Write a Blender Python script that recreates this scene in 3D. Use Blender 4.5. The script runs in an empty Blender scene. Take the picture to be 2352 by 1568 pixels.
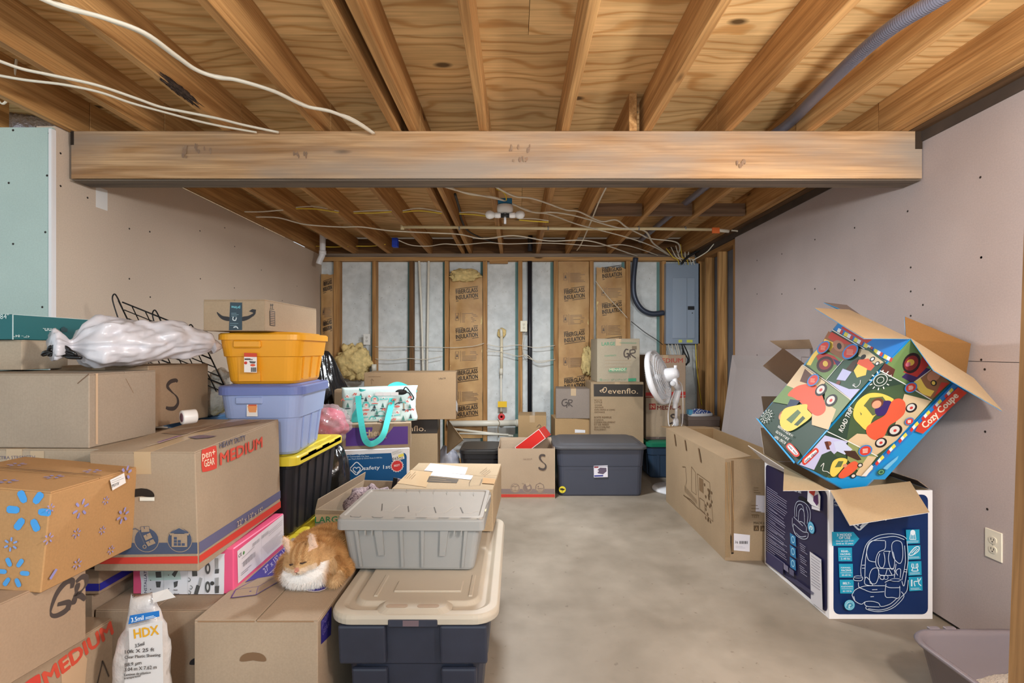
import bpy, bmesh, math, random
from mathutils import Vector, Matrix, Euler, noise as mn
random.seed(7)
scene = bpy.context.scene
COL = scene.collection
# ------------------------------------------------------------------ camera
F, CX, CY, EYE = 1165.0, 1185.0, 803.0, Vector((0, 0, 1.27))
cd = bpy.data.cameras.new('camera'); cam = bpy.data.objects.new('camera', cd); COL.objects.link(cam)
cam.location = EYE; cam.rotation_euler = (math.pi/2, 0, 0)
cd.sensor_width = 36; cd.lens = 36*F/2352; cd.clip_start = .02
cd.shift_x = -(CX-1176)/2352; cd.shift_y = (CY-784)/2352
scene.camera = cam
# ------------------------------------------------------------------ world, lamps, exposure
w = bpy.data.worlds.new('world'); scene.world = w; w.use_nodes = True
w.node_tree.nodes['Background'].inputs[0].default_value = (.80, .93, 1.0, 1)
w.node_tree.nodes['Background'].inputs[1].default_value = .6
def bulb(name, loc, energy, size, col=(1, .95, .88)):
    l = bpy.data.lights.new(name, 'POINT'); l.energy = energy; l.shadow_soft_size = size; l.color = col
    o = bpy.data.objects.new(name, l); o.location = loc; COL.objects.link(o); return o
bulb('room_lamp_light', (1.08, .3, 1.84), 72, .09, (1, .965, .915))
bulb('room_lamp_light', (1.8, -.2, 1.76), 24, .08, (1, .965, .915))
bulb('room_lamp_light', (-.25, -.5, 1.78), 36, .11, (.80, .93, 1))
al = bpy.data.lights.new('rear_fill_light', 'AREA'); al.shape = 'DISK'; al.size = .3; al.energy = 30; al.color = (.92, .97, 1)
ao = bpy.data.objects.new('rear_fill_light', al); ao.location = (-.08, 3.58, 2.13); COL.objects.link(ao)  # added fill to brighten the rear of the room; the ceiling lamp is off
scene.view_settings.view_transform = 'Standard'; scene.view_settings.look = 'None'
scene.view_settings.gamma = 1; scene.view_settings.use_curve_mapping = False
scene.view_settings.exposure = 1.05

# ------------------------------------------------------------------ materials
def lin(c):
    return tuple(((x/255)/12.92 if x/255 <= .04045 else ((x/255+.055)/1.055)**2.4) for x in c)
MC = {}
def mbase(key, rough, metal=0, spec=.4):
    m = bpy.data.materials.new(key); m.use_nodes = True; nt = m.node_tree; b = nt.nodes['Principled BSDF']
    b.inputs['Roughness'].default_value = rough; b.inputs['Metallic'].default_value = metal
    b.inputs['Specular IOR Level'].default_value = spec
    return m, nt, b
def nn(nt, t, **kw):
    n = nt.nodes.new(t)
    for k, v in kw.items():
        if k in n.inputs: n.inputs[k].default_value = v
        else: setattr(n, k, v)
    return n
def coords(nt, scale=(1, 1, 1), rnd=False):
    tc = nn(nt, 'ShaderNodeTexCoord'); mp = nn(nt, 'ShaderNodeMapping'); mp.inputs['Scale'].default_value = scale
    nt.links.new(tc.outputs['Object'], mp.inputs['Vector']); out = mp.outputs[0]
    if rnd:
        oi = nn(nt, 'ShaderNodeObjectInfo'); mu = nn(nt, 'ShaderNodeMath', operation='MULTIPLY'); mu.inputs[1].default_value = 37
        nt.links.new(oi.outputs['Random'], mu.inputs[0]); ad = nn(nt, 'ShaderNodeVectorMath', operation='ADD')
        nt.links.new(out, ad.inputs[0]); nt.links.new(mu.outputs[0], ad.inputs[1]); out = ad.outputs[0]
    return out
def ramp(nt, fac, stops):
    r = nn(nt, 'ShaderNodeValToRGB'); e = r.color_ramp.elements
    while len(e) < len(stops): e.new(.5)
    for q, (p, c) in zip(e, stops): q.position = p; q.color = (*c, 1)
    nt.links.new(fac, r.inputs[0]); return r.outputs[0]
def mixc(nt, fac, a, b, mode='MIX'):
    m = nn(nt, 'ShaderNodeMix', data_type='RGBA', blend_type=mode)
    for s, v in ((m.inputs[0], fac), (m.inputs[6], a), (m.inputs[7], b)):
        if hasattr(v, 'type') and hasattr(v, 'is_output'): nt.links.new(v, s)
        elif isinstance(v, (int, float)): s.default_value = v
        else: s.default_value = (*v, 1)
    return m.outputs[2]
def bump(nt, b, h, s, d=.01):
    bp = nn(nt, 'ShaderNodeBump'); bp.inputs['Strength'].default_value = s; bp.inputs['Distance'].default_value = d
    nt.links.new(h, bp.inputs['Height']); nt.links.new(bp.outputs[0], b.inputs['Normal'])
def sc(c, k): return tuple(min(1, x*k) for x in c)
def plain(c, rough=.5, metal=0, spec=.4, var=.0, nsc=6, bmp=0, bsc=60, trans=0, alpha=1):
    key = f'surface_{c}_{rough}_{metal}_{spec}_{var}_{nsc}_{bmp}_{bsc}_{trans}_{alpha}'
    if key in MC: return MC[key]
    m, nt, b = mbase('surface', rough, metal, spec); L = lin(c)
    if var:
        n = nn(nt, 'ShaderNodeTexNoise', Scale=nsc, Detail=5.0); nt.links.new(coords(nt), n.inputs['Vector'])
        nt.links.new(ramp(nt, n.outputs['Fac'], [(.3, sc(L, 1-var)), (.7, sc(L, 1+var))]), b.inputs['Base Color'])
    else: b.inputs['Base Color'].default_value = (*L, 1)
    if bmp:
        n = nn(nt, 'ShaderNodeTexNoise', Scale=bsc, Detail=4.0); nt.links.new(coords(nt), n.inputs['Vector']); bump(nt, b, n.outputs['Fac'], bmp, .006)
    if alpha < 1: b.inputs['Alpha'].default_value = alpha
    if trans: b.inputs['Transmission Weight'].default_value = trans
    MC[key] = m; return m
def card(c=(178, 147, 114), var=.07):
    key = ('card', c, var)
    if key in MC: return MC[key]
    m, nt, b = mbase('corrugated_cardboard', .78, 0, .25); L = sc(lin((c[0]*.97, c[1]*1.02, min(235, c[2]*1.09))), .80)
    v = coords(nt, rnd=True)
    n = nn(nt, 'ShaderNodeTexNoise', Scale=3.5, Detail=6.0); nt.links.new(v, n.inputs['Vector'])
    c1 = ramp(nt, n.outputs['Fac'], [(.3, sc(L, 1-var)), (.7, sc(L, 1+var))])
    n2 = nn(nt, 'ShaderNodeTexNoise', Scale=160, Detail=3.0); nt.links.new(v, n2.inputs['Vector'])
    c2 = ramp(nt, n2.outputs['Fac'], [(.35, (.955, .955, .955)), (.65, (1.03, 1.03, 1.03))])
    nt.links.new(mixc(nt, 1.0, c1, c2, 'MULTIPLY'), b.inputs['Base Color'])
    v3 = coords(nt, (220, 220, 1.5)); n3 = nn(nt, 'ShaderNodeTexNoise', Scale=1, Detail=1.0); nt.links.new(v3, n3.inputs['Vector'])
    bump(nt, b, n3.outputs['Fac'], .12, .002); MC[key] = m; return m
def wood(c1, c2, ax='y', rough=.65, stain=None, key2=''):
    key = ('wood', c1, c2, ax, stain)
    if key in MC: return MC[key]
    m, nt, b = mbase('lumber', rough, 0, .3); A, B = lin(c1), lin(c2)
    s = {'x': (.5, 9, 9), 'y': (9, .5, 9), 'z': (9, 9, .5)}[ax]
    v = coords(nt, s, True)
    n = nn(nt, 'ShaderNodeTexNoise', Scale=2.2, Detail=7.0, Distortion=1.2); nt.links.new(v, n.inputs['Vector'])
    col = ramp(nt, n.outputs['Fac'], [(.3, A), (.5, sc(tuple((x+y)/2 for x, y in zip(A, B)), 1)), (.68, B)])
    v2 = coords(nt, tuple(x*9 if x > 1 else x*2 for x in s), True)
    n2 = nn(nt, 'ShaderNodeTexNoise', Scale=2.0, Detail=4.0, Distortion=.4); nt.links.new(v2, n2.inputs['Vector'])
    col = mixc(nt, 1.0, col, ramp(nt, n2.outputs['Fac'], [(.35, (.78, .76, .74)), (.6, (1.05, 1.05, 1.05))]), 'MULTIPLY')
    vk = coords(nt, {'x': (1.6, 6, 6), 'y': (6, 1.6, 6), 'z': (6, 6, 1.6)}[ax], True)
    vo = nn(nt, 'ShaderNodeTexVoronoi', Scale=1.0); nt.links.new(vk, vo.inputs['Vector'])
    col = mixc(nt, ramp(nt, vo.outputs['Distance'], [(.05, (1, 1, 1)), (.1, (0, 0, 0))]), col, sc(A, .35))
    if stain:
        ns = nn(nt, 'ShaderNodeTexNoise', Scale=2.1, Detail=6.0); nt.links.new(coords(nt, {'x': (.5, 2, 2.2), 'y': (2, .5, 2), 'z': (2, 2, .5)}[ax], True), ns.inputs['Vector'])
        col = mixc(nt, ramp(nt, ns.outputs['Fac'], [(.42, (0, 0, 0)), (.66, (.85, .85, .85))]), col, lin(stain))
    nt.links.new(col, b.inputs['Base Color']); bump(nt, b, n2.outputs['Fac'], .25, .003); MC[key] = m; return m
def plywood(c1=(206, 160, 102), c2=(238, 202, 146)):
    key = ('ply', c1, c2)
    if key in MC: return MC[key]
    m, nt, b = mbase('plywood', .6, 0, .3); A, B = lin(c1), lin(c2)
    v = coords(nt, (.8, 1.9, 1), True)
    wv = nn(nt, 'ShaderNodeTexWave', wave_type='BANDS', bands_direction='Y'); wv.inputs['Scale'].default_value = 1.9
    wv.inputs['Distortion'].default_value = 20; wv.inputs['Detail'].default_value = 2.2; wv.inputs['Detail Scale'].default_value = .9
    nt.links.new(v, wv.inputs['Vector'])
    col = ramp(nt, wv.outputs['Fac'], [(.0, A), (.22, sc(B, .9)), (.95, B)])
    n = nn(nt, 'ShaderNodeTexNoise', Scale=1.2, Detail=6.0); nt.links.new(coords(nt, (1, 2.5, 1), True), n.inputs['Vector'])
    col = mixc(nt, 1.0, col, ramp(nt, n.outputs['Fac'], [(.3, (.72, .68, .62)), (.65, (1.08, 1.06, 1.04))]), 'MULTIPLY')
    n3 = nn(nt, 'ShaderNodeTexNoise', Scale=1, Detail=4.0); nt.links.new(coords(nt, (3, 90, 1), True), n3.inputs['Vector'])
    col = mixc(nt, 1.0, col, ramp(nt, n3.outputs['Fac'], [(.35, (.86, .84, .81)), (.6, (1.04, 1.04, 1.04))]), 'MULTIPLY')
    vo = nn(nt, 'ShaderNodeTexVoronoi', Scale=1.0); nt.links.new(coords(nt, (1.7, 3.2, 1), True), vo.inputs['Vector'])
    col = mixc(nt, ramp(nt, vo.outputs['Distance'], [(.045, (1, 1, 1)), (.085, (0, 0, 0))]), col, sc(A, .22))
    nt.links.new(col, b.inputs['Base Color']); MC[key] = m; return m
def drywall(c, c2=None):
    key = ('drywall', c)
    if key in MC: return MC[key]
    m, nt, b = mbase('drywall_paper', .85, 0, .2); L = lin(c)
    n = nn(nt, 'ShaderNodeTexNoise', Scale=1.4, Detail=5.0); nt.links.new(coords(nt), n.inputs['Vector'])
    col = ramp(nt, n.outputs['Fac'], [(.3, sc(L, .95)), (.7, sc(lin(c2 or c), 1.04))])
    n2 = nn(nt, 'ShaderNodeTexNoise', Scale=140, Detail=2.0); nt.links.new(coords(nt), n2.inputs['Vector'])
    col = mixc(nt, 1.0, col, ramp(nt, n2.outputs['Fac'], [(.3, (.95, .95, .95)), (.7, (1.03, 1.03, 1.03))]), 'MULTIPLY')
    nt.links.new(col, b.inputs['Base Color']); bump(nt, b, n2.outputs['Fac'], .05, .002); MC[key] = m; return m
def concrete(c1, c2, dark=(120, 105, 90), s=1.0, rough=.55):
    m, nt, b = mbase('concrete', rough, 0, .35); A, B = lin(c1), lin(c2)
    n = nn(nt, 'ShaderNodeTexNoise', Scale=1.6*s, Detail=8.0, Distortion=.6); nt.links.new(coords(nt), n.inputs['Vector'])
    col = ramp(nt, n.outputs['Fac'], [(.32, A), (.66, B)])
    n2 = nn(nt, 'ShaderNodeTexNoise', Scale=7*s, Detail=7.0); nt.links.new(coords(nt), n2.inputs['Vector'])
    col = mixc(nt, 1.0, col, ramp(nt, n2.outputs['Fac'], [(.3, (.9, .9, .89)), (.62, (1.05, 1.05, 1.05))]), 'MULTIPLY')
    n3 = nn(nt, 'ShaderNodeTexNoise', Scale=26*s, Detail=3.0); nt.links.new(coords(nt), n3.inputs['Vector'])
    col = mixc(nt, ramp(nt, n3.outputs['Fac'], [(.68, (0, 0, 0)), (.74, (.7, .7, .7))]), col, lin(dark))
    nt.links.new(col, b.inputs['Base Color']); bump(nt, b, n2.outputs['Fac'], .12, .004); return m
def attrmat(rough=.9):
    if 'attr' in MC: return MC['attr']
    m, nt, b = mbase('fur_colour', rough, 0, .15); a = nn(nt, 'ShaderNodeVertexColor'); a.layer_name = 'Col'
    nt.links.new(a.outputs[0], b.inputs['Base Color']); MC['attr'] = m; return m

# ------------------------------------------------------------------ mesh builder
class MB:
    def __init__(s): s.v = []; s.f = []; s.m = []; s.mats = []; s.s = []
    def mi(s, mat):
        if mat not in s.mats: s.mats.append(mat)
        return s.mats.index(mat)
    def add(s, vs, fs, mat, smooth=False):
        o = len(s.v); i = s.mi(mat); s.v += [tuple(v) for v in vs]
        for f in fs: s.f.append(tuple(q+o for q in f)); s.m.append(i); s.s.append(smooth)
        return s
    def box(s, x0, y0, z0, x1, y1, z1, mat, ch=0):
        if x0 > x1: x0, x1 = x1, x0
        if y0 > y1: y0, y1 = y1, y0
        if z0 > z1: z0, z1 = z1, z0
        if not ch:
            V = [(x, y, z) for z in (z0, z1) for x, y in ((x0, y0), (x1, y0), (x1, y1), (x0, y1))]
            return s.add(V, [(3, 2, 1, 0), (4, 5, 6, 7), (0, 1, 5, 4), (1, 2, 6, 5), (2, 3, 7, 6), (3, 0, 4, 7)], mat)
        V = []; ix = {}
        for a in (0, 1):
            for b in (0, 1):
                for c in (0, 1):
                    X, Y, Z = (x0, x1)[a], (y0, y1)[b], (z0, z1)[c]; dx, dy, dz = (ch, -ch)[a], (ch, -ch)[b], (ch, -ch)[c]
                    for k, p in enumerate(((X, Y+dy, Z+dz), (X+dx, Y, Z+dz), (X+dx, Y+dy, Z))): ix[a, b, c, k] = len(V); V.append(p)
        fs = []
        for k in range(3):
            for t in (0, 1):
                q = []
                for i, j in ((0, 0), (1, 0), (1, 1), (0, 1)):
                    abc = [i, j]; abc.insert(k, t); q.append(ix[(*abc, k)])
                fs.append(q if (t == 1) ^ (k == 1) else q[::-1])
        for k in range(3):
            k1, k2 = [q for q in range(3) if q != k]
            for i in (0, 1):
                for j in (0, 1):
                    def g(t, kk):
                        a = [0, 0, 0]; a[k] = t; a[k1] = i; a[k2] = j; return ix[(*a, kk)]
                    fs.append([g(0, k1), g(1, k1), g(1, k2), g(0, k2)])
        for a in (0, 1):
            for b in (0, 1):
                for c in (0, 1): fs.append([ix[a, b, c, 0], ix[a, b, c, 1], ix[a, b, c, 2]])
        return s.add(V, fs, mat)
    def quad(s, p, mat, th=0, n=None):
        """thick panel from 4 (or n) corner points"""
        p = [Vector(q) for q in p]
        if not th: return s.add(p, [tuple(range(len(p)))], mat)
        if n is None: n = (p[1]-p[0]).cross(p[2]-p[0]).normalized()
        k = len(p); q = [x-n*th for x in p]
        return s.add(p+q, [tuple(range(k)), tuple(range(2*k-1, k-1, -1))]+[(i, i+k, (i+1) % k+k, (i+1) % k) for i in range(k)], mat)
    def tube(s, pts, r, mat, n=8, cap=True, flat=1.0):
        pts = [Vector(p) for p in pts]; R = r if isinstance(r, (list, tuple)) else [r]*len(pts); V = []; up = None
        for i, p in enumerate(pts):
            t = (pts[min(i+1, len(pts)-1)]-pts[max(i-1, 0)]).normalized()
            if up is None: up = Vector((0, 0, 1)) if abs(t.z) < .9 else Vector((1, 0, 0))
            a = t.cross(up)
            if a.length < 1e-4: a = t.orthogonal()
            a.normalize(); b = a.cross(t).normalized(); up = b
            for k in range(n):
                q = 2*math.pi*k/n; V.append(p+a*math.cos(q)*R[i]+b*math.sin(q)*R[i]*flat)
        fs = [(i*n+k, i*n+(k+1) % n, (i+1)*n+(k+1) % n, (i+1)*n+k) for i in range(len(pts)-1) for k in range(n)]
        if cap: fs += [tuple(range(n-1, -1, -1)), tuple(range((len(pts)-1)*n, len(pts)*n))]
        return s.add(V, fs, mat, True)
    def lathe(s, prof, mat, c=(0, 0, 0), ax=None, n=24, smooth=True):
        q = Vector((0, 0, 1)).rotation_difference(Vector(ax)) if ax else None; c = Vector(c); V = []
        for r, z in prof:
            for k in range(n):
                p = Vector((r*math.cos(2*math.pi*k/n), r*math.sin(2*math.pi*k/n), z)); V.append(c+(q @ p if q else p))
        fs = [(i*n+k, i*n+(k+1) % n, (i+1)*n+(k+1) % n, (i+1)*n+k) for i in range(len(prof)-1) for k in range(n)]
        if prof[0][0] > 1e-6: fs.append(tuple(range(n-1, -1, -1)))
        if prof[-1][0] > 1e-6: fs.append(tuple(range((len(prof)-1)*n, len(prof)*n)))
        return s.add(V, fs, mat, smooth)
    def ell(s, c, r, mat, nu=20, nv=12, fn=None, rot=None):
        c = Vector(c); V = []
        for j in range(nv+1):
            th = math.pi*j/nv
            for i in range(nu):
                ph = 2*math.pi*i/nu; d = Vector((math.sin(th)*math.cos(ph), math.sin(th)*math.sin(ph), math.cos(th)))
                k = fn(d) if fn else 1; p = Vector((d.x*r[0]*k, d.y*r[1]*k, d.z*r[2]*k))
                if rot: p = rot @ p
                V.append(c+p)
        fs = [(j*nu+i, (j+1)*nu+i, (j+1)*nu+(i+1) % nu, j*nu+(i+1) % nu) for j in range(nv) for i in range(nu)]
        return s.add(V, fs, mat, True)
    def loft(s, rings, mat, cb=True, ct=True, smooth=False):
        n = len(rings[0]); V = [p for r in rings for p in r]
        fs = [(i*n+k, i*n+(k+1) % n, (i+1)*n+(k+1) % n, (i+1)*n+k) for i in range(len(rings)-1) for k in range(n)]
        if cb: fs.append(tuple(range(n-1, -1, -1)))
        if ct: fs.append(tuple(range((len(rings)-1)*n, len(rings)*n)))
        return s.add(V, fs, mat, smooth)
    def xf(s, Mx): s.v = [tuple(Mx @ Vector(v)) for v in s.v]; return s
    def build(s, name, parent=None, bevel=0, weld=False):
        me = bpy.data.meshes.new(name); me.from_pydata(s.v, [], s.f)
        for m in s.mats: me.materials.append(m)
        me.polygons.foreach_set('material_index', s.m); me.polygons.foreach_set('use_smooth', s.s); me.update()
        if weld:
            bm = bmesh.new(); bm.from_mesh(me); bmesh.ops.remove_doubles(bm, verts=bm.verts, dist=1e-5)
            bmesh.ops.recalc_face_normals(bm, faces=bm.faces); bm.to_mesh(me); bm.free()
        o = bpy.data.objects.new(name, me); COL.objects.link(o)
        if parent is not None: o.parent = parent
        if bevel:
            b = o.modifiers.new('bevel', 'BEVEL'); b.width = bevel; b.segments = 2; b.limit_method = 'ANGLE'
        return o
def rr(w, d, r, z, cx=0, cy=0, n=4):
    out = []
    for sx, sy, a0 in ((1, -1, -90), (1, 1, 0), (-1, 1, 90), (-1, -1, 180)):
        for k in range(n+1):
            a = math.radians(a0+90*k/n); out.append((cx+sx*(w/2-r)+r*math.cos(a), cy+sy*(d/2-r)+r*math.sin(a), z))
    return out
TM = {}
def tag(o, label=None, cat=None, group=None, kind=None):
    if label: o['label'] = label
    if cat: o['category'] = cat
    if group: o['group'] = group
    if kind: o['kind'] = kind
    return o
def thing(name, label, cat, M=None, group=None):
    o = bpy.data.objects.new(name, None); COL.objects.link(o); o.empty_display_size = .05
    M = M or Matrix.Identity(4); o.matrix_world = M; TM[o.name] = M.copy(); return tag(o, label, cat, group)
def single(name, mb, label, cat, group=None, weld=False):
    return tag(mb.build(name, None, weld=weld), label, cat, group)
def P(px, py, D): return Vector(((px-CX)*D/F, D, 1.27-(py-CY)*D/F))
def PH(px, py, h): D = h*F/(CY-py); return Vector(((px-CX)*D/F, D, 1.27+h))
def T(x, y, z, rz=0, rx=0, ry=0): return Matrix.Translation((x, y, z)) @ Euler((math.radians(rx), math.radians(ry), math.radians(rz))).to_matrix().to_4x4()
def cat_spline(pts, k=6, closed=False):
    pts = [Vector(p) for p in pts]; n = len(pts)
    if n < 3: return pts
    out = []
    for i in range(n if closed else n-1):
        g = (lambda j: pts[j % n]) if closed else (lambda j: pts[max(0, min(n-1, j))])
        p0, p1, p2, p3 = g(i-1), g(i), g(i+1), g(i+2)
        for q in range(k):
            t = q/k; out.append(.5*((2*p1)+(p2-p0)*t+(2*p0-5*p1+4*p2-p3)*t*t+(3*p1-p0-3*p2+p3)*t**3))
    if not closed: out.append(pts[-1])
    return out

# ------------------------------------------------------------------ flat print on a face
GL = {}
def glyph(txt, bold=0):
    k = (txt, bold)
    if k in GL: return GL[k]
    cu = bpy.data.curves.new('glyph', 'FONT'); cu.body = txt; cu.resolution_u = 2; cu.offset = bold; cu.fill_mode = 'FRONT'
    ob = bpy.data.objects.new('glyph', cu); me = bpy.data.meshes.new_from_object(ob)
    V = [(v.co.x, v.co.y) for v in me.vertices]; fs = [tuple(p.vertices) for p in me.polygons]
    bpy.data.objects.remove(ob); bpy.data.curves.remove(cu); bpy.data.meshes.remove(me)
    xs = [v[0] for v in V]; GL[k] = (V, fs, min(xs), max(xs)); return GL[k]
def cap_h():
    V = glyph('H')[0]; ys = [v[1] for v in V]; return max(ys)
class G:
    """print on the plane o + u*a + v*b of a thing (local space); points are (a,b) metres, or photo pixels once crop() is set"""
    def __init__(s, root, o, u, v, off=.0011, surf=None):
        s.root = root; s.M = TM[root.name]; s.o = Vector(o); s.u = Vector(u).normalized(); s.v = Vector(v).normalized(); s.n = s.u.cross(s.v).normalized()
        s.off = off; s.mb = MB(); s.c = None; s.surf = surf; s.lim = None
    def crop(s, x0, y0, k): s.c = (x0, y0, k); return s
    def t(s, p):
        if s.c is None: return Vector((p[0], p[1]))
        px, py = s.c[0]+p[0]/s.c[2], s.c[1]+p[1]/s.c[2]; d = Vector(((px-CX)/F, 1, -(py-CY)/F)); Mi = s.M.inverted()
        e = Mi @ EYE; d = Mi.to_3x3() @ d; k = (s.o-e).dot(s.n)/d.dot(s.n); q = e+d*k-s.o
        b = (q.dot(s.v)-q.dot(s.u)*s.u.dot(s.v))/(1-s.u.dot(s.v)**2); a = q.dot(s.u)-b*s.u.dot(s.v)
        if s.lim: a, b = min(max(a, .0005), s.lim[0]-.0005), min(max(b, .0005), s.lim[1]-.0005)
        return Vector((a, b))
    def w(s, q): return s.o+s.u*q[0]+s.v*q[1]+s.n*(s.off+(s.surf(q[0], q[1]) if s.surf else 0))
    def raw(s, pts, faces, col, rough=.5):
        m = col if isinstance(col, bpy.types.Material) else plain(col, rough); s.mb.add([s.w(p) for p in pts], faces, m); s.off += .00012; return s
    def poly(s, pts, col, rough=.5):
        q = [s.t(p) for p in pts]
        bm = bmesh.new(); vs = [bm.verts.new((p.x, p.y, 0)) for p in q]
        try:
            f = bm.faces.new(vs); bm.normal_update()
            if f.normal.z < 0: f.normal_flip()
            bmesh.ops.triangulate(bm, faces=[f]); bm.verts.index_update()
            vv = [v.co.xy for v in bm.verts]; ff = [tuple(v.index for v in f.verts) for f in bm.faces]
        except ValueError: vv, ff = [], []
        bm.free(); return s.raw(vv, ff, col, rough)
    def spl(s, pts, col, k=5, rough=.5): return s.poly([tuple(p) for p in (q.xy for q in cat_spline([(*p, 0) for p in pts], k, True))], col, rough)
    def rect(s, x0, y0, x1, y1, col, rough=.5): return s.poly([(x0, y0), (x1, y0), (x1, y1), (x0, y1)], col, rough)
    def rrect(s, x0, y0, x1, y1, r, col, rough=.5):
        return s.poly([p[:2] for p in rr(abs(x1-x0), abs(y1-y0), r, 0, (x0+x1)/2, (y0+y1)/2, 4)], col, rough)
    def circ(s, c, e, col, n=22, inner=0):
        c, e = s.t(c), s.t(e); r = (e-c).length
        o = [c+Vector((math.cos(2*math.pi*k/n), math.sin(2*math.pi*k/n)))*r for k in range(n)]
        if inner:
            i = [c+(p-c)*inner for p in o]; return s.raw(o+i, [(k, (k+1) % n, (k+1) % n+n, k+n) for k in range(n)], col)
        return s.raw(o, [tuple(range(n))], col)
    def oval(s, c, a, b, col, n=20): 
        c, a, b = Vector(c), Vector(a)-Vector(c), Vector(b)-Vector(c)
        return s.poly([tuple(c+a*math.cos(2*math.pi*k/n)+b*math.sin(2*math.pi*k/n)) for k in range(n)], col)
    def line(s, pts, wd, col, curve=False, closed=False, taper=False, rough=.5):
        if curve: pts = [q.xy for q in cat_spline([(*p, 0) for p in pts], 6, closed)]
        q = [s.t(p) for p in pts]
        if closed: q.append(q[0])
        A, B = [], []; n = len(q)
        for i, p in enumerate(q):
            t = q[min(i+1, n-1)]-q[max(i-1, 0)]
            if t.length < 1e-9: t = Vector((1, 0))
            t.normalize(); k = wd/2
            if taper: k *= .35+1.1*abs(math.sin(math.pi*(i/(n-1)*1.7+.15)))
            m = Vector((-t.y, t.x))*k; A.append(p+m); B.append(p-m)
        return s.raw(A+B, [(i+n, i+1+n, i+1, i) for i in range(n-1)], col, rough)
    def text(s, txt, p0, p1, top=None, col=(40, 40, 40), bold=0, fat=0):
        if bold and not fat:
            A_, B_ = s.t(p0), s.t(p1); V_, f_, xa, xb = glyph(txt); hh = (s.t(top)-A_).length if top is not None else (B_-A_).length*cap_h()/(xb-xa); fat = bold*hh*.9
        bold = 0
        if fat:
            o = s.o.copy()
            for du, dv in ((1, 0), (-1, 0), (0, 1), (0, -1)): s.o = o+s.u*du*fat+s.v*dv*fat; s._text(txt, p0, p1, top, col, bold, o)
            s.o = o
        return s._text(txt, p0, p1, top, col, bold, s.o)
    def _text(s, txt, p0, p1, top, col, bold, ro):
        sv = s.o; s.o = ro; P0, P1, PT = s.t(p0), s.t(p1), (s.t(top) if top is not None else None); s.o = sv
        V, fs, x0, x1 = glyph(txt, bold); a, b = P0, P1; d = b-a; ch = cap_h()
        up = (PT-a) if top is not None else Vector((-d.y, d.x))*ch/(x1-x0)
        return s.raw([a+d*((x-x0)/(x1-x0))+up*(y/ch) for x, y in V], fs, col)
    def bars(s, p0, p1, p2, n, col, wd, rag=.4):
        p0, p1, p2 = Vector(p0), Vector(p1), Vector(p2)
        for i in range(n):
            o = p0+(p2-p0)*(i/max(1, n-1)); s.line([tuple(o), tuple(o+(p1-p0)*(1-rag*random.random()))], wd, col)
        return s
    def done(s, name='printed_graphics'): return s.mb.build(name, s.root)

# ------------------------------------------------------------------ cartons
KR = (178, 148, 116)
def face(root, w, d, h, f, off=.0011, surf=None):
    o, u, v = {'F': ((-w/2, -d/2, 0), (1, 0, 0), (0, 0, 1)), 'R': ((w/2, -d/2, 0), (0, 1, 0), (0, 0, 1)),
               'L': ((-w/2, d/2, 0), (0, -1, 0), (0, 0, 1)), 'T': ((-w/2, -d/2, h), (1, 0, 0), (0, 1, 0))}[f]
    g = G(root, o, u, v, off, surf); g.lim = {'F': (w, h), 'R': (d, h), 'L': (d, h), 'T': (w, d)}[f]; return g
TAPE = plain((186, 160, 126), .25, 0, .6)
def carton(name, label, x0, x1, y0, y1, z0, h, rz=0, mat=None, rx=0, ry=0, seam='y', tape=True, group=None, cat='box', flapmat=None):
    w, d = x1-x0, y1-y0; M = T((x0+x1)/2, (y0+y1)/2, z0, rz, rx, ry); r = thing(name, label, cat, M, group); mat = mat or card()
    b = MB(); b.box(-w/2, -d/2, 0, w/2, d/2, h-.0045, mat, .0025); b.build('carton_body', r); fm = flapmat or mat
    g = .002
    if seam == 'y':
        for a, c in ((-w/2+.001, -g), (g, w/2-.001)): MB().box(a, -d/2+.001, h-.0045, c, d/2-.001, h, fm, .0012).build('flap', r)
        if tape: q = MB(); q.box(-.026, -d/2+.0005, h, .026, d/2-.0005, h+.0006, TAPE); q.box(-.026, -d/2-.0008, h-.07, .026, -d/2+.0004, h+.0006, TAPE); q.build('tape', r)
    else:
        for a, c in ((-d/2+.001, -g), (g, d/2-.001)): MB().box(-w/2+.001, a, h-.0045, w/2-.001, c, h, fm, .0012).build('flap', r)
        if tape: q = MB(); q.box(-w/2+.0005, -.026, h, w/2-.0005, .026, h+.0006, TAPE); q.box(w/2-.0004, -.026, h-.07, w/2+.0008, .026, h+.0006, TAPE); q.build('tape', r)
    r['dims'] = (w, d, h); return r
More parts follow.
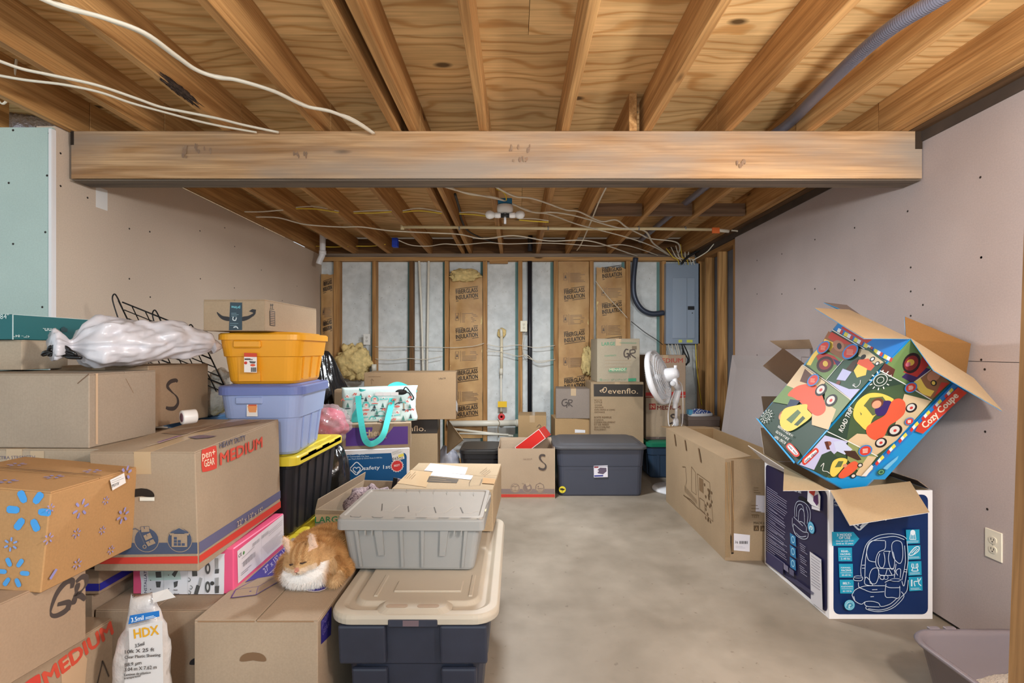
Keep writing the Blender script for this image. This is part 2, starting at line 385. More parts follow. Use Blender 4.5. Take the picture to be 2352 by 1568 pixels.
def open_carton(name, label, x0, x1, y0, y1, z0, h, rz=0, mat=None, inner=None, flaps=(), rx=0, ry=0, cat='box', tk=.005, group=None):
    w, d = x1-x0, y1-y0; r = thing(name, label, cat, T((x0+x1)/2, (y0+y1)/2, z0, rz, rx, ry), group); mat = mat or card(); inner = inner or mat
    b = MB(); b.box(-w/2, -d/2, 0, w/2, d/2, tk, mat)
    for a in ((-w/2, -d/2, w/2, -d/2+tk), (-w/2, d/2-tk, w/2, d/2), (-w/2, -d/2+tk, -w/2+tk, d/2-tk), (w/2-tk, -d/2+tk, w/2, d/2-tk)):
        b.box(a[0], a[1], tk, a[2], a[3], h, mat)
    k = .0008
    for a in ((-w/2+tk, -d/2+tk, w/2-tk, -d/2+tk+k), (-w/2+tk, d/2-tk-k, w/2-tk, d/2-tk), (-w/2+tk, -d/2+tk, -w/2+tk+k, d/2-tk), (w/2-tk-k, -d/2+tk, w/2-tk, d/2-tk)):
        b.box(a[0], a[1], tk, a[2], a[3], h-.001, inner)
    b.build('carton_body', r)
    for side, ln, ang in flaps:      # ang 0 up, 90 outward, negative inward
        a = math.radians(ang); o = {'F': (0, -1), 'B': (0, 1), 'L': (-1, 0), 'R': (1, 0)}[side]; e = w/2 if o[0] == 0 else d/2
        base = Vector((o[0]*w/2, o[1]*d/2, h)); dr = Vector((o[0]*math.sin(a), o[1]*math.sin(a), math.cos(a))); tv = Vector((-o[1], o[0], 0))
        nrm = tv.cross(dr).normalized(); q = MB()
        p = [base-tv*(e-.002), base+tv*(e-.002), base+tv*(e-.006)+dr*ln, base-tv*(e-.006)+dr*ln]
        q.quad(p, mat, .002, nrm); q.quad([x-nrm*.0021 for x in p], inner, .002, nrm); q.build('flap', r)
    r['dims'] = (w, d, h); return r
def hand_hole(root, c, u, v, wd, ht, n, mat=None):
    """oval carry hole as a flat dark face"""
    q = MB(); c, u, v, n = Vector(c), Vector(u), Vector(v), Vector(n); pts = []
    for k in range(24):
        a = 2*math.pi*k/24; x, y = math.cos(a), math.sin(a)
        x = math.copysign(abs(x)**.6, x); y = math.copysign(abs(y)**.75, y)*(1 if y > 0 else .45)
        pts.append(c+u*(x*wd/2)+v*(y*ht/2 + (-ht*.25*abs(x)**2 if y > 0 else -ht*.2*abs(x)))+n*.0016)
    q.add(pts, [tuple(range(24))], mat or plain((38, 30, 24), .9)); return q.build('hand_hole', root)  # shade inside the hole is put into the colour of this flat face
# ================================================================== ROOM SHELL
XL, XR, YB = -2.207, 2.0, 5.67
ZJ = 1.27+1.075; ZP = ZJ+.184
JW = wood((158, 112, 64), (206, 160, 104), 'y')
fl = MB(); fl.box(-4.2, -2.5, -.1, 2.3, 6.0, 0, concrete((126, 116, 103), (151, 141, 128), (108, 95, 84)))
tag(fl.build('floor'), kind='structure')
DWL = drywall((208, 190, 172)); DWR = drywall((178, 165, 163), (186, 174, 172)); DWG = drywall((172, 194, 189), (184, 204, 198))
scr = plain((50, 44, 40), .6, .3); spk = plain((232, 230, 228), .7)
def screws(parent, pts, n, r=.0055):
    b = MB()
    for p in pts: b.lathe([(r, 0), (r*.9, .0006), (0, .0006)], scr, p, n, 8, False)
    o = b.build('screw_heads', parent); o['kind'] = 'stuff'
# left wall
wl = MB(); wl.box(XL-.09, 2.43, 0, XL, 6.0, ZJ-.004, DWL); wlo = tag(wl.build('wall_left'), kind='structure')
screws(wlo, [Vector((XL+.0005, (XL*F)/(x-CX), 1.27-(y-CY)*(XL*F)/(x-CX)/F)) for x, y in
    ((139, 352), (139, 427), (201, 454), (297, 525), (344, 532), (459, 530), (516, 523), (539, 566), (460, 640), (538, 661), (682, 657), (600, 620), (205, 760), (345, 682), (460, 765), (648, 690), (605, 523), (297, 640))], (1, 0, 0))
pt = MB(); pt.box(XL, 2.665, 2.02, XL+.001, 2.74, 2.13, spk); pt.build('spackle_patch', wlo)
# left return wall (moisture-resistant board) with corner bead
wr_ = MB(); wr_.box(-4.2, 2.414, 0, XL-.0002, 2.4299, 1.27+1.058, DWG); wro = tag(wr_.build('wall_return'), kind='structure')
screws(wro, [P(x, y, 2.4135) for x, y in ((30, 299), (113, 306), (108, 403), (104, 533), (97, 705), (30, 560), (20, 420))], (0, -1, 0))
cbd = plain((236, 234, 236), .45)
b = MB(); b.box(XL-.012, 2.408, 0, XL+.002, 2.416, 1.27+1.05, cbd); b.box(XL-.002, 2.412, 0, XL+.0025, 2.432, 1.27+1.05, cbd)
tag(b.build('trim_1'), kind='structure')
# right wall : upper sheet, lower sheets; the far lower sheet leans off the studs
wr = MB(); wr.box(XR, -2.2, 1.2205, XR+.0127, 4.63, 1.27+1.062, DWR); wro2 = tag(wr.build('wall_right'), kind='structure')
lo = MB(); lo.box(XR, -2.2, .015, XR+.0127, 3.6, 1.218, DWR); lo.build('drywall_sheet', wro2)
ln = MB(); ln.quad([(XR-.004, 3.55, 1.221), (XR-.004, 4.68, 1.221), (XR-.20, 4.62, .01), (XR-.06, 3.55, .01)][::-1], drywall((182, 172, 170)), .0127, Vector((-1, 0, .1)).normalized()); ln.build('drywall_sheet', wro2)
screws(wro2, [Vector((XR-.0005, XR*F/(x-CX), 1.27-(y-CY)*XR/(x-CX))) for x, y in
    ((2254, 652-61), (2254, 591), (2092, 614), (2092, 669), (2254, 826), (2262, 848), (2263, 991), (1963, 523), (1963, 643), (1872, 550), (1872, 663), (1796, 583), (1796, 675), (1739, 598), (1739, 675), (2260, 238), (2252, 407), (2085, 485), (1865, 449), (1739, 815), (2268, 1169), (2120, 700), (2092, 725))], (-1, 0, 0))
# framing behind right wall (exposed part) + dark block wall
SW = wood((150, 106, 60), (204, 158, 102), 'z'); SWX = wood((164, 120, 70), (208, 164, 108), 'x'); SWY = wood((140, 98, 56), (190, 142, 88), 'y')
bk = MB(); bk.box(XR+.105, -2.2, 0, XR+.25, 6.0, 2.6, plain((108, 112, 122), .8, var=.12)); bko = tag(bk.build('wall_block'), kind='structure')
for y in (4.66, 5.03, 5.36, 5.60): MB().box(XR+.014, y, .04, XR+.1, y+.045, ZJ-.1, SW, .002).build('stud', bko)
MB().box(XR+.012, 4.3, ZJ-.1, XR+.103, 5.67, ZJ-.055, SWY).build('top_plate', bko)
MB().box(XR-.012, 1.0, ZJ-.052, XR+.1, 5.6, ZJ-.004, plain((74, 62, 54), .8, var=.2)).build('sill_plate', bko)
# back wall : foam-faced concrete, studs, plates
foam = concrete((206, 212, 214), (226, 231, 232), (150, 148, 140), 2.2, .8)
wb = MB(); wb.box(-2.4, YB+.092, 0, 2.4, YB+.25, 2.345, foam); wbo = tag(wb.build('wall_back'), kind='structure')
STUD = [-2.005, -1.584, -1.170, -.774, -.346, .049, .448, .847, 1.256, 1.655]
teal = plain((104, 142, 140), .7, var=.1)
for i, x in enumerate(STUD):
    wd = .068 if i == 0 else .046
    MB().box(x-wd/2, YB, .04, x+wd/2, YB+.089, 2.263, SW if i != 2 else wood((84, 60, 38), (130, 94, 56), 'z'), .002).build('stud', wbo)
    MB().box(x-wd/2-.034, YB+.088, .02, x-wd/2-.002, YB+.0925, 2.263, teal).build('teal_strip', wbo)  # narrow teal strip on the wall along the left of each stud
MB().box(-2.2, YB-.002, 2.265, 2.0, YB+.09, 2.305, SWX).build('top_plate', wbo)
MB().box(-2.2, YB-.004, 2.307, 2.0, YB+.09, 2.344, wood((110, 96, 84), (150, 132, 114), 'x')).build('top_plate', wbo)
MB().box(-2.2, YB, 0, 2.0, YB+.089, .04, SWX).build('bottom_plate', wbo)
MB().box(-2.4, YB+.093, 2.346, 2.2, YB+.14, ZP, wood((96, 66, 38), (130, 92, 54), 'x')).build('rim_joist', wbo)
MB().box(-.295, YB-.006, 2.235, -.09, YB+.03, 2.264, SWX).build('nailing_block', wbo)
# ceiling : plywood sheets on joists
ce = MB(); ce.box(-4.2, -1.6, ZP+.02, 2.3, 6.0, ZP+.06, plain((120, 86, 50), .8)); ceo = tag(ce.build('ceiling'), kind='structure')
PLY = plywood()
for j, y in enumerate((-.41, .81, 2.03, 3.25, 4.47, 5.69)):
    for i, x in enumerate((-4.2, -2.44, -.6, 1.3)):
        xs = [-4.2, -2.9+.6*(j % 2), -.55+.6*(j % 2), 1.5, 2.3]
        if xs[i+1] <= xs[i] or y > 5.6: continue
        MB().box(xs[i]+.001, y+.0015, ZP, xs[i+1]-.001, y+1.2185, ZP+.019, PLY).build('plywood_sheet', ceo)
JX = [-2.19, -1.81, -1.42, -.963, -.588, -.507, -.16, .243, .65, 1.045, 1.45, 1.87]
for k, x in enumerate(JX+[-2.6, -3.0, -3.4]):
    a = x+random.uniform(-.003, .003)
    MB().box(a-.019, -1.0, ZJ, a+.019, 2.585, ZP, JW, .0018).build('joist', ceo)
    if x > -2.3:
        a = x+(-.075 if abs(x-.65) < .01 else 0)
        MB().box(a-.019, 2.49 if abs(x-.65) < .01 else 2.588, ZJ, a+.019, 5.79, ZP, JW, .0018).build('joist', ceo)
# doubled outer joist edge along the right wall
MB().box(1.895, -1.0, ZJ, 1.93, 5.79, ZP-.004, JW, .0015).build('joist', ceo)
MB().box(1.94, -1.0, ZJ-.003, 2.11, 5.79, ZP-.002, wood((84, 62, 44), (116, 88, 62), 'y')).build('rim_board', ceo)
BG = wood((104, 84, 68), (150, 124, 102), 'x')
for a, c in ((.59, 1.012), (1.055, 1.415), (1.46, 1.84)): MB().box(a, 4.07, ZJ+.006, c, 4.11, ZJ+.10, BG).build('blocking', ceo)
# charred notch in a joist underside
q = MB(); q.ell((-1.42+.012, 2.12, ZJ+.010), (.014, .15, .016), plain((70, 56, 48), .9, var=.5, nsc=80, bmp=.8, bsc=120), 40, 60, lambda d_: 1+.5*mn.noise(d_*9)); q.build('charred_patch', ceo)
# support beam
BW = wood((158, 116, 74), (206, 168, 126), 'x', .6, (150, 138, 126)); BD = wood((92, 82, 74), (128, 114, 100), 'x')
r = thing('support_beam', 'long weathered wooden support beam spanning the room below the joists', 'beam', T(-.1, 2.53, 1.27+.835))
MB().box(-2.085, -.04, .006, 2.095, -.002, .2385, BW, .002).build('front_board', r)
MB().box(-2.085, 0, .002, 2.095, .036, .2385, BD, .002).build('middle_board', r)
MB().box(-2.085, .0375, .004, 2.095, .074, .2385, BD, .002).build('back_board', r)
MB().box(-2.08, -.038, -.004, 2.09, .072, .0018, BD, .001).build('bottom_strip', r)
q = MB(); q.box(2.06, -.0425, .15, 2.094, -.0402, .236, plain((52, 38, 26), .9)); q.box(-2.085, -.0425, .17, -2.07, -.0402, .236, plain((44, 34, 26), .9)); q.build('gap_shade', r)  # dark plates stand in for the shade of gaps at the beam ends
g = G(r, (0, -.04, 0), (1, 0, 0), (0, 0, 1)).crop(0, 0, 1)
for x, y, a, c in ((470, 345, 24, 12), (690, 355, 20, 5), (1195, 340, 24, 7), (1195, 365, 16, 5), (425, 350, 4, 12), (1700, 375, 12, 8)):
    for k in range(9): xx = x+random.uniform(-a, a); yy = y+random.uniform(-c, c); g.oval((xx, yy), (xx+random.uniform(1.2, 3), yy), (xx, yy+random.uniform(3, 7)), plain(random.choice([(146, 116, 92), (138, 112, 92), (150, 124, 100)]), .8), 8)
g.done('ink_stamp_marks')
# foreground wooden post at the right edge of the frame
PW = wood((120, 84, 50), (164, 122, 78), 'z')
q = MB(); q.quad([P(2347, 560, .62), P(2420, 560, .62), P(2395, 1700, .62), P(2314, 1700, .62)], PW, .09, Vector((0, -1, 0)))
q = MB(); a, c = P(2340, 870, .62), P(2317, 1568, .62); sl = (a-c)/(a.z-c.z)
pts = [c+sl*(z-c.z) for z in (0, 2.33)]; vs = [(p.x*1.0645+dx, p.y+dy, p.z) for p in pts for dx, dy in ((0, 0), (.09, 0), (.09, .04), (0, .04))]
q.add(vs, [(3, 2, 1, 0), (4, 5, 6, 7), (0, 1, 5, 4), (1, 2, 6, 5), (2, 3, 7, 6), (3, 0, 4, 7)], PW)
single('wooden_post', q, 'blurry wooden post leaning at the right edge of the picture', 'post')
# outlet on right wall
def outlet(name, label, c, u, n, cream=(232, 226, 208), hh=.122, ww=.076):
    u, n = Vector(u), Vector(n); v = Vector((0, 0, 1)); M = Matrix.Translation(c) @ Matrix((u, v, n)).transposed().to_4x4()
    r = thing(name, label, 'outlet', M); pm = plain(cream, .4)
    MB().box(-ww/2, -hh/2, 0, ww/2, hh/2, .006, pm, .002).build('cover_plate', r)
    for s_ in (-1, 1):
        q = MB(); q.loft([rr(.034, .029, .012, z, 0, s_*.02, 4) for z in (.006, .009)], plain(sc(cream, .94) if 0 else tuple(int(x*.95) for x in cream), .4)); q.build('receptacle', r)
        q = MB(); dk = plain((40, 36, 32), .7); rc = [o for o in r.children if o.name.startswith('receptacle')][-1]
        for x in (-.006, .006): q.box(x-.0012, s_*.02-.001, .009, x+.0012, s_*.02+.008, .0094, dk)
        q.lathe([(.0028, .009), (.0028, .0094), (0, .0094)], dk, (0, s_*.02-.007, 0), None, 10); q.build('slots', rc)
    q = MB(); q.lathe([(.003, .006), (.0025, .0072), (0, .0075)], plain((190, 184, 170), .3, .6), (0, 0, 0), None, 10); q.build('screw', r); return r
outlet('wall_outlet', 'cream duplex outlet low on the right drywall wall', (XR, 2.12, .455), (0, -1, 0), (-1, 0, 0))
# ================================================================== LEFT PILE
NAVY, RED, INK = (84, 88, 118), (203, 66, 54), (74, 64, 60)
def mv_icons(g, c1, e1, c2, e2, col, bgc):
    pass
# --- medium moving box (front, printed) -------------------------------------------------
w, d, h = .330, .560, .381
r = carton('moving_box', 'printed moving box with red and blue stripes and big red MEDIUM lettering', -1.333, -1.003, 1.602, 2.162, .583, h, 0, card((184, 154, 122)), rx=2.6)
hand_hole(r, (-.005, -d/2, h*.655), (1, 0, 0), (0, 0, 1), .08, .034, (0, -1, 0))
g = face(r, w, d, h, 'F').crop(0, 940, 3.409)
g.poly([(770, 1045), (1556, 1040), (1556, 1128), (770, 1136)], (74, 84, 108))
g.poly([(772, 1160), (1556, 1146), (1556, 1205), (772, 1208)], RED)
KC = card((184, 154, 122))
for cx in (1150, 1410, 890):
    g.circ((cx, 1020), (cx+98, 1020), KC); g.circ((cx, 1020), (cx+93, 1020), (70, 82, 106))
g.line([(1030, 938), (1065, 930), (1090, 945), (1140, 1060)], .0035, (92, 96, 110)); g.circ((1136, 1072), (1152, 1072), KC, 14); g.circ((1136, 1072), (1146, 1072), (70, 82, 106), 12)
for q in ([(1105, 915), (1170, 912), (1176, 955), (1112, 960)], [(1125, 985), (1180, 960), (1200, 1000), (1145, 1025)], [(1145, 1035), (1205, 1010), (1225, 1045), (1165, 1070)]): g.poly(q, KC); g.line(q, .0012, (70, 82, 106), closed=True)
for q in ([(1133, 913), (1138, 932)], [(1150, 972), (1158, 990)], [(1172, 1022), (1180, 1040)]): g.line(q, .002, (70, 82, 106))
g.poly([(1330, 965), (1408, 915), (1490, 965), (1480, 985), (1408, 942), (1340, 985)], KC)
g.poly([(1350, 970), (1472, 970), (1472, 1072), (1350, 1072)], KC)
g.poly([(1340, 958), (1408, 925), (1482, 958), (1482, 965), (1340, 965)], (70, 82, 106))
for i, k in enumerate((3, 2, 1)):
    for j in range(k): g.rect(1368+i*31, 1062-j*24, 1392+i*31, 1042-j*24, (70, 82, 106))
g.rect(1103, 683, 1218, 712, (226, 224, 212)); g.done()
g = face(r, w, d, h, 'R').crop(0, 940, 3.409)
g.poly([(1558, 1040), (2225, 612), (2225, 672), (1558, 1130)], (98, 98, 128))
g.poly([(1558, 1146), (2226, 694), (2226, 744), (1558, 1202)], RED)
g.spl([(1576, 330), (1600, 310), (1675, 285), (1692, 300), (1696, 440), (1680, 465), (1600, 488), (1578, 470)], RED)
g.text('pen+', (1580, 388), (1682, 358), (1578, 330), (236, 214, 190), .01); g.text('GEAR', (1594, 452), (1676, 428), (1592, 398), (236, 214, 190), .015)
g.text('HEAVY DUTY', (1716, 305), (1918, 238), (1714, 262), (100, 96, 112), 0, .0007)
g.text('MEDIUM', (1718, 434), (2048, 292), (1716, 345), (205, 78, 62), 0, .0022)
g.text('22" x 13" x 15"', (1850, 920), (2050, 800), (1847, 878), (196, 178, 160), .01); g.done()
g = face(r, w, d, h, 'T', .002).crop(0, 940, 3.409)
g.poly([(1260, 190), (1900, 88), (2040, 95), (1420, 200)], (150, 124, 102)); g.bars((1290, 182), (1850, 98), (1410, 196), 4, (120, 98, 92), .002)
g.poly([(1470, 222), (1560, 205), (1700, 212), (1640, 226), (1540, 234)], (112, 92, 104)); g.text('this side up', (1520, 224), (1660, 214), None, (170, 140, 120))
g.poly([(1230, 262), (1390, 212), (1450, 205), (1245, 272)], (116, 78, 120)); g.line([(1155, 292), (1230, 272), (1450, 205), (1720, 118)], .006, (206, 184, 158)); g.done()
# --- blue-flower printed box (tilted), foreground ----------------------------------------
WB = (98, 138, 210)
w, d, h = .36, .31, .257
r = carton('shipping_box', 'tilted orange-brown shipping box printed with blue starburst flowers', -1.567, -1.207, 1.285, 1.595, .665, h, .6, card((200, 146, 92)), rx=-1, ry=5, seam='x', tape=False)
def spark(g, c, R, wd, col, sq=1.0, a0=90, lift=.42):
    c = Vector(c)
    for k in range(6):
        a = math.radians(a0+60*k); q = Vector((math.cos(a), math.sin(a))); p = Vector((-q.y, q.x)); pts = []
        for rr_, ww in ((lift, .5), (lift+.12, .95), (.9, 1.0), (1.0, .55)):
            pts.append((rr_*R, ww*wd/2))
        L = [c+q*x+p*y for x, y in pts]+[c+q*x-p*y for x, y in pts[::-1]]
        g.poly([tuple(x) for x in L], col)
g = face(r, w, d, h, 'F'); spark(g, (w-.050, h-.052), .056, .019, (66, 148, 214), a0=0, lift=.42); spark(g, (w-.072, .048), .04, .012, (76, 152, 214), a0=0)
spark(g, (w-.085, .118), .018, .005, (120, 150, 206)); spark(g, (w-.2, .16), .03, .009, WB); spark(g, (w-.26, .06), .05, .015, WB); g.done()
g = face(r, w, d, h, 'R'); PB = (146, 142, 196)
g.crop(0, 940, 3.409)
def sp(p, R, wd, a0=12):
    q = g.t(p); c = g.c; g.c = None; spark(g, q, R, wd, PB, a0=a0); g.c = c
for p, R in (((390, 775), .0125), ((628, 775), .026), ((822, 712), .0125), ((590, 968), .0135), ((790, 945), .0125), ((340, 1020), .0145), ((855, 1098), .013), ((588, 1208), .0145)): sp(p, R, R*.26)
sp((945, 828), .024, .007); sp((965, 500), .024, .008)
g.poly([(250, 1320), (290, 1305), (312, 1350), (285, 1365)], PB); g.poly([(410, 1243), (427, 1250), (375, 1330), (360, 1320)], PB)
g.poly([(838, 550), (950, 495), (964, 572), (858, 632)], (238, 236, 236)); g.bars((846, 560), (945, 520), (850, 590), 3, (150, 150, 150), .0012); g.text('75115', (852, 610), (906, 585), None, (60, 60, 60), .02); g.done()
g = face(r, w, d, h, 'T', .002)
for p in ((.2, .05), (.26, .12), (.12, .08), (.3, .2), (.08, .2)): spark(g, p, .022, .007, PB)
g.bars((.08, .14), (.3, .15), (.08, .17), 3, (110, 84, 62), .002); g.line([(.001, .155), (.3595, .158)], .004, (84, 62, 44)); g.done()
# --- GR box and bottom MEDIUM box ----------------------------------------------------------
w, d, h = .42, .46, .208
r = carton('cardboard_box', 'brown box with GR handwritten in marker, under the blue-flower box', -1.66, -1.24, 1.0, 1.46, .452, h, -6, card((186, 150, 116)))
g = face(r, w, d, h, 'R').crop(0, 1200, 4.26)
g.line([(700, 640), (705, 570), (640, 585), (555, 690), (500, 830), (500, 900), (560, 905), (650, 850), (665, 780), (560, 800)], .011, INK, True, taper=True)
g.line([(665, 760), (670, 860)], .010, INK, taper=True); g.line([(760, 590), (740, 690), (715, 800)], .011, INK, True, taper=True)
g.line([(740, 580), (800, 530), (845, 540), (835, 610), (780, 680), (735, 700), (790, 715), (830, 755)], .0105, INK, True, taper=True); g.done()
w, d, h = .40, .56, .45
r = carton('moving_box', 'taped moving box with slanting red MEDIUM lettering in the bottom left corner', -1.655, -1.255, 1.01, 1.57, 0, h, -4.5, card((184, 150, 116)))
g = face(r, w, d, h, 'R').crop(0, 1200, 4.26)
g.poly([(590, 1370), (780, 1240), (850, 1330), (830, 1568), (600, 1568)], plain((196, 164, 132), .28, 0, .5))
g.text('MEDIUM', (450, 1600), (1120, 1070), (410, 1475), (206, 80, 60), 0, .0025)
g.spl([(225, 1590), (260, 1550), (350, 1490), (385, 1490), (395, 1600), (390, 1700), (240, 1760), (220, 1700)], RED)
g.line([(940, 1600), (990, 1390), (1000, 1360), (1060, 1505)], .004, (84, 72, 64), True); g.done()
# --- strip-taped boxes seen in the gap ------------------------------------------------------
w, d, h = .38, .46, .126
r = carton('cardboard_box', 'flat brown box with a blue stripe wedged under the red-striped moving box', -1.735, -1.355, 1.65, 2.11, .474, h, 0, card((176, 144, 112)), tape=False)
for f in 'FR':
    g = face(r, w, d, h, f); L = w if f == 'F' else d
    g.rect(0, h*.66, L, h*.9, plain((62, 50, 44), .3)); g.rect(0, .012, L, .036, (36, 38, 150)); g.done()
w, d, h = .38, .48, .472
r = carton('cardboard_box', 'plain brown box at floor level below the blue-striped box', -1.765, -1.385, 1.66, 2.14, 0, h, 0, card((180, 150, 120)))
g = face(r, w, d, h, 'F').crop(0, 1200, 4.26); g.line([(850, 1030), (900, 940), (930, 960), (905, 1000), (860, 1020)], .005, INK, True); g.line([(930, 985), (960, 960), (1050, 940)], .003, INK, True); g.done()
w, d, h = .385, .48, .42
r = carton('moving_box', 'plain brown moving box with a side hand hole under the pink boxed set', -1.378, -.993, 1.66, 2.14, 0, h-.0, 0, card((186, 154, 122)), tape=False)
hand_hole(r, (.155, -d/2, .25), (1, 0, 0), (0, 0, 1), .075, .03, (0, -1, 0), plain((46, 42, 44), .8))
# --- pink boxed set ---------------------------------------------------------------------------
PK = plain((238, 96, 140), .35, 0, .5)
w, d, h = .35, .38, .158
r = thing('product_box', 'pink and white flat product box with INSTALLATION steps printed on its side', 'box', T(-1.155, 1.95, .4225))
MB().box(-w/2, -d/2, 0, w/2, d/2, h, PK, .003).build('carton_body', r)
g = face(r, w, d, h, 'F').crop(0, 940, 3.409)
g.spl([(1110, 1240), (1290, 1200), (1560, 1160), (1745, 1128), (1758, 1150), (1757, 1300), (1752, 1455), (1720, 1470), (1400, 1495), (1130, 1500), (1108, 1480), (1108, 1360)], (232, 234, 240))
g.poly([(1160, 1250), (1400, 1200), (1420, 1330), (1165, 1340)], (196, 220, 214))
g.text('INSTALLATION STEPS', (1152, 1470), (1148, 1090), (1132, 1470), (70, 60, 100), .01)
GY = (86, 88, 88)
for p in (((1222, 1270), (1262, 1268), (1266, 1312), (1226, 1314)), ((1224, 1345), (1262, 1345), (1256, 1390), (1230, 1390)), ((1350, 1290), (1380, 1250), (1396, 1262), (1372, 1310)), ((1365, 1350), (1396, 1340), (1390, 1380), (1370, 1392)), ((1510, 1250), (1545, 1245), (1548, 1300), (1512, 1302)), ((1545, 1370), (1570, 1380), (1552, 1450), (1525, 1440)), ((1690, 1250), (1718, 1246), (1716, 1278), (1688, 1280)), ((1688, 1380), (1720, 1376), (1716, 1432), (1690, 1434))): g.poly(p, GY); g.line(p, .0012, (60, 60, 62), closed=True)
for p in (((1570, 1310), (1590, 1318), (1575, 1380), (1555, 1372)), ((1690, 1160), (1715, 1160), (1715, 1245), (1692, 1245)), ((1690, 1315), (1718, 1310), (1716, 1372), (1690, 1376))): g.poly(p, (168, 170, 172))
for p in ((1633, 1240), (1632, 1385)): g.oval(p, (p[0]+20, p[1]), (p[0], p[1]+45), GY); g.oval(p, (p[0]+9, p[1]), (p[0], p[1]+24), (210, 214, 216))
g.circ((1668, 1356), (1684, 1356), (70, 72, 72), 14)
for p in ((1490, 1330), (1505, 1390), (1492, 1430)): g.line([(p[0]-8, p[1]-18), (p[0]+8, p[1]-5), (p[0], p[1]+12), (p[0]-12, p[1]+6)], .002, GY, True)
g.text('Quiet', (1366, 1410), (1398, 1412), None, (90, 80, 80), .01); g.text('Start', (1372, 1460), (1412, 1452), None, (90, 80, 80), .01)
for x in (1290, 1480, 1610): g.line([(x, 1250), (x, 1470)], .0006, (170, 174, 178))
for p in ((1190, 1330), (1330, 1290), (1332, 1395), (1190, 1400)): g.circ(p, (p[0]+4, p[1]), (60, 60, 60), 8)
g.done()
g = face(r, w, d, h, 'R').crop(0, 940, 3.409)
g.poly([(1856, 1108), (2218, 820), (2226, 1040), (1862, 1362)], (234, 228, 234))
g.text('CE', (1866, 1164), (1890, 1140), None, (60, 60, 60), .02); g.circ((1905, 1122), (1912, 1122), (96, 150, 90), 10)
for k, (x, y) in enumerate(((1975, 1075), (2045, 1012))):
    for q in range(9): g.line([(x+q*6, y-q*5), (x+q*6, y-q*5-26)], .0014, (70, 66, 70))
for q in range(14): g.line([(1900+q*6.5, 1230-q*6), (1900+q*6.5, 1190-q*6)], .0013 if q % 3 else .0024, (60, 56, 60))
g.bars((1880, 1210), (1990, 1105), (1880, 1170), 2, (130, 120, 128), .0012); g.bars((2040, 1080), (2215, 930), (2080, 1130), 9, (150, 140, 146), .001); g.bars((1872, 1300), (1960, 1225), (1872, 1285), 2, (110, 100, 108), .0016)
g.bars((2090, 990), (2215, 880), (2090, 960), 3, (140, 130, 138), .001); g.line([(2030, 960), (2034, 1190)], .0006, (160, 150, 156)); g.done()
# --- carton the cat lies on ----------------------------------------------------------------------
w, d, h = .381, .686, .437
PU = (62, 52, 142)
r = carton('moving_box', 'large brown moving box with purple print on top, the cat lying on it', -.992, -.611, 1.563, 2.249, 0, h, 0, card((190, 160, 128)), tape=False)
hand_hole(r, (-.008, -d/2, .322), (1, 0, 0), (0, 0, 1), .082, .034, (0, -1, 0), plain((120, 92, 66), .8))
q = MB(); q.box(-w/2+.012, -d/2-.0006, h-.006, -.004, -d/2, h-.002, plain((150, 118, 88), .9)); q.box(.004, -d/2-.0006, h-.006, w/2-.012, -d/2, h-.002, plain((150, 118, 88), .9)); q.build('torn_edge', r)
g = face(r, w, d, h, 'T', .002).crop(400, 1100, 2.94)
g.poly([(478, 700), (768, 440), (770, 560), (700, 660), (560, 672)], PU)
g.text('27" x 15" x 17"', (614, 640), (768, 482), (598, 612), (190, 180, 210), .01); g.line([(632, 650), (735, 556)], .002, (200, 190, 210)); g.text('35', (684, 640), (712, 618), None, (190, 180, 210))
g.poly([(385, 806), (416, 752), (562, 674), (714, 648), (708, 694), (552, 786)], KC); g.line([(385, 806), (416, 752), (562, 674), (714, 648), (708, 694), (552, 786)], .004, (84, 62, 130), closed=True); g.line([(416, 752), (568, 730), (552, 786)], .002, (84, 62, 130)); g.line([(568, 730), (714, 650)], .002, (84, 62, 130)); g.circ((515, 763), (522, 763), (84, 62, 130), 12)
g.oval((945, 690), (1065, 690), (945, 768), plain((226, 214, 214))); g.oval((945, 690), (1060, 690), (945, 763), PU); g.text('FRAGILE', (860, 752), (1040, 738), None, (170, 160, 200)); g.done()
g = face(r, w, d, h, 'R').crop(400, 1100, 2.94)
g.poly([(990, 960), (1062, 855), (1056, 1050), (990, 1116)], (52, 46, 132)); g.text('pen', (995, 1000), (1040, 935), None, (120, 110, 180)); g.text('GEAR', (998, 1060), (1045, 985), None, (120, 110, 180), .01); g.done()
# --- plastic sheeting package ---------------------------------------------------------------------
r = thing('plastic_sheeting_package', 'clear bagged roll of plastic sheeting with yellow lettering in the foreground', 'package', T(-1.088, 1.462, 0))
PLS = plain((196, 192, 190), .16, 0, .6, var=.12, nsc=14, bmp=.9, bsc=34)
def pack(w0, d0, mat, z0, z1, amp, top):
    rings = []
    for i in range(25):
        t = i/24; z = z0+(z1-z0)*t; k = 1 if t < .72 else 1-(t-.72)/.28*top
        ring = []
        for j in range(32):
            a = 2*math.pi*j/32; c, s_ = math.cos(a), math.sin(a)
            x = math.copysign(abs(c)**.7, c)*w0/2*k; y = math.copysign(abs(s_)**.8, s_)*d0/2*(1 if t < .72 else 1-(t-.72)/.28*.6)
            n = (mn.noise(Vector((x*24, y*24, z*9)))+.7*mn.noise(Vector((x*60, y*60, z*26))))*amp; ring.append((x*(1+n*5)+t*.014+.012*math.sin(z*30)*max(0, t-.6), y*(1+n*4)+n*.3, z+n))
        rings.append(ring)
    return MB().loft(rings, mat, True, True, True)
pack(.152, .07, PLS, 0, .555, .02, .62).build('plastic_wrap', r)
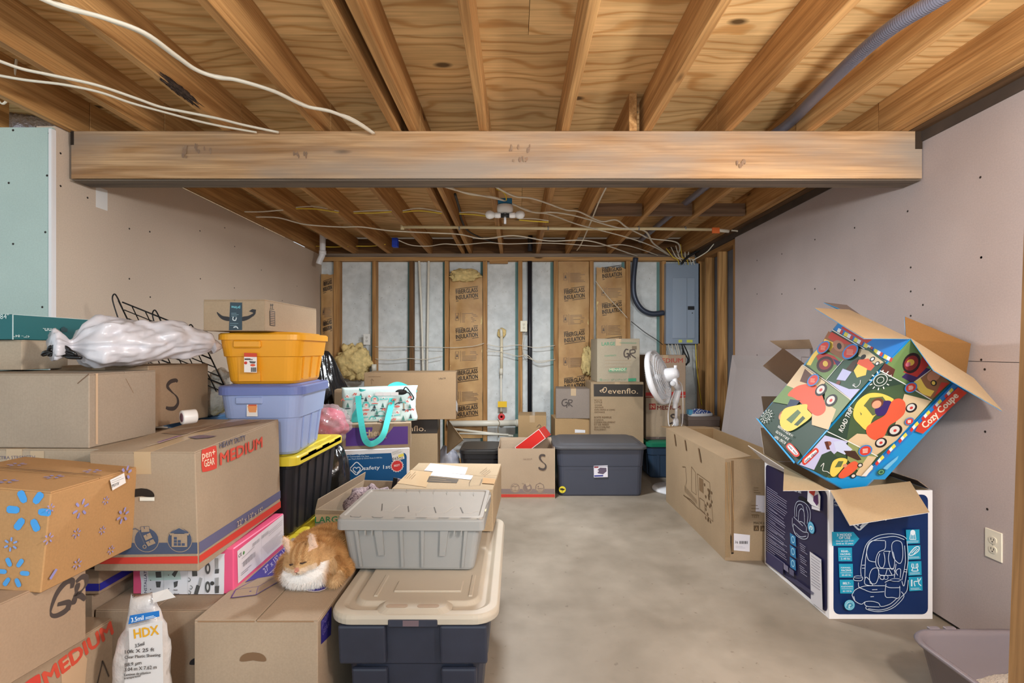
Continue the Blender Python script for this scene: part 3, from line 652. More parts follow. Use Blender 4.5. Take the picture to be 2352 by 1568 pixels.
q = MB(); q.quad([P(352, 1384, 1.44)-Vector((-1.088, 1.462, 0)), P(403, 1371, 1.42)-Vector((-1.088, 1.462, 0)), P(384, 1352, 1.45)-Vector((-1.088, 1.462, 0)), P(350, 1362, 1.46)-Vector((-1.088, 1.462, 0))], plain((236, 234, 232), .3), .001); q.build('hang_tab', r)
def psurf(a, b): return 0
g = G(r, (-.07, -.041, 0), (1, 0, 0), (0, 0, 1)).crop(0, 1200, 4.26)
g.poly([(1262, 1030), (1590, 955), (1600, 1568), (1220, 1568), (1270, 1250)], plain((214, 212, 212), .3))
g.poly([(1258, 992), (1275, 905), (1560, 858), (1564, 915)], (28, 112, 190)); g.text('3.5mil', (1290, 972), (1410, 945), (1286, 930), (235, 240, 245), .02); g.bars((1428, 938), (1540, 912), (1428, 925), 2, (200, 220, 235), .002)
g.text('HDX', (1322, 1128), (1560, 1085), (1312, 1042), (222, 166, 40), .04)
for i, (t_, y, x) in enumerate((('3.5mil', 1205, 1420), ('10ft X 25 ft', 1262, 1518), ('Clear Plastic Sheeting', 1310, 1580), ('88.9 µm', 1388, 1395), ('3.04 m X 7.62 m', 1430, 1545), ('Laminas de plástico', 1475, 1490), ('transparente', 1505, 1392))): g.text(t_, (1232 if i else 1330, y+12), (x, y-14), None if i in (2, 5, 6) else (1232 if i else 1328, y-22), (70, 66, 66), .008)
g.done()
# --- EXTRA STRENGTH box, big plain box, S box -----------------------------------------------------
w, d, h = .56, .45, .343
r = carton('cardboard_box', 'brown box with EXTRA STRENGTH print, mostly hidden behind the blue-flower box', -1.922, -1.362, 1.66, 2.11, .602, h, 0, card((196, 168, 136)))
g = face(r, w, d, h, 'F').crop(0, 660, 3.92); g.poly([(275, 1470), (400, 1470), (400, 1568), (275, 1568)], TAPE); g.text('EXTRA STRENGTH', (-40, 1548), (318, 1540), None, (100, 90, 110), 0); g.done()
w, d, h = .56, .295, .245
r = carton('cardboard_box', 'big plain greyish brown box with a crushed corner, under the white bag', -1.957, -1.397, 1.676, 1.971, .9465, h, -2, card((186, 160, 132)), seam='x', tape=False)
g = face(r, w, d, h, 'F').crop(0, 660, 3.92); g.line([(700, 865), (740, 830), (790, 790), (855, 755)], .003, (110, 80, 56)); g.done('crushed_crease')
g = face(r, w, d, h, 'R').crop(0, 660, 3.92); g.line([(1130, 820), (1200, 950)], .0012, (150, 116, 84)); g.rect(858, 757, 880, 1410, plain((200, 172, 142), .8)); g.done('crease_lines')
w, d, h = .40, .36, .245
r = carton('cardboard_box', 'brown box with a single S written in marker beside the tape roll', -1.825, -1.425, 1.985, 2.345, .962, h, -2.5, card((186, 150, 114)))
g = face(r, w, d, h, 'R').crop(0, 660, 3.92); g.line([(1596, 850), (1580, 835), (1530, 850), (1506, 890), (1540, 935), (1590, 985), (1600, 1040), (1570, 1085), (1525, 1090), (1492, 1080)], .012, INK, True, taper=True); g.done()
# --- tape roll ---------------------------------------------------------------------------------------
r = thing('tape_roll', 'roll of white packing tape lying on the red-striped moving box', 'tape roll', T(-1.245, 1.93, .9852+.0))
ax = Vector((.62, .78, 0.03)); q = MB(); q.lathe([(.017, -.024), (.026, -.024), (.027, -.02), (.027, .02), (.026, .024), (.017, .024), (.017, -.024)], plain((228, 224, 220), .3), (0, 0, .03), ax, 28); q.build('tape', r)
q = MB(); q.lathe([(.0155, -.0245), (.0172, -.0245), (.0172, .0245), (.0155, .0245), (.0155, -.0245)], plain((150, 110, 120), .7), (0, 0, .03), ax, 28); q.build('core', r)
# --- small box and teal TV-mount box ----------------------------------------------------------------
carton('cardboard_box', 'small plain box between the big plain box and the teal box', -2.12, -1.783, 1.83, 2.02, 1.197, .108, 0, card((200, 172, 140)), tape=False)
w, d, h = .30, .49, .09
TL = plain((18, 96, 100), .45)
r = thing('product_box', 'long teal box with upside-down white lettering near the left edge', 'box', T(-1.945, 2.055, 1.3065))
MB().box(-w/2, -d/2, 0, w/2, d/2, h, TL, .002).build('carton_body', r)
ED = plain((206, 222, 220), .7); q = MB(); q.box(w/2-.0015, -d/2-.0006, 0, w/2+.0006, -d/2+.0012, h, ED); q.box(w/2-.001, -d/2, h-.0012, w/2+.0006, d/2, h+.0004, ED); q.build('worn_edges', r)
g = face(r, w, d, h, 'R').crop(0, 660, 3.92)
g.text('onn.', (497, 368), (384, 366), (496, 402), (222, 232, 230), .03); g.text('47"– 84"', (263, 432), (120, 424), (263, 452), (214, 228, 226)); g.bars((905, 346), (1040, 352), (905, 358), 2, (150, 190, 190), .0015)
g.poly([(540, 370), (570, 352), (605, 372), (600, 400), (550, 400)], (36, 70, 76)); g.done()
g = face(r, w, d, h, 'F').crop(0, 660, 3.92); g.text('47– 84"', (-110, 290), (85, 280), None, (210, 226, 224)); g.done()
# --- white plastic bag ---------------------------------------------------------------------------------
r = thing('white_plastic_bag', 'stuffed white plastic bag tied with black cord lying on the boxes', 'bag', T(-1.42, 2.0, 1.192))
WBG = plain((208, 206, 212), .24, 0, .55, var=.03, nsc=4, bmp=.25, bsc=26)
A, B = P(168, 800, 1.80)-Vector((-1.42, 2.0, 1.2)), P(512, 826, 2.2)-Vector((-1.42, 2.0, 1.2))
ax = (B-A); L = ax.length; ax.normalize(); sd = ax.cross(Vector((0, 0, 1))).normalized()
rings = []
for i in range(73):
    t = -.115+1.115*i/72; pr = [(-.15, .052), (-.10, .060), (-.06, .045), (-.025, .022), (.0, .026), (.04, .068), (.12, .098), (.3, .1), (.5, .093), (.7, .078), (.85, .052), (.95, .024), (1, .004)]
    for (t0, v0), (t1, v1) in zip(pr, pr[1:]):
        if t0 <= t <= t1: rad = v0+(v1-v0)*(t-t0)/(t1-t0); break
    c = A+ax*(L*t); ring = []
    for j in range(56):
        a = 2*math.pi*j/56; y, z = math.cos(a)*rad*1.25, math.sin(a)*rad*.88
        pleat = math.sin(a*9+3*mn.noise(Vector((t*3, a, 0))))*.16*max(0, 1-abs(t)*2.6)
        n = mn.noise(Vector((t*5, y*11, z*11+4)))*.2+(abs(mn.noise(Vector((math.cos(a)*2.6, math.sin(a)*2.6, t*4.5))))-.25)*.34+(abs(mn.noise(Vector((math.cos(a)*5, math.sin(a)*5, t*9+3))))-.2)*.16+mn.noise(Vector((t*20, y*44, z*44)))*.04+pleat
        zc = .078+rad*.1-(.02 if t > .9 else 0)
        p = c+sd*(y*(1+n))+Vector((0, 0, 1))*(z*(1+n)); p.z = max(zc-.07+.088+z*(1+n)-.012 if 0 else .012+zc+z*(1+n)+.02*t, .011+.003*mn.noise(Vector((t*20, a*3, 1))))
        ring.append(tuple(p))
    rings.append(ring)
MB().loft(rings, WBG, True, True, True).build('bag_body', r)
BT = plain((22, 22, 24), .2, 0, .6); q = MB(); o = A+Vector((-.004, -.035, .045))-Vector((0, 0, A.z))+Vector((0, 0, .02))
for k in range(9):
    a = random.uniform(0, 6.28); q.tube(cat_spline([o, o+Vector((math.cos(a)*.04, -.02, abs(math.sin(a))*.03)), o+Vector((math.cos(a)*.06, -.012, -.005)), o+Vector((math.cos(a+.8)*.025, -.018, .004))]), .0058, BT, 6)
q.tube(cat_spline([o, o+Vector((.03, -.012, -.012)), o+Vector((.07, -.008, -.014))]), [.007]*13, BT, 6); q.build('black_tie', r)
# --- black wire rack -------------------------------------------------------------------------------------
r = thing('wire_rack', 'black wire rack leaning behind the white bag', 'rack', T(-1.62, 2.375, 1.2))
WK = plain((34, 32, 32), .4, .5); O = Vector((-1.62, 2.375, 1.2))
p00, p10 = P(285, 698, 2.36)-O, P(405, 745, 2.36)-O; e1 = Vector((.375, 0.0, -.15)); e2 = Vector((.145, 0, -.30))
p00 = P(272, 690, 2.37)-O
for k in range(8): MB().tube([p00+e2*(k/7*.95)+e1*(.02 if k else .05), p00+e2*(k/7*.95)+e1], .0026 if k % 3 else .0036, WK, 5).build('long_wire', r)
for k in range(7): MB().tube([p00+e1*(k/6), p00+e1*(k/6)+e2], .0034 if k in (0, 6) else .0024, WK, 5).build('cross_wire', r)
for k in (0, .5, .95):
    s_ = p00+e1*k; MB().tube(cat_spline([s_+e2*.16, s_+e2*.02+Vector((-.008, 0, .02)), s_+Vector((-.02, 0, .03)), s_+Vector((-.03, .004, 0)), s_+e2*.35+Vector((-.06, .02, .0))]), .003, WK, 6).build('hook', r)
# --- fleece bundle on a blue bin -------------------------------------------------------------------------
r = thing('fleece_blanket', 'bundle of white fleece between the S box and the yellow tote', 'blanket', T(-1.475, 2.47, .957))
FL = plain((214, 204, 190), .95, 0, .1, var=.06, nsc=30, bmp=1.0, bsc=90)
q = MB()
for c, rad in (((.01, -.02, .07), (.06, .06, .075)), ((.03, 0, .15), (.055, .06, .06)), ((.045, -.01, .19), (.04, .05, .035)), ((0, .03, .05), (.07, .05, .05))):
    q.ell(c, rad, FL, 26, 16, lambda d_: 1+.22*mn.noise(d_*3+Vector(c)*9)+.06*mn.noise(d_*12))
q.build('folds', r)
def tote(name, label, x, y, z, w, d, h, body, lid, rz=0, taper=.88, rad=.05, lidh=.045, ribs=(3, 3), lidover=.018, band=.3, cat='tote', group=None, ribw=.03):
    r = thing(name, label, cat, T(x, y, z, rz), group); q = MB(); hb = h-lidh*.7
    R = lambda k, zz, e=0: rr(w*k+e, d*k+e, rad*k, zz, n=7)
    kb = lambda zz: taper+(1-taper)*zz/hb
    zb = hb*(1-band)
    q.loft([R(kb(0)*.96, 0), R(kb(0.012), .012), R(kb(zb), zb), R(kb(zb)+.0, zb+.003, .012), R(kb(hb), hb, .012)], body, smooth=False); q.build('tote_body', r)
    for sgn, cnt, ln, axis in ((-1, ribs[0], w, 0), (1, ribs[1], d, 1), (-1, ribs[1], d, 1)):
        for i in range(cnt):
            t = (i+.5)/cnt-.5; k0, k1 = kb(.02), kb(zb); m = MB()
            if axis == 0:
                xa, xb = t*ln*k0*.86, t*ln*k1*.86; ya, yb = sgn*d*k0/2, sgn*d*k1/2; s_ = ribw
                V = [(xa-s_*.35, ya, .02), (xa+s_*.35, ya, .02), (xb+s_/2, yb, zb), (xb-s_/2, yb, zb)]; V += [(a, b_+sgn*.006, c) for a, b_, c in V]
            else:
                xa, xb = sgn*w*k0/2, sgn*w*k1/2; ya, yb = t*ln*k0*.86, t*ln*k1*.86; s_ = ribw
                V = [(xa, ya-s_*.35, .02), (xa, ya+s_*.35, .02), (xb, yb+s_/2, zb), (xb, yb-s_/2, zb)]; V += [(a+sgn*.006, b_, c) for a, b_, c in V]
            m.add(V, [(4, 5, 6, 7), (0, 4, 7, 3), (1, 2, 6, 5), (0, 1, 5, 4), (3, 7, 6, 2)], body); m.build('rib', r)
    if lid:
        q = MB(); e = lidover*2
        q.loft([R(1, h-lidh, e-.004), R(1, h-lidh, e), R(1, h-.012, e), R(1, h-.006, e-.012), R(1, h-.006, -.03), R(1, h, -.045)], lid); q.build('lid', r)
    return r
r = tote('storage_tote', 'slim blue bin standing behind the S box below the fleece', -1.56, 2.49, .0, .19, .2, .955, plain((70, 110, 150), .4), plain((60, 100, 142), .4), ribs=(1, 1))
# --- stacked totes: black with yellow lids ------------------------------------------------------------------
BKP = plain((38, 38, 42), .35, 0, .5); YLW = plain((222, 200, 56), .35, 0, .5)
def lugs(r, w, d, h, mat, lidh):
    for i in range(6):
        y = -d/2+.06+i*(d-.12)/5; MB().box(w/2-.02, y-.052, h-lidh+.004, w/2+.03, y+.052, h-(.004 if i % 2 else .012), mat, .006).build('lid_lug', [o for o in r.children if o.name.startswith('lid')][0])
r = tote('storage_tote', 'black tote with a yellow lid at floor level under a second one', -1.215, 2.53, 0, .44, .72, .44, BKP, YLW, 0, .86, .04, .06, (4, 6), .02, .12); lugs(r, .43, .72, .44, YLW, .06)
r = tote('storage_tote', 'black tote with a yellow lid under the lilac tote', -1.19, 2.495, .4415, .43, .56, .3695, BKP, YLW, 0, .88, .04, .045, (3, 5), .025, .1); lugs(r, .42, .54, .3695, YLW, .04)
LIL = plain((156, 172, 214), .35, 0, .5); LIL2 = plain((106, 120, 178), .38, 0, .5)
def handle_panel(r, x0, x1, y, z0, z1, mat):
    q = MB(); q.quad([(x0, y, z0), (x1, y, z0), (x1, y-.014, z1), (x0, y-.014, z1)], mat, .03, Vector((0, -1, 0))); q.build('handle_panel', r)
    MB().box(x0-.012, y-.034, z1-.03, x1+.012, y+.01, z1+.004, mat, .006).build('handle', r)
r = tote('storage_tote', 'lilac blue storage tote in the middle of the tote stack', -1.118, 2.385, .8115, .335, .43, .31, LIL, LIL2, 5, .82, .06, .045, (0, 3), .014, .42)
handle_panel(r, -.085, .005, -.19, .02, .255, LIL)
g = G(r, (-.035, -.2205, .11), (1, 0, 0), (0, .06, 1)); g.crop(430, 660, 2.703); g.poly([(370, 720), (395, 700), (435, 705), (438, 800), (370, 800)], (232, 226, 220)); g.poly([(380, 722), (432, 715), (432, 760), (380, 765)], (214, 92, 60)); g.poly([(375, 735), (435, 735), (428, 775), (385, 775)], (228, 150, 90)); g.done('sticker')
YEL = plain((232, 160, 32), .35, 0, .5); YEL2 = plain((236, 166, 36), .33, 0, .5)
r = tote('storage_tote', 'orange yellow storage tote on top of the lilac one', -1.12, 2.385, 1.1225, .338, .43, .225, YEL, YEL2, 5, .86, .06, .035, (0, 3), .012, .42)
handle_panel(r, -.09, .0, -.195, .012, .185, YEL)
g = G(r, (-.045, -.2265, .09), (1, 0, 0), (0, .06, 1)).crop(430, 660, 2.703)
g.poly([(354, 405), (433, 408), (433, 528), (354, 526)], (236, 230, 226)); g.poly([(354, 405), (433, 408), (433, 432), (354, 430)], (206, 70, 46)); g.circ((364, 468), (374, 468), (206, 60, 46), 12); g.oval((408, 482), (424, 482), (408, 490), (220, 90, 60)); g.poly([(385, 456), (428, 460), (420, 472), (392, 470)], (90, 86, 84))
for k in range(7): g.line([(398+k*5, 496), (398+k*5, 524)], .0022, (60, 56, 56))
g.text('RoughTote', (358, 447), (404, 446), None, (50, 40, 40), .02) if False else g.bars((358, 443), (410, 443), (358, 447), 2, (60, 40, 40), .003); g.done('sticker')
# --- carton with the curved arrow -----------------------------------------------------------------------------
w, d, h = .262, .50, .131
r = carton('shipping_box', 'shipping box with a curved black arrow and dark tape on top of the totes', -1.295, -1.033, 2.11, 2.61, 1.3485, h, -2, card((190, 158, 122)), tape=False)
g = face(r, w, d, h, 'F').crop(430, 660, 2.703); DK = (44, 42, 44)
g.spl([(185, 152), (220, 176), (262, 184), (262, 208), (222, 200), (196, 178)], DK); g.spl([(342, 184), (380, 176), (410, 162), (414, 172), (380, 198), (342, 208)], DK)
g.poly([(384, 148), (405, 134), (428, 138), (424, 164), (408, 182), (410, 156)], DK)
g.poly([(268, 92), (342, 94), (342, 264), (260, 266)], plain((22, 46, 58), .2, 0, .6)); g.text('prime', (330, 118), (276, 114), (330, 136), (120, 200, 214), .02)
g.bars((276, 160), (325, 160), (276, 178), 3, (120, 150, 160), .002); g.line([(288, 182), (286, 200), (302, 204), (308, 186)], .004, (210, 220, 224), True); g.line([(290, 250), (296, 245), (310, 245), (318, 256)], .004, (210, 220, 224), True); g.bars((268, 222), (325, 224), (268, 234), 2, (120, 150, 160), .002); g.done()
g = face(r, w, d, h, 'R').crop(430, 660, 2.703)
for x in (518, 529): g.line([(x, 132), (x, 104)], .003, DK); g.poly([(x-5, 112), (x, 100), (x+5, 112)], DK)
g.line([(510, 134), (538, 136)], .002, DK); g.poly([(510, 142), (543, 148), (544, 240), (512, 236)], plain((70, 58, 50)))
for k in range(8): g.poly([(514, 150+k*11), (539, 153+k*11), (539, 157+k*11), (514, 154+k*11)], (196, 160, 124))
g.done()
# --- garbage bag, clear bag with pink cloth -----------------------------------------------------------------
BB = plain((26, 26, 28), .18, 0, .7, bmp=.5, bsc=22)
def bag(name, label, c, rad, mat, seed=0, fold=.16, part='bag_body', nu=90, nv=60):
    r = thing(name, label, 'bag', T(c[0], c[1], c[2]-rad[2])); q = MB()
    def fn(d_):
        a = math.atan2(d_.y, d_.x); n = mn.noise(d_*2.2+Vector((seed, 0, 0)))*fold*1.4
        rid = 1-abs(mn.noise(Vector((math.cos(a)*7, math.sin(a)*7, d_.z*2.2+seed))))
        rid2 = 1-abs(mn.noise(Vector((math.cos(a)*15, math.sin(a)*15, d_.z*4+seed)))); return 1+n+.12*fold*5*(rid-.8)+.05*(rid2-.8)
    q.ell((0, 0, rad[2]), rad, mat, nu, nv, fn); q.v = [(x, y, max(z, .001)) for x, y, z in q.v]; q.build(part, r); return r
bag('garbage_bag', 'shiny black garbage bag between the totes and the patterned tote bag', (-1.52, 3.22, .60), (.27, .2, .60), BB, 3, .12)
bag('garbage_bag', 'second black garbage bag behind the patterned tote bag, below the yellow fiberglass', (-1.65, 4.12, .64), (.31, .26, .65), BB, 9, .12)
bag('garbage_bag', 'small black garbage bag under the clear bag of pink cloth', (-1.14, 3.10, .36), (.125, .14, .36), BB, 21, .1, 'bag_body', 60, 40)
r = bag('clear_bag', 'clear plastic bag holding pink cloth beside the lilac tote', (-1.14, 3.06, .815), (.115, .12, .10), plain((206, 84, 112), .9, 0, .1, var=.3, nsc=14, bmp=1, bsc=80), 5, .12, 'pink_cloth', 50, 30)
q = MB(); q.ell((0.0, -.005, .105), (.135, .14, .118), plain((196, 184, 186), .12, 0, .6, alpha=.35), 60, 40, lambda d_: 1+.2*mn.noise(d_*3+Vector((8, 0, 0)))+.06*mn.noise(d_*11)); q.v = [(x, y, max(z, .0012)) for x, y, z in q.v]; q.build('clear_plastic', r)
# ================================================================== MIDDLE FOREGROUND
NV = plain((46, 50, 64), .42, 0, .45, var=.12, nsc=14); BGE = plain((184, 174, 158), .5, 0, .35, var=.05, nsc=5)
r = thing('storage_tote', 'big dark navy tote with a dusty beige lid in the centre foreground', 'tote', T(-.325, 2.05, 0))
w, d, h = .50, .90, .45
q = MB(); q.loft([rr(w*.80, d*.86, .05, 0), rr(w*.82, d*.87, .055, .02), rr(w*.9, d*.93, .06, .26), rr(w*.9+.016, d*.93+.016, .06, .268), rr(w*.98, d*.98, .06, .418)], NV); q.build('tote_body', r)
for sx in (-1, 1):
    for z0, z1, k0, k1 in ((.02, .255, .425, .46), (.275, .405, .472, .488)):
        m = MB(); V = []
        for z, k in ((z0, k0), (z1, k1)):
            xs = (sx*.085, sx*(w*.40+(.035 if z0 > .2 else .0))); V += [(xs[0], -d*k-.001, z), (xs[1], -d*k-.001, z), (xs[1], -d*k-.022, z), (xs[0], -d*k-.022, z)]
        m.add(V, [(3, 2, 1, 0), (4, 5, 6, 7), (0, 1, 5, 4), (1, 2, 6, 5), (2, 3, 7, 6), (3, 0, 4, 7)], NV); m.build('front_panel', r, bevel=.008, weld=True)
q = MB(); q.loft([rr(w+.03, d+.02, .075, .408, n=8), rr(w+.04, d+.03, .08, .410, n=8), rr(w+.042, d+.032, .08, .428, n=8), rr(w+.03, d+.02, .075, .440, n=8), rr(w-.02, d-.03, .06, .442, n=8), rr(w-.05, d-.06, .05, .434, n=8), rr(w-.08, d-.10, .05, .435, n=8), rr(w-.10, d-.125, .045, .448, n=8)], BGE); q.build('lid', r, bevel=.003)
for x0, y0, x1, y1, hh in ((-.15, -.36, -.135, -.20, .452), (-.09, -.33, .14, -.25, .453), (.165, -.36, .18, -.2, .452)): MB().box(x0, y0, .445, x1, y1, hh, BGE, .003).build('lid_ridge', r)
q = MB(); q.loft([rr(.24, .085, .03, .44, .0, -.415), rr(.2, .06, .025, .452, 0, -.415)], BGE); q.build('lid_ridge', r)
q = MB()
for x in (-.055, .045): q.loft([rr(.07, .022, .01, .4525, x, -.43), rr(.066, .018, .009, .4532, x, -.43)], plain((160, 138, 116), .6))
q.build('lid_pockets', r)
MB().box(-.075, -d/2-.0185, .404, .08, -d/2+.02, .4285, NV, .003).build('latch', r)
MB().box(-.028, -d/2-.0192, .408, .022, -d/2-.0184, .426, plain((110, 92, 98), .4)).build('latch_label', r)
# --- grey hinged-lid tote
GR_ = plain((152, 152, 150), .42, 0, .4, var=.03, nsc=4); GRL = plain((156, 150, 142), .5, 0, .35, var=.05, nsc=3)
r = thing('hinged_lid_tote', 'grey hinged-lid tote with ribbed front standing on the beige lid', 'tote', T(-.385, 2.05, .4545, -1))
w, d, h = .545, .385, .2
q = MB(); q.loft([rr(w*.84, d*.84, .02, 0), rr(w*.855, d*.855, .022, .008), rr(w*.93, d*.93, .02, h-.048)], GR_); q.build('tote_body', r)
q = MB(); q.loft([rr(w*.93, d*.93, .02, h-.048), rr(w, d, .018, h-.047), rr(w, d, .018, h-.012), rr(w*.985, d*.98, .018, h-.006)], GR_); q.build('rim', r, bevel=.002)
for x, s_ in ((-.2, .012), (-.118, .03), (-.034, .012), (.045, .012), (.125, .03), (.205, .012)):
    m = MB(); zt = h-.048; k0, k1 = .855+.0, .93; b0 = .012 if s_ < .02 else .055
    kk = k0+(k1-k0)*b0/zt; V = [(x*.93-s_*.35, -d*kk/2, b0), (x*.93+s_*.35, -d*kk/2, b0), (x+s_/2, -d*k1/2, zt), (x-s_/2, -d*k1/2, zt)]; V += [(a, b_-.008, c) for a, b_, c in V]
    m.add(V, [(4, 5, 6, 7), (0, 4, 7, 3), (1, 2, 6, 5), (0, 1, 5, 4)], GR_); m.build('rib', r)
for x in (-.163, -.138, .165, .19): MB().box(x-.002, -d/2-.006, h-.062, x+.002, -d/2+.004, h-.046, GR_).build('hinge_pin', r)
for y0, y1 in ((-d/2+.012, -.005), (.003, d/2-.012)): pass
q = MB(); q.loft([rr(w*.985, d*.98, .018, h-.006), rr(w*.98, d*.97, .018, h), rr(w*.93, d*.9, .015, h+.001), rr(w*.91, d*.87, .012, h-.004)], GRL); q.build('lid', r)
g = face(r, w, d, h, 'T', -.0032).crop(700, 820, 4.126)
g.line([(735, 1380), (730, 1445), (830, 1450), (900, 1395), (980, 1400), (985, 1455), (1080, 1460), (1150, 1408), (1225, 1410), (1245, 1465), (1330, 1465), (1410, 1412), (1475, 1415), (1500, 1465), (1570, 1468), (1620, 1452), (1690, 1452)], .0016, (206, 196, 182))
for a in (((735, 1380), (730, 1445)), ((980, 1402), (986, 1456)), ((1227, 1412), (1244, 1465)), ((1476, 1415), (1500, 1468))): g.line(a, .004, (84, 76, 68))
g.line([(1760, 1300), (1640, 1540)], .012, (140, 134, 126)); g.rect(1690, 1430, 1735, 1455, (222, 206, 158)); g.line([(980, 1500), (1050, 1470), (1070, 1510), (1170, 1490), (1180, 1520), (1330, 1495)], .0008, (150, 142, 132), True); g.done('lid_seams')
g = face(r, w, d, h, 'T', .001).crop(400, 1100, 2.94)
for x, y in ((1225, 256), (1372, 262), (1520, 270), (1668, 275), (1818, 280), (1965, 287)): g.line([(x-36, y-8), (x-28, y), (x+28, y+2), (x+36, y-6)], .004, (96, 94, 90))
for x in range(8): g.line([(1390+x*90, 62+x*4.5), (1394+x*90, 75+x*4.5)], .002, (120, 118, 112))
g.done('hinge_slots')
# --- taped flat box with papers
w, d, h = .46, .52, .188
r = carton('cardboard_box', 'heavily taped flat box with white paper labels behind the grey hinged-lid tote', -.552, -.092, 2.285, 2.805, .4545, h, -2.5, card((204, 172, 132)), tape=False, seam='x')
g = face(r, w, d, h, 'T', .0015).crop(700, 820, 4.126)
g.poly([(862, 1195), (1000, 1070), (1210, 1095), (1150, 1235)], plain((208, 178, 138), .3)); g.poly([(1180, 1130), (1460, 1160), (1440, 1195), (1155, 1185)], (84, 74, 62)); g.bars((1190, 1150), (1440, 1172), (1180, 1168), 2, (190, 160, 120), .003)
g.poly([(1190, 1008), (1545, 1048), (1520, 1115), (1130, 1078)], (234, 232, 238)); g.poly([(1215, 1085), (1595, 1125), (1575, 1165), (1190, 1125)], (236, 234, 238))
g.bars((1180, 1040), (1300, 1052), (1165, 1062), 3, (120, 116, 120), .0015); g.bars((1340, 1125), (1500, 1140), (1330, 1138), 2, (130, 126, 130), .0015)
g.line([(1560, 1195), (1580, 1155), (1680, 1160), (1660, 1215), (1560, 1225)], .002, (80, 66, 50), closed=True); g.bars((1660, 1100), (1740, 1040), (1700, 1130), 4, (140, 112, 80), .002); g.bars((945, 1150), (1010, 1080), (1010, 1160), 4, (150, 120, 88), .002)
g.poly([(1690, 1150), (1815, 1160), (1810, 1210), (1680, 1200)], plain((200, 160, 112), .3)); g.line([(930, 1065), (1800, 1140)], .003, (190, 158, 118)); g.done()
# --- open LARGE carton with cloth
w, d, h = .365, .56, .5
r = open_carton('open_box', 'open carton with green LARGE print holding patterned cloth, behind the cat', -.935, -.57, 2.42, 2.98, 0, h, -7, card((190, 160, 124)), card((188, 158, 126)), (('L', .05, -12),))
g = face(r, w, d, h, 'F').crop(700, 820, 4.126); g.rect(48, 1488, 330, 1560, (206, 178, 140)); g.text('LARGE', (78, 1568), (360, 1562), (78, 1512), (60, 140, 90), .03); g.done()
q = MB(); PF = None
m, nt, b_ = mbase('patterned_cloth', .85, 0, .15); vo = nn(nt, 'ShaderNodeTexNoise', Scale=34, Detail=3.0, Distortion=2.0); nt.links.new(coords(nt), vo.inputs['Vector']); nt.links.new(ramp(nt, vo.outputs['Fac'], [(.35, lin((70, 54, 64))), (.5, lin((176, 158, 160))), (.65, lin((110, 92, 100)))]), b_.inputs['Base Color'])
r = thing('cloth_bundle', 'black and mauve patterned cloth bundle inside the open LARGE carton', 'cloth', T(-.77, 2.66, .33))
q = MB(); q.ell((0, 0, .09), (.13, .14, .13), m, 40, 24, lambda d_: 1+.25*mn.noise(d_*3)); q.build('patterned_part', r)
q = MB(); q.ell((.02, -.09, .03), (.12, .06, .09), plain((30, 28, 30), .8), 30, 18, lambda d_: 1+.2*mn.noise(d_*3+Vector((2, 0, 0)))); q.build('black_part', r)
r = thing('cloth_bag', 'folded black and mauve bag strap sticking up in the open LARGE carton', 'cloth', T(-.70, 2.88, .34))
q = MB(); q.quad([(-.02, 0, 0), (.09, .0, 0), (.05, .01, .19), (.02, .0, .2)], m, .012); q.build('patterned_part', r); q = MB(); q.quad([(-.035, -.004, 0), (-.005, -.004, 0), (.028, -.004, .2), (.005, -.004, .205)], plain((28, 26, 28), .7), .01); q.build('black_part', r)
# ================================================================== CAR-SEAT BOX, DELIVERY BOX, TOTE BAG (middle back)
BL = (18, 84, 138); WH = plain((232, 230, 232), .45, 0, .4)
def heart_logo(g, c, s_, col, wd):
    c = Vector(c)
    g.line([tuple(c+Vector(p)*s_) for p in ((0, -1), (.86, -.22), (1, 0), (.86, .22), (.2, .92), (0, 1), (-.2, .92), (-.86, .22), (-1, 0), (-.86, -.22), (-.2, -.9))], wd, col, closed=True)
    g.line([tuple(c+Vector(p)*s_) for p in ((.05, -.75), (.5, -.3), (.56, .0), (.36, .22), (.12, .15), (0, .0), (-.15, .16), (-.36, .22), (-.56, 0), (-.45, -.3), (-.1, -.62))], wd, col)
w, d, h = .488, .6, .607
r = thing('car_seat_box', 'blue and white car seat box standing below the purple delivery box', 'box', T(-1.022, 3.676, 0, 12))
MB().box(-w/2, -d/2, 0, w/2, d/2, h, WH, .003).build('carton_body', r)
g = face(r, w, d, h, 'F'); g.rrect(.022, .02, w-.018, h-.03, .03, BL, .35); g.crop(700, 820, 4.126)
g.text('Grow and Go™ Sprint', (328, 928), (568, 922), None, (224, 234, 242), .02); g.text('All-in-One Convertible Car Seat', (328, 950), (608, 944), None, (200, 220, 236), .01); g.text("The Car Seat That's Built to Grow from 5-100 lbs.", (328, 976), (736, 956), None, (200, 220, 236), .01)
c = g.t((492, 1054)); cc = g.c; g.c = None; heart_logo(g, c, .042, (228, 236, 242), .006); g.c = cc
g.text('safety 1st', (556, 1068), (812, 1052), (556, 1034), (228, 236, 242), .02)
g.poly([(818, 900), (930, 866), (945, 960), (835, 985)], (228, 226, 222)); g.text('F6592', (838, 980), (932, 956), None, (50, 46, 46), .02); g.bars((826, 900), (920, 872), (830, 925), 4, (150, 150, 150), .002); g.poly([(885, 925), (935, 910), (940, 935), (890, 950)], (236, 220, 90))
c = g.t((875, 1028)); g.c = None
g.poly([tuple(c+Vector((math.cos(a*math.pi/16), math.sin(a*math.pi/16)))*(.044 if a % 2 else .038)) for a in range(32)], (232, 226, 226)); g.poly([tuple(c+Vector((math.cos(a*math.pi/16), math.sin(a*math.pi/16)))*(.039 if a % 2 else .033)) for a in range(32)], (206, 50, 52)); g.c = cc
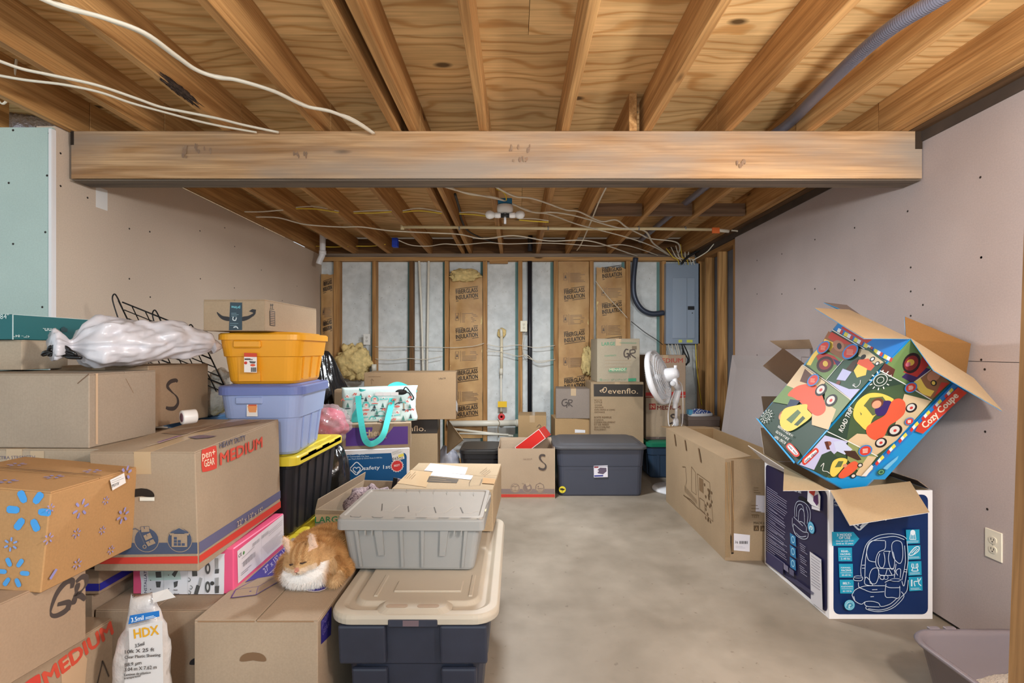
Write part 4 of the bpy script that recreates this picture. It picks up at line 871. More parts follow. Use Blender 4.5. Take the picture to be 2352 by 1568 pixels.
g.text('BEST', (848, 1036), (902, 1028), None, (240, 220, 220), .03); g.poly([(296, 1150), (430, 1142), (455, 1165), (455, 1300), (296, 1300)], (22, 140, 186)); g.text('3 MODES OF USE', (336, 1176), (438, 1160), None, (220, 236, 242), .02); g.done()
w, d, h = .445, .36, .165
r = carton('delivery_box', 'brown delivery box with a purple printed panel under the patterned tote bag', -1.1885, -.7435, 3.399, 3.759, .6085, h, 11, card((176, 146, 114)), tape=False)
g = face(r, w, d, h, 'F'); g.rect(.022, .022, w-.02, h-.022, (88, 54, 138)); g.crop(700, 820, 4.126)
g.spl([(590, 760), (640, 690), (640, 640), (680, 625), (720, 650), (760, 628), (850, 628), (790, 720), (720, 730), (660, 760)], card((176, 146, 114))); g.text('chewy', (568, 752), (790, 740), (568, 692), (200, 172, 140), .05); g.text('where pets live happily', (575, 774), (778, 768), None, (190, 160, 140)); g.done()
# tote bag -----------------------------------------------------------------------------------
r = thing('patterned_tote_bag', 'white tote bag printed in teal snow globes with teal straps hanging down', 'tote bag', T(-.957, 3.575, .774, 10))
FAB = plain((208, 228, 226), .75, 0, .2, var=.05, nsc=8, bmp=.15, bsc=40); TEA = plain((66, 188, 184), .6, 0, .3)
def bsurf(x, z): return .02*mn.noise(Vector((x*9, z*9, 3)))
rings = []
for i in range(15):
    t = i/14; z = .003+t*.235; k = 1-.05*math.sin(t*3)+.02*mn.noise(Vector((t*5, 0, 0))); ring = []
    for (x, y, zz) in rr(.52*k, (.17-.07*t), .03, z, 0, 0, 5): ring.append((x+.012*mn.noise(Vector((z*14, y*8, 1))), y-bsurf(x, z), z+.012*mn.noise(Vector((x*7, y*3, 5)))*t))
    rings.append(ring)
q = MB(); q.loft(rings, FAB, True, True, True); q.build('bag_body', r)
def front_y(z): return -(.22-.10*z/.238)/2
g = G(r, (-.25, -.087, 0), (1, 0, 0), (0, .15, 1), .012).crop(740, 840, 7.13)
NVb = (46, 62, 70); CO = (214, 104, 92); TE = (70, 176, 170); SK = (232, 196, 184)
g.poly([(495, 800), (560, 690), (600, 920), (480, 925)], (66, 188, 184)); 
for x, y, kind in ((425, 640, 't'), (720, 540, 'n'), (865, 560, 'g'), (995, 640, 't'), (725, 660, 'g'), (1235, 640, 'r'), (1290, 540, 't'), (1340, 660, 'p'), (420, 810, 't'), (860, 660, 'n'), (1235, 760, 's'), (960, 800, 'b'), (830, 850, 'w'), (1330, 850, 't'), (400, 900, 's'), (965, 890, 's'), (420, 500, 's'), (710, 790, 'o'), (840, 730, 'f'), (1010, 540, 's'), (600, 560, 'f'), (1180, 560, 'o'), (640, 480, 't'), (540, 470, 'o'), (1110, 760, 't'), (1390, 740, 'o'), (330, 720, 'w'), (350, 560, 'o'), (600, 740, 'o'), (1010, 720, 'o'), (1400, 580, 's'), (780, 500, 's'), (330, 860, 't'), (640, 880, 'n'), (1060, 880, 'r'), (1180, 880, 'o'), (1440, 660, 't'), (1450, 820, 'n'), (1440, 520, 'o'), (1480, 720, 'o'), (900, 760, 't'), (560, 620, 's'), (1120, 620, 'o')):
    if kind in 'tn': g.poly([(x-25, y+40), (x, y-40), (x+25, y+40)], (60, 120, 110) if kind == 't' else NVb); g.oval((x, y+58), (x+48, y+56), (x, y+68), NVb if kind == 't' else TE)
    elif kind == 'g': g.line([(x-52, y+20), (x-50, y-30), (x, y-62), (x+50, y-30), (x+52, y+20)], .006, TE, True); g.oval((x, y), (x+22, y), (x, y+24), SK); g.oval((x, y-22), (x+20, y-22), (x, y-8), CO); g.oval((x, y+62), (x+55, y+60), (x, y+76), CO)
    elif kind == 'r': g.oval((x, y+25), (x+42, y+24), (x, y+42), CO); g.line([(x-40, y), (x, y-30), (x+45, y-20)], .006, NVb, True)
    elif kind == 'p': g.line([(x-5, y-60), (x, y+50)], .007, (150, 120, 90)); g.oval((x, y+60), (x+28, y+60), (x, y+74), NVb); g.line([(x-25, y-50), (x, y-68), (x+30, y-45)], .006, TE, True)
    elif kind == 's': g.oval((x, y), (x+32, y), (x, y+26), (236, 226, 222)); g.line([(x-20, y+12), (x-6, y-10), (x+4, y+12), (x+22, y+8)], .005, CO, True); g.circ((x, y-8), (x+6, y-8), NVb, 8)
    elif kind == 'b': g.line([(x-70, y), (x-20, y-55), (x+40, y-50), (x+80, y)], .004, TE, True); g.oval((x, y+20), (x+75, y+18), (x, y+32), TE)
    elif kind == 'w': g.line([(x-60, y+30), (x-20, y-20), (x+30, y-10), (x+50, y+20)], .008, TE, True); g.oval((x+25, y+10), (x+40, y+10), (x+25, y+26), (150, 206, 204))
    else: g.line([(x-30, y+15), (x, y-20), (x+12, y+10), (x+30, y-22)], .006, NVb if kind == 'f' else CO, True)
for a, c in (((365, 548), (510, 545)), ((950, 548), (1085, 545)), ((660, 845), (760, 838)), ((1180, 812), (1280, 800)), ((800, 640), (910, 636))): g.line([a, c], .008, (110, 196, 192))
g.done('printed_pattern')
q = MB(); Mi = TM[r.name].inverted()
def strap(pts, wd, D): 
    c = [Mi @ P(740+x/7.13, 840+y/7.13, D+dz+(x-590)/560*.085) for x, y, dz in pts]; c = cat_spline(c, 5); V = []
    for i, p in enumerate(c):
        t = (c[min(i+1, len(c)-1)]-c[max(0, i-1)]).normalized(); sN = Vector((-t.z, 0, t.x)).normalized()*wd/2; V += [p+sN, p-sN, p-sN+Vector((0, .003, 0)), p+sN+Vector((0, .003, 0))]
    n = len(c); fs = []
    for i in range(n-1):
        for k in range(4): fs.append((i*4+k, i*4+(k+1) % 4, i*4+4+(k+1) % 4, i*4+4+k))
    m_ = MB(); m_.add(V, fs, TEA, False); return m_
strap([(590, 490, .03), (598, 640, .0), (640, 930, -.10), (690, 1180, -.14), (760, 1270, -.15), (850, 1265, -.15), (960, 1190, -.15), (1020, 1080, -.14), (1060, 930, -.10), (1130, 640, .0), (1150, 490, .03)], .038, 3.42).build('front_strap', r)
strap([(575, 395, .07), (640, 420, .05), (850, 440, .05), (1050, 400, .06), (1130, 330, .07), (1240, 300, .08), (1360, 340, .08), (1540, 440, .06)], .034, 3.44).build('back_strap', r)
q = MB()
for k in range(3): a = Mi @ P(740+(868+k*130)/7.13, 840+488/7.13, 3.47+k*.012); q.box(a.x, a.y, a.z, a.x+.05, a.y+.003, a.z+.024, plain((240, 240, 242), .4))
q.build('white_tabs', r)
q = MB(); o = Mi @ P(925, 900, 3.53)
q.tube(cat_spline([o, o+Vector((.02, -.01, .035)), o+Vector((.05, 0, -.0)), o+Vector((.075, -.01, -.04)), o+Vector((.06, 0, -.055)), o+Vector((.045, 0, -.01)), o+Vector((.01, 0, .0))]), .004, plain((24, 26, 28), .5), 6); q.ell(o+Vector((-.01, 0, 0)), (.04, .01, .02), plain((24, 26, 28), .6), 14, 8); q.build('drawstring', r)
# box glimpsed behind tote bag
carton('cardboard_box', 'plain box half hidden behind the left end of the patterned tote bag', -1.38, -.94, 3.84, 3.99, .6085, .36, 11, card((170, 138, 104)), tape=False)
# --- baby-gear box (left) with open flap, big plain box on top
w, d, h = .52, .40, .674
BN = plain((50, 44, 40), .4)
r = carton('product_box', 'brown box with a black band reading nflo and an open side flap', -1.215, -.695, 4.36, 4.76, 0, h, 5, card((178, 146, 108)), tape=False)
g = face(r, w, d, h, 'F'); g.rect(0, h-.125, w, h-.004, BN); g.crop(700, 820, 4.126); g.text('evenflo.', (850, 700), (1146, 700), (850, 650), (206, 180, 150), .0); g.done()
g = face(r, w, d, h, 'R'); g.rect(0, h-.11, d*.6, h-.004, BN); g.bars((.05, .36), (.2, .36), (.05, .2), 7, (130, 104, 74), .004); g.done()
q = MB(); O = Vector(TM[r.name].translation); Mi = TM[r.name].inverted()
q.quad([Mi @ P(1028, 963, 4.70), Mi @ P(1026, 1042, 4.70), Mi @ P(1064, 1010, 4.45), Mi @ P(1060, 1005, 4.45)], card((186, 152, 112)), .004); q.build('flap', r)
w, d, h = .77, .44, .40
r = carton('cardboard_box', 'large plain brown box lying on top of the box with the black band', -1.30, -.53, 4.31, 4.75, .6755, h, 4.5, card((172, 136, 98)), seam='x', tape=False)
g = face(r, w, d, h, 'F').crop(700, 820, 4.126); g.text('14x16', (1272, 214), (1336, 206), None, (70, 58, 48)); g.line([(600, 185), (720, 184)], .003, (120, 92, 66)); g.line([(635, 255), (636, 205), (620, 225)], .003, (120, 92, 66)); g.line([(636, 205), (655, 225)], .003, (120, 92, 66)); g.done()
g = face(r, w, d, h, 'R').crop(700, 820, 4.126); g.poly([(1418, 440), (1458, 418), (1460, 515), (1420, 540)], (230, 228, 226)); g.poly([(1490, 322), (1516, 318), (1518, 460), (1490, 470)], (220, 216, 210)); g.bars((1496, 335), (1512, 332), (1496, 455), 9, (90, 84, 80), .004); g.done()
# --- black bin, crumpled bag
r = tote('storage_bin', 'low black plastic bin with a black lid behind the taped flat box', -.335, 4.98, 0, .38, .46, .335, plain((34, 34, 38), .35, 0, .5), plain((40, 38, 38), .4, 0, .5), 0, .88, .07, .04, (3, 3), .01, .2)
MB().box(-.03, -.245, .17, .08, -.238, .2, plain((160, 164, 170), .4)).build('label', r)
bag('plastic_bag', 'crumpled grey plastic bag on the floor beside the black bin', (-.66, 4.86, .17), (.12, .10, .17), plain((150, 152, 164), .35, 0, .4), 12, .15, 'bag_body', 40, 26)
# ================================================================== BACK ROW
w, d, h = .487, .385, .427
r = open_carton('open_box', 'open moving box with a black S and a red stripe, a red box sticking out', -.153, .334, 4.33, 4.715, 0, h, 0, card((196, 164, 130)), card((206, 176, 142)), (('B', .03, 5), ('L', .03, -20)))
g = face(r, w, d, h, 'F').crop(1000, 820, 4.127)
g.rect(606, 1248, 1131, 1292, (132, 116, 112)); g.rect(606, 1298, 1131, 1326, (196, 62, 52))
for x in (755, 872, 990):
    g.circ((x, 1238), (x+46, 1238), card((196, 164, 130))); g.circ((x, 1238), (x+43, 1238), (124, 106, 98), inner=.9)
    if x == 872: g.circ((x, 1238), (x+38, 1238), (132, 114, 106))
g.line([(725, 1222), (755, 1205), (790, 1215), (790, 1255), (755, 1265), (725, 1255)], .003, (124, 106, 98), closed=True); g.line([(725, 1222), (757, 1228), (790, 1215)], .003, (124, 106, 98)); g.line([(757, 1228), (755, 1265)], .003, (124, 106, 98))
for q in ([(855, 1195), (885, 1185), (892, 1212), (862, 1222)], [(868, 1228), (896, 1220), (902, 1246), (876, 1254)]): g.poly(q, card((196, 164, 130)))
g.line([(820, 1195), (842, 1200), (868, 1258)], .003, (124, 106, 98)); g.line([(955, 1210), (990, 1190), (1025, 1210), (1025, 1265), (955, 1265)], .004, (124, 106, 98), closed=True)
for p in ((975, 1225), (975, 1245), (992, 1245), (1010, 1245)): g.rect(p[0]-6, p[1]-6, p[0]+6, p[1]+6, (124, 106, 98))
g.text('THIS SIDE UP', (832, 972), (916, 968), None, (120, 90, 76)); g.line([(1035, 940), (1030, 928), (1000, 930), (990, 955), (1010, 985), (1042, 1015), (1045, 1045), (1025, 1062), (990, 1055), (982, 1040)], .013, INK, True, taper=True); g.done()
r = thing('red_box', 'red box with white edges leaning out of the open S box', 'box', T(.185, 4.56, .41, -18, 0, 0) @ Matrix.Rotation(math.radians(-38), 4, 'Y'))
MB().box(-.14, -.10, 0, .14, .10, .10, plain((206, 48, 42), .35), .002).build('carton_body', r)
q = MB(); we = plain((236, 220, 214), .5)
for y in (-.1005, .0985): q.box(-.14, y, -.0005, .14, y+.002, .004, we); q.box(-.14, y, .096, .14, y+.002, .1005, we)
for x in (-.1405, .1365): q.box(x, -.1006, 0, x+.004, -.0985, .1, we)
q.build('white_edges', r); MB().box(-.13, -.09, .1, .13, .09, .1008, plain((150, 66, 52), .4)).build('printed_top', r)
# grey-blue tote
GB = plain((66, 70, 84), .42, 0, .45, var=.04, nsc=5); GBL = plain((80, 80, 84), .5, 0, .35, var=.1, nsc=4)
r = thing('storage_tote', 'wide slate grey tote with a dusty lid standing on the open floor', 'tote', T(.735, 4.665, 0)); w, d, h = .78, .56, .455
q = MB(); q.loft([rr(w*.9, d*.9, .04, 0), rr(w*.925, d*.92, .045, .012), rr(w*.95, d*.95, .05, .255), rr(w*.955, d*.958, .05, .262), rr(w*.985, d*.985, .05, .415)], GB); q.build('tote_body', r)
q = MB(); q.loft([rr(w+.01, d+.01, .06, .405, n=6), rr(w+.035, d+.03, .07, .41, n=6), rr(w+.035, d+.03, .07, .428, n=6), rr(w+.01, d, .06, .438, n=6), rr(w-.04, d-.05, .05, .438, n=6), rr(w-.1, d-.1, .05, .455, n=6)], GBL); q.build('lid', r, bevel=.003)
g = G(r, (-w/2, -d*.4735, .1), (1, 0, 0), (0, -.03, 1), .004).crop(1000, 820, 4.127)
g.poly([(1500, 1028), (1632, 1024), (1634, 1135), (1502, 1138)], (226, 224, 236)); g.poly([(1530, 1072), (1560, 1045), (1620, 1048), (1622, 1080), (1590, 1108), (1540, 1100)], (96, 84, 104)); g.poly([(1505, 1034), (1545, 1032), (1545, 1046), (1505, 1048)], (150, 60, 70)); g.poly([(1506, 1118), (1590, 1114), (1590, 1128), (1506, 1132)], (56, 62, 140)); g.circ((1538, 1078), (1548, 1078), (220, 216, 226), 12); g.done('product_sticker')
g = G(r, (-w/2, -d*.4585, .1), (1, 0, 0), (0, -.03, 1), .006).crop(1000, 820, 4.127); g.circ((1203, 1253), (1236, 1253), (222, 206, 56)); g.poly([(1175, 1245), (1200, 1238), (1230, 1250), (1210, 1262), (1190, 1258)], (50, 46, 30)); g.line([(1203, 1262), (1203, 1278)], .003, (50, 46, 30)); g.done('round_sticker')
g = G(r, (-w/2, -d*.48, 0), (1, 0, 0), (0, -.03, 1), .003); g.line([(.08, .262), (.70, .262)], .003, (52, 58, 70)); g.done('moulded_line')
# green-lidded bins, boxes on top
r = tote('storage_bin', 'dark green bin holding up the small taped box', .19, 5.3, 0, .4, .36, .37, plain((52, 84, 76), .4), plain((40, 76, 66), .4), ribs=(2, 2))
w, d, h = .285, .30, .235
r = carton('cardboard_box', 'small taped brown box behind the red box', .03, .315, 5.13, 5.43, .3705, h, -3, card((192, 152, 104)))
g = face(r, w, d, h, 'F').crop(1000, 820, 4.127); g.line([(960, 665), (985, 640), (1000, 660), (975, 680)], .005, INK, True); g.done()
carton('cardboard_box', 'tan box with a white shipping label below the upper GR box', .385, .735, 5.12, 5.46, .27, .305, 3, card((196, 154, 104)), tape=False)
g = face(bpy.data.objects['cardboard_box.010'] if 0 else COL.objects[-4] if 0 else [o for o in COL.objects if o.get('label', '').startswith('tan box with')][0], .35, .34, .305, 'F').crop(1000, 820, 4.127); g.poly([(1322, 684), (1420, 690), (1420, 716), (1322, 716)], (230, 230, 234)); g.done('shipping_label')
carton('cardboard_box', 'plain box mostly hidden between the slate grey tote and the tan box', .40, .74, 5.16, 5.48, 0, .269, 0, card(), tape=False)
w, d, h = .355, .33, .30
r = carton('cardboard_box', 'greyish box marked GR beside the box with the black band', .415, .77, 5.12, 5.45, .5765, h, -4, card((158, 138, 120)))
g = face(r, w, d, h, 'F').crop(1000, 820, 4.127)
g.line([(1250, 400), (1215, 405), (1200, 435), (1215, 460), (1245, 455), (1250, 430), (1228, 430)], .012, INK, True); g.line([(1250, 435), (1245, 480)], .01, INK, True); g.line([(1262, 405), (1265, 465)], .01, INK); g.line([(1262, 405), (1295, 408), (1290, 430), (1265, 438), (1300, 468)], .01, INK, True); g.done()
# baby-gear box right
w, d, h = .522, .40, .70
r = carton('product_box', 'brown box with a full black band logo below the LARGE box', .742, 1.264, 5.02, 5.42, .25, h, 0, card((186, 154, 116)))
g = face(r, w, d, h, 'F').crop(1000, 820, 4.127); g.poly([(1500, 255), (1970, 258), (1968, 374), (1502, 372)], BN); g.text('evenflo.', (1636, 345), (1920, 345), (1636, 296), (206, 178, 144), .005)
g.line([(1575, 332), (1560, 318), (1580, 310), (1600, 290), (1618, 290), (1620, 315), (1600, 335), (1585, 318), (1600, 305)], .008, (206, 178, 144), True)
for i, t_ in enumerate(('BOX OF', 'LITTLE', 'WONDER', 'GIGGLES', 'EXPLORING & LONG', 'DISTANCE')): g.text(t_, (1508, 414+i*22.5), (1508+len(t_)*12, 414+i*22.5), None, (118, 92, 64), .01)
for i, t_ in enumerate(('BOITE REMPLIE', 'D’AMOUR', 'D’ÉMERVEILLEMENT', 'ET DE RIRES', 'QUI COMBLENT', 'ÉGALEMENT')): g.text(t_, (1505, 577+i*22.5), (1505+len(t_)*12.5, 577+i*22.5), None, (118, 92, 64), .01)
g.done()
carton('cardboard_box', 'low plain box mostly hidden behind the slate grey tote lid', .77, 1.24, 5.05, 5.45, 0, .249, 0, card(), tape=False)
w, d, h = .425, .36, .43
r = carton('moving_box', 'greenish tan LARGE box with GR written on it, highest in the back row', .80, 1.225, 5.03, 5.39, .9505, h, 1.5, card((194, 172, 140)))
GN = (74, 156, 118); g = face(r, w, d, h, 'F').crop(1150, 560, 3.136)
g.text('LARGE', (728, 732), (824, 730), (728, 708), GN, .015); g.text('CONTENTS', (748, 812), (832, 808), None, GN); g.bars((750, 838), (940, 838), (750, 885), 3, (176, 150, 118), .002, 0); g.poly([(785, 895), (908, 892), (900, 915), (775, 918)], GN); g.text('MENARDS', (785, 914), (898, 912), None, (214, 206, 178), .05); g.bars((780, 922), (915, 920), (780, 928), 2, GN, .002, .1)
g.bars((855, 708), (980, 712), (855, 714), 2, GN, .002, .1); g.circ((722, 978), (730, 978), GN, inner=.7); g.text('27" x 17" x 16"', (795, 985), (905, 982), None, (110, 150, 120)); g.bars((735, 978), (780, 978), (735, 982), 2, GN, .001); g.poly([(918, 968), (975, 966), (975, 988), (918, 990)], GN); g.rect(945, 735, 978, 760, (120, 104, 84))
g.line([(918, 762), (900, 760), (888, 785), (895, 812), (918, 808), (920, 790), (905, 790)], .012, INK, True); g.line([(918, 792), (918, 830)], .01, INK); g.line([(930, 765), (930, 818)], .01, INK); g.line([(930, 765), (962, 762), (965, 782), (935, 792), (972, 822)], .01, INK, True); g.done()
# boxes behind the fan
w, d, h = .40, .34, .425
r = carton('moving_box', 'moving box with red MED lettering low behind the white fan', 1.318, 1.718, 5.14, 5.48, .36, h+.0, 0, card((196, 164, 130)))
g = face(r, w, d, h, 'F').crop(1440, 780, 6.53); g.poly([(330, 958), (428, 956), (430, 1045), (332, 1048)], (150, 44, 40)); g.text('IN', (345, 1028), (412, 1026), None, (196, 164, 130), .03); g.text('MEDIUM', (452, 1048), (800, 1044), (452, 990), (116, 40, 36), .03); g.text('HEAVY DUTY', (448, 975), (700, 970), None, (96, 80, 74)); g.line([(720, 1130), (690, 1118), (660, 1140), (680, 1165), (715, 1185), (700, 1230), (640, 1260)], .016, INK, True); g.rect(280, 1455, 900, 1500, (110, 92, 88)); g.text('19"', (440, 1488), (492, 1486), None, (170, 150, 140)); g.done()
w, d, h = .405, .34, .43
r = carton('moving_box', 'moving box with red IUM lettering peeking over the white fan', 1.32, 1.725, 5.15, 5.49, .7865, h, -1, card((194, 160, 128)))
g = face(r, w, d, h, 'F').crop(1440, 780, 6.53); g.text('MEDIUM', (445, 345), (838, 340), (445, 282), (180, 62, 54), .01); g.poly([(280, 790), (888, 778), (890, 830), (280, 842)], (186, 52, 46)); g.poly([(280, 856), (890, 846), (892, 880), (280, 892)], (186, 52, 46)); g.done()
r = tote('storage_bin', 'dark blue bin with a green lid behind the slate grey tote', 1.52, 5.21, 0, .42, .4, .358, plain((52, 72, 96), .4), plain((28, 124, 92), .4), ribs=(3, 2))
# shoe box and shoe, supporting box
carton('cardboard_box', 'plain box mostly hidden under the grey shoe box', 1.60, 1.90, 4.72, 5.02, 0, .548, 0, card(), tape=False)
r = thing('shoe_box', 'grey brown shoe box with a blue shoe on its lid', 'box', T(1.765, 4.87, .5495, 2)); SB = plain((112, 100, 94), .6, var=.05)
MB().box(-.15, -.1, 0, .15, .1, .078, SB, .002).build('box_body', r); MB().box(-.154, -.104, .055, .154, .104, .092, plain((120, 108, 102), .6), .002).build('lid', r)
r = thing('shoe', 'blue and white patterned slip-on shoe lying on the grey shoe box', 'shoe', T(1.755, 4.83, .6418, 8))
def shoe_ring(z, k, n=20, off=0): return [(-.125*k*math.cos(a)*(1 if 1 else 1), (.043+.008*math.cos(a))*k*math.sin(a)+off, z) for a in (2*math.pi*i/n for i in range(n))]
q = MB(); q.loft([shoe_ring(0, .97), shoe_ring(.004, 1), shoe_ring(.022, 1.0), shoe_ring(.026, .97)], plain((226, 232, 240), .5)); q.build('sole', r)
m, nt, b_ = mbase('shoe_fabric', .8); vo = nn(nt, 'ShaderNodeTexVoronoi', Scale=70); nt.links.new(coords(nt), vo.inputs['Vector']); nt.links.new(ramp(nt, vo.outputs['Distance'], [(.3, lin((226, 234, 242))), (.5, lin((52, 84, 158)))]), b_.inputs['Base Color'])
q = MB(); rings = []
for i in range(8):
    t = i/7; rings.append([(x*(1-.3*t)+.012*t, y*(1-.5*t), .024+.045*t*(1-.45*(x/.125+.3) if x > -.04 else 1)) for x, y, z in shoe_ring(0, .95)])
q.loft(rings, m, True, True, True); q.build('upper', r)
q = MB(); q.box(-.126, -.03, .01, -.085, .03, .062, plain((90, 170, 214), .4), .008); q.build('heel', r)
# ================================================================== FAN
r = thing('pedestal_fan', 'white pedestal fan turned to the left in front of the moving boxes', 'fan', T(1.45, 4.6, 0)); FW = plain((232, 232, 236), .3, 0, .5)
q = MB(); q.lathe([(.21, 0), (.212, .012), (.2, .024), (.12, .04), (.04, .052), (.028, .07)], FW, n=40); q.build('base', r)
q = MB(); q.tube([(0, 0, .05), (0, 0, .62)], .017, FW, 14); q.tube([(0, 0, .6), (.004, -.004, .80)], .0125, FW, 12); q.lathe([(.017, 0), (.026, .01), (.026, .05), (.018, .07)], FW, (0, 0, .58)); q.build('pole', r)
ctr = P(1514, 866, 4.55)-Vector((1.45, 4.6, 0)); n_ = Vector((-.80, .52, -.26)).normalized(); Rm = Vector((0, 0, 1)).rotation_difference(n_).to_matrix(); R0 = .235
def fp(rad, a, z): return ctr+Rm @ Vector((rad*math.cos(a), rad*math.sin(a), z))
def ringp(q, rad, z, t, n=48): q.tube([fp(rad, 2*math.pi*k/n, z) for k in range(n+1)], t, FW, 6, False)
q = MB(); prof = [(.055, -.062), (.10, -.060), (.15, -.05), (.20, -.032), (.232, -.008)]
for k in range(72):
    a = 2*math.pi*k/72; q.tube([fp(rd, a+.9*(i/4), z) for i, (rd, z) in enumerate(prof)], .0017, FW, 4, False)
for rd, z in ((.075, -.062), (.1, -.06), (.125, -.056), (.15, -.05), (.175, -.042), (.2, -.032)): ringp(q, rd, z, .002)
q.build('rear_grille', r)
q = MB()
for k in range(72):
    a = 2*math.pi*k/72; q.tube([fp(rd, a+.5*(i/3), z) for i, (rd, z) in enumerate([(.232, .03), (.19, .058), (.12, .072), (.05, .076)])], .0017, FW, 4, False)
q.build('front_grille', r)
q = MB(); V = []; nk = 64
for z, rd in ((-.012, .236), (-.016, .246), (.03, .248), (.036, .238)):
    V.append([tuple(fp(rd, 2*math.pi*k/nk, z)) for k in range(nk)])
q.loft(V+[V[0]], FW, False, False, True); q.build('rim_band', r)
q = MB()
for k in range(5):
    a0 = 2*math.pi*k/5; V = []
    for i in range(5):
        for j in range(5):
            rd = .04+.16*i/4; a = a0+(j/4-.35)*(1.0-.1*i); V.append(fp(rd, a, .012+(.03*(j/4-.5))))
    q.add(V, [(i*5+j, i*5+j+1, i*5+j+6, i*5+j+5) for i in range(4) for j in range(4)], plain((214, 218, 226), .35), True)
q.lathe([(.03, -.02), (.035, .0), (.035, .03), (0, .04)], FW, ctr, n_, 20); q.build('blades', r)
q = MB(); q.lathe([(.056, .045), (.062, .06), (.062, .09), (.054, .14), (.04, .172), (.018, .18), (0, .18)], FW, ctr, -n_, 28); q.lathe([(.014, 0), (.014, .03), (0, .03)], FW, ctr-n_*.15+Vector((0, 0, .04)), (0, 0, 1), 14); q.build('motor_housing', r)
mot = ctr-n_*.135
q = MB(); q.tube(cat_spline([mot+Vector((.0, 0, -.02)), mot+Vector((.015, -.005, -.10)), Vector((.004, -.004, 1.0)) if 0 else Vector((.02, -.01, .92)), Vector((-.005, -.006, .80)), Vector((-.012, -.006, .74))]), [.03]*7+[.032]*6+[.034]*6+[.026]*6, FW, 14, flat=.8); q.build('neck', r)
q = MB(); q.lathe([(.024, 0), (.024, .018), (.018, .022), (0, .022)], plain((208, 208, 212), .3), mot+Vector((-.015, -.02, -.085)), (-.2, -1, 0), 20); q.build('tilt_knob', [o for o in r.children if o.name.startswith('neck')][0])
q = MB(); q.tube(cat_spline([mot+Vector((.02, 0, -.05)), Vector((.05, -.01, .95)), Vector((.058, -.02, .8)), Vector((.05, -.03, .62)), Vector((.02, -.04, .54))]), .004, FW, 6); q.tube(cat_spline([Vector((-.02, -.03, .9)), Vector((-.075, -.04, .75)), Vector((-.08, -.045, .62)), Vector((-.06, -.05, .575)), Vector((-.02, -.04, .62)), Vector((-.005, -.02, .66))]), .004, FW, 6); q.build('power_cord', r)
# ================================================================== BIG OPEN CARTON
w, d, h = .40, 1.207, .612
CB = card((188, 154, 116)); CBI = card((176, 136, 92))
r = open_carton('open_box', 'long open brown carton with a torn front corner beside the car seat box', 1.262, 1.662, 3.057, 4.264, 0, h, 0, CB, CBI, (('B', .19, 95), ('L', .16, -84)))
q = MB(); q.box(-w/2-.0015, -d/2-.002, .02, -w/2+.03, -d/2+.0005, h-.02, card((176, 142, 102))); q.box(-w/2+.036, -d/2-.003, .05, -w/2+.05, -d/2, h-.01, card((148, 112, 76))); q.build('crushed_corner', r)
g = face(r, w, d, h, 'F').crop(1480, 900, 3.733)
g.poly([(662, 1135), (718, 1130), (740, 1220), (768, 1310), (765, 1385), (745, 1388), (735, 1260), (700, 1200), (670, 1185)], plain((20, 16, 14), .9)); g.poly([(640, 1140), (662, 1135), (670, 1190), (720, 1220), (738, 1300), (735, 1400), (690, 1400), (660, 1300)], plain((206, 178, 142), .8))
g.poly([(765, 1210), (905, 1225), (902, 1368), (762, 1355)], (232, 228, 236)); g.text('36', (775, 1295), (802, 1298), None, (90, 86, 90), .02)
for k in range(9): g.line([(818+k*8, 1276), (818+k*8, 1300)], .003 if k % 3 else .005, (90, 86, 90))
g.bars((780, 1320), (880, 1325), (780, 1332), 2, (190, 186, 196), .002); g.poly([(955, 882), (1060, 888), (1060, 1036), (952, 1025)], (226, 222, 232)); g.text('TEST', (915, 1074), (985, 1076), None, (110, 86, 58)); g.text('MADE IN', (935, 1130), (1045, 1132), None, (90, 70, 48), .01); g.rect(936, 1142, 980, 1188, (90, 70, 48)); g.rect(992, 1144, 1040, 1190, (90, 70, 48)); g.bars((915, 970), (1000, 972), (915, 1050), 4, (120, 94, 64), .003); g.bars((935, 820), (1000, 822), (935, 860), 3, (124, 98, 68), .003)
for p in ((958, 1165), (1014, 1168)): g.line([(p[0]-8, p[1]+14), (p[0], p[1]-12), (p[0]+8, p[1]+14)], .004, (176, 142, 102))
for x in (660, 700, 735): g.line([(x, 600), (x+30, 1100)], .004, (176, 140, 98))
g.done()
g = face(r, w, d, h, 'L').crop(1480, 900, 3.733); LA = (104, 80, 54)
g.line([(405, 640), (440, 690), (445, 880), (405, 850)], .006, LA, closed=True); g.line([(455, 700), (560, 775), (590, 1110), (470, 1000)], .005, LA, closed=True); g.poly([(470, 730), (505, 750), (508, 870), (472, 840)], (124, 98, 70)); g.line([(475, 905), (515, 935), (520, 1040), (478, 1000)], .005, LA, closed=True)
for i in range(22): a = random.uniform(515, 580); b_ = random.uniform(790, 900) if i % 2 else random.uniform(930, 1080); g.circ((a, b_+(a-515)*.6), (a+5, b_+(a-515)*.6), LA, 9)
g.line([(330, 640), (355, 640), (365, 760), (340, 880), (470, 1000)], .005, LA); g.line([(340, 885), (400, 920), (440, 960)], .005, LA)
for k in range(9): g.line([(350+k*12, 800+k*14), (356+k*12, 860+k*12)], .006, LA)
for a, c in (((262, 360), (275, 460)), ((352, 410), (365, 500)), ((470, 480), (490, 600))): g.line([a, c], .02, (112, 86, 60))
g.done()
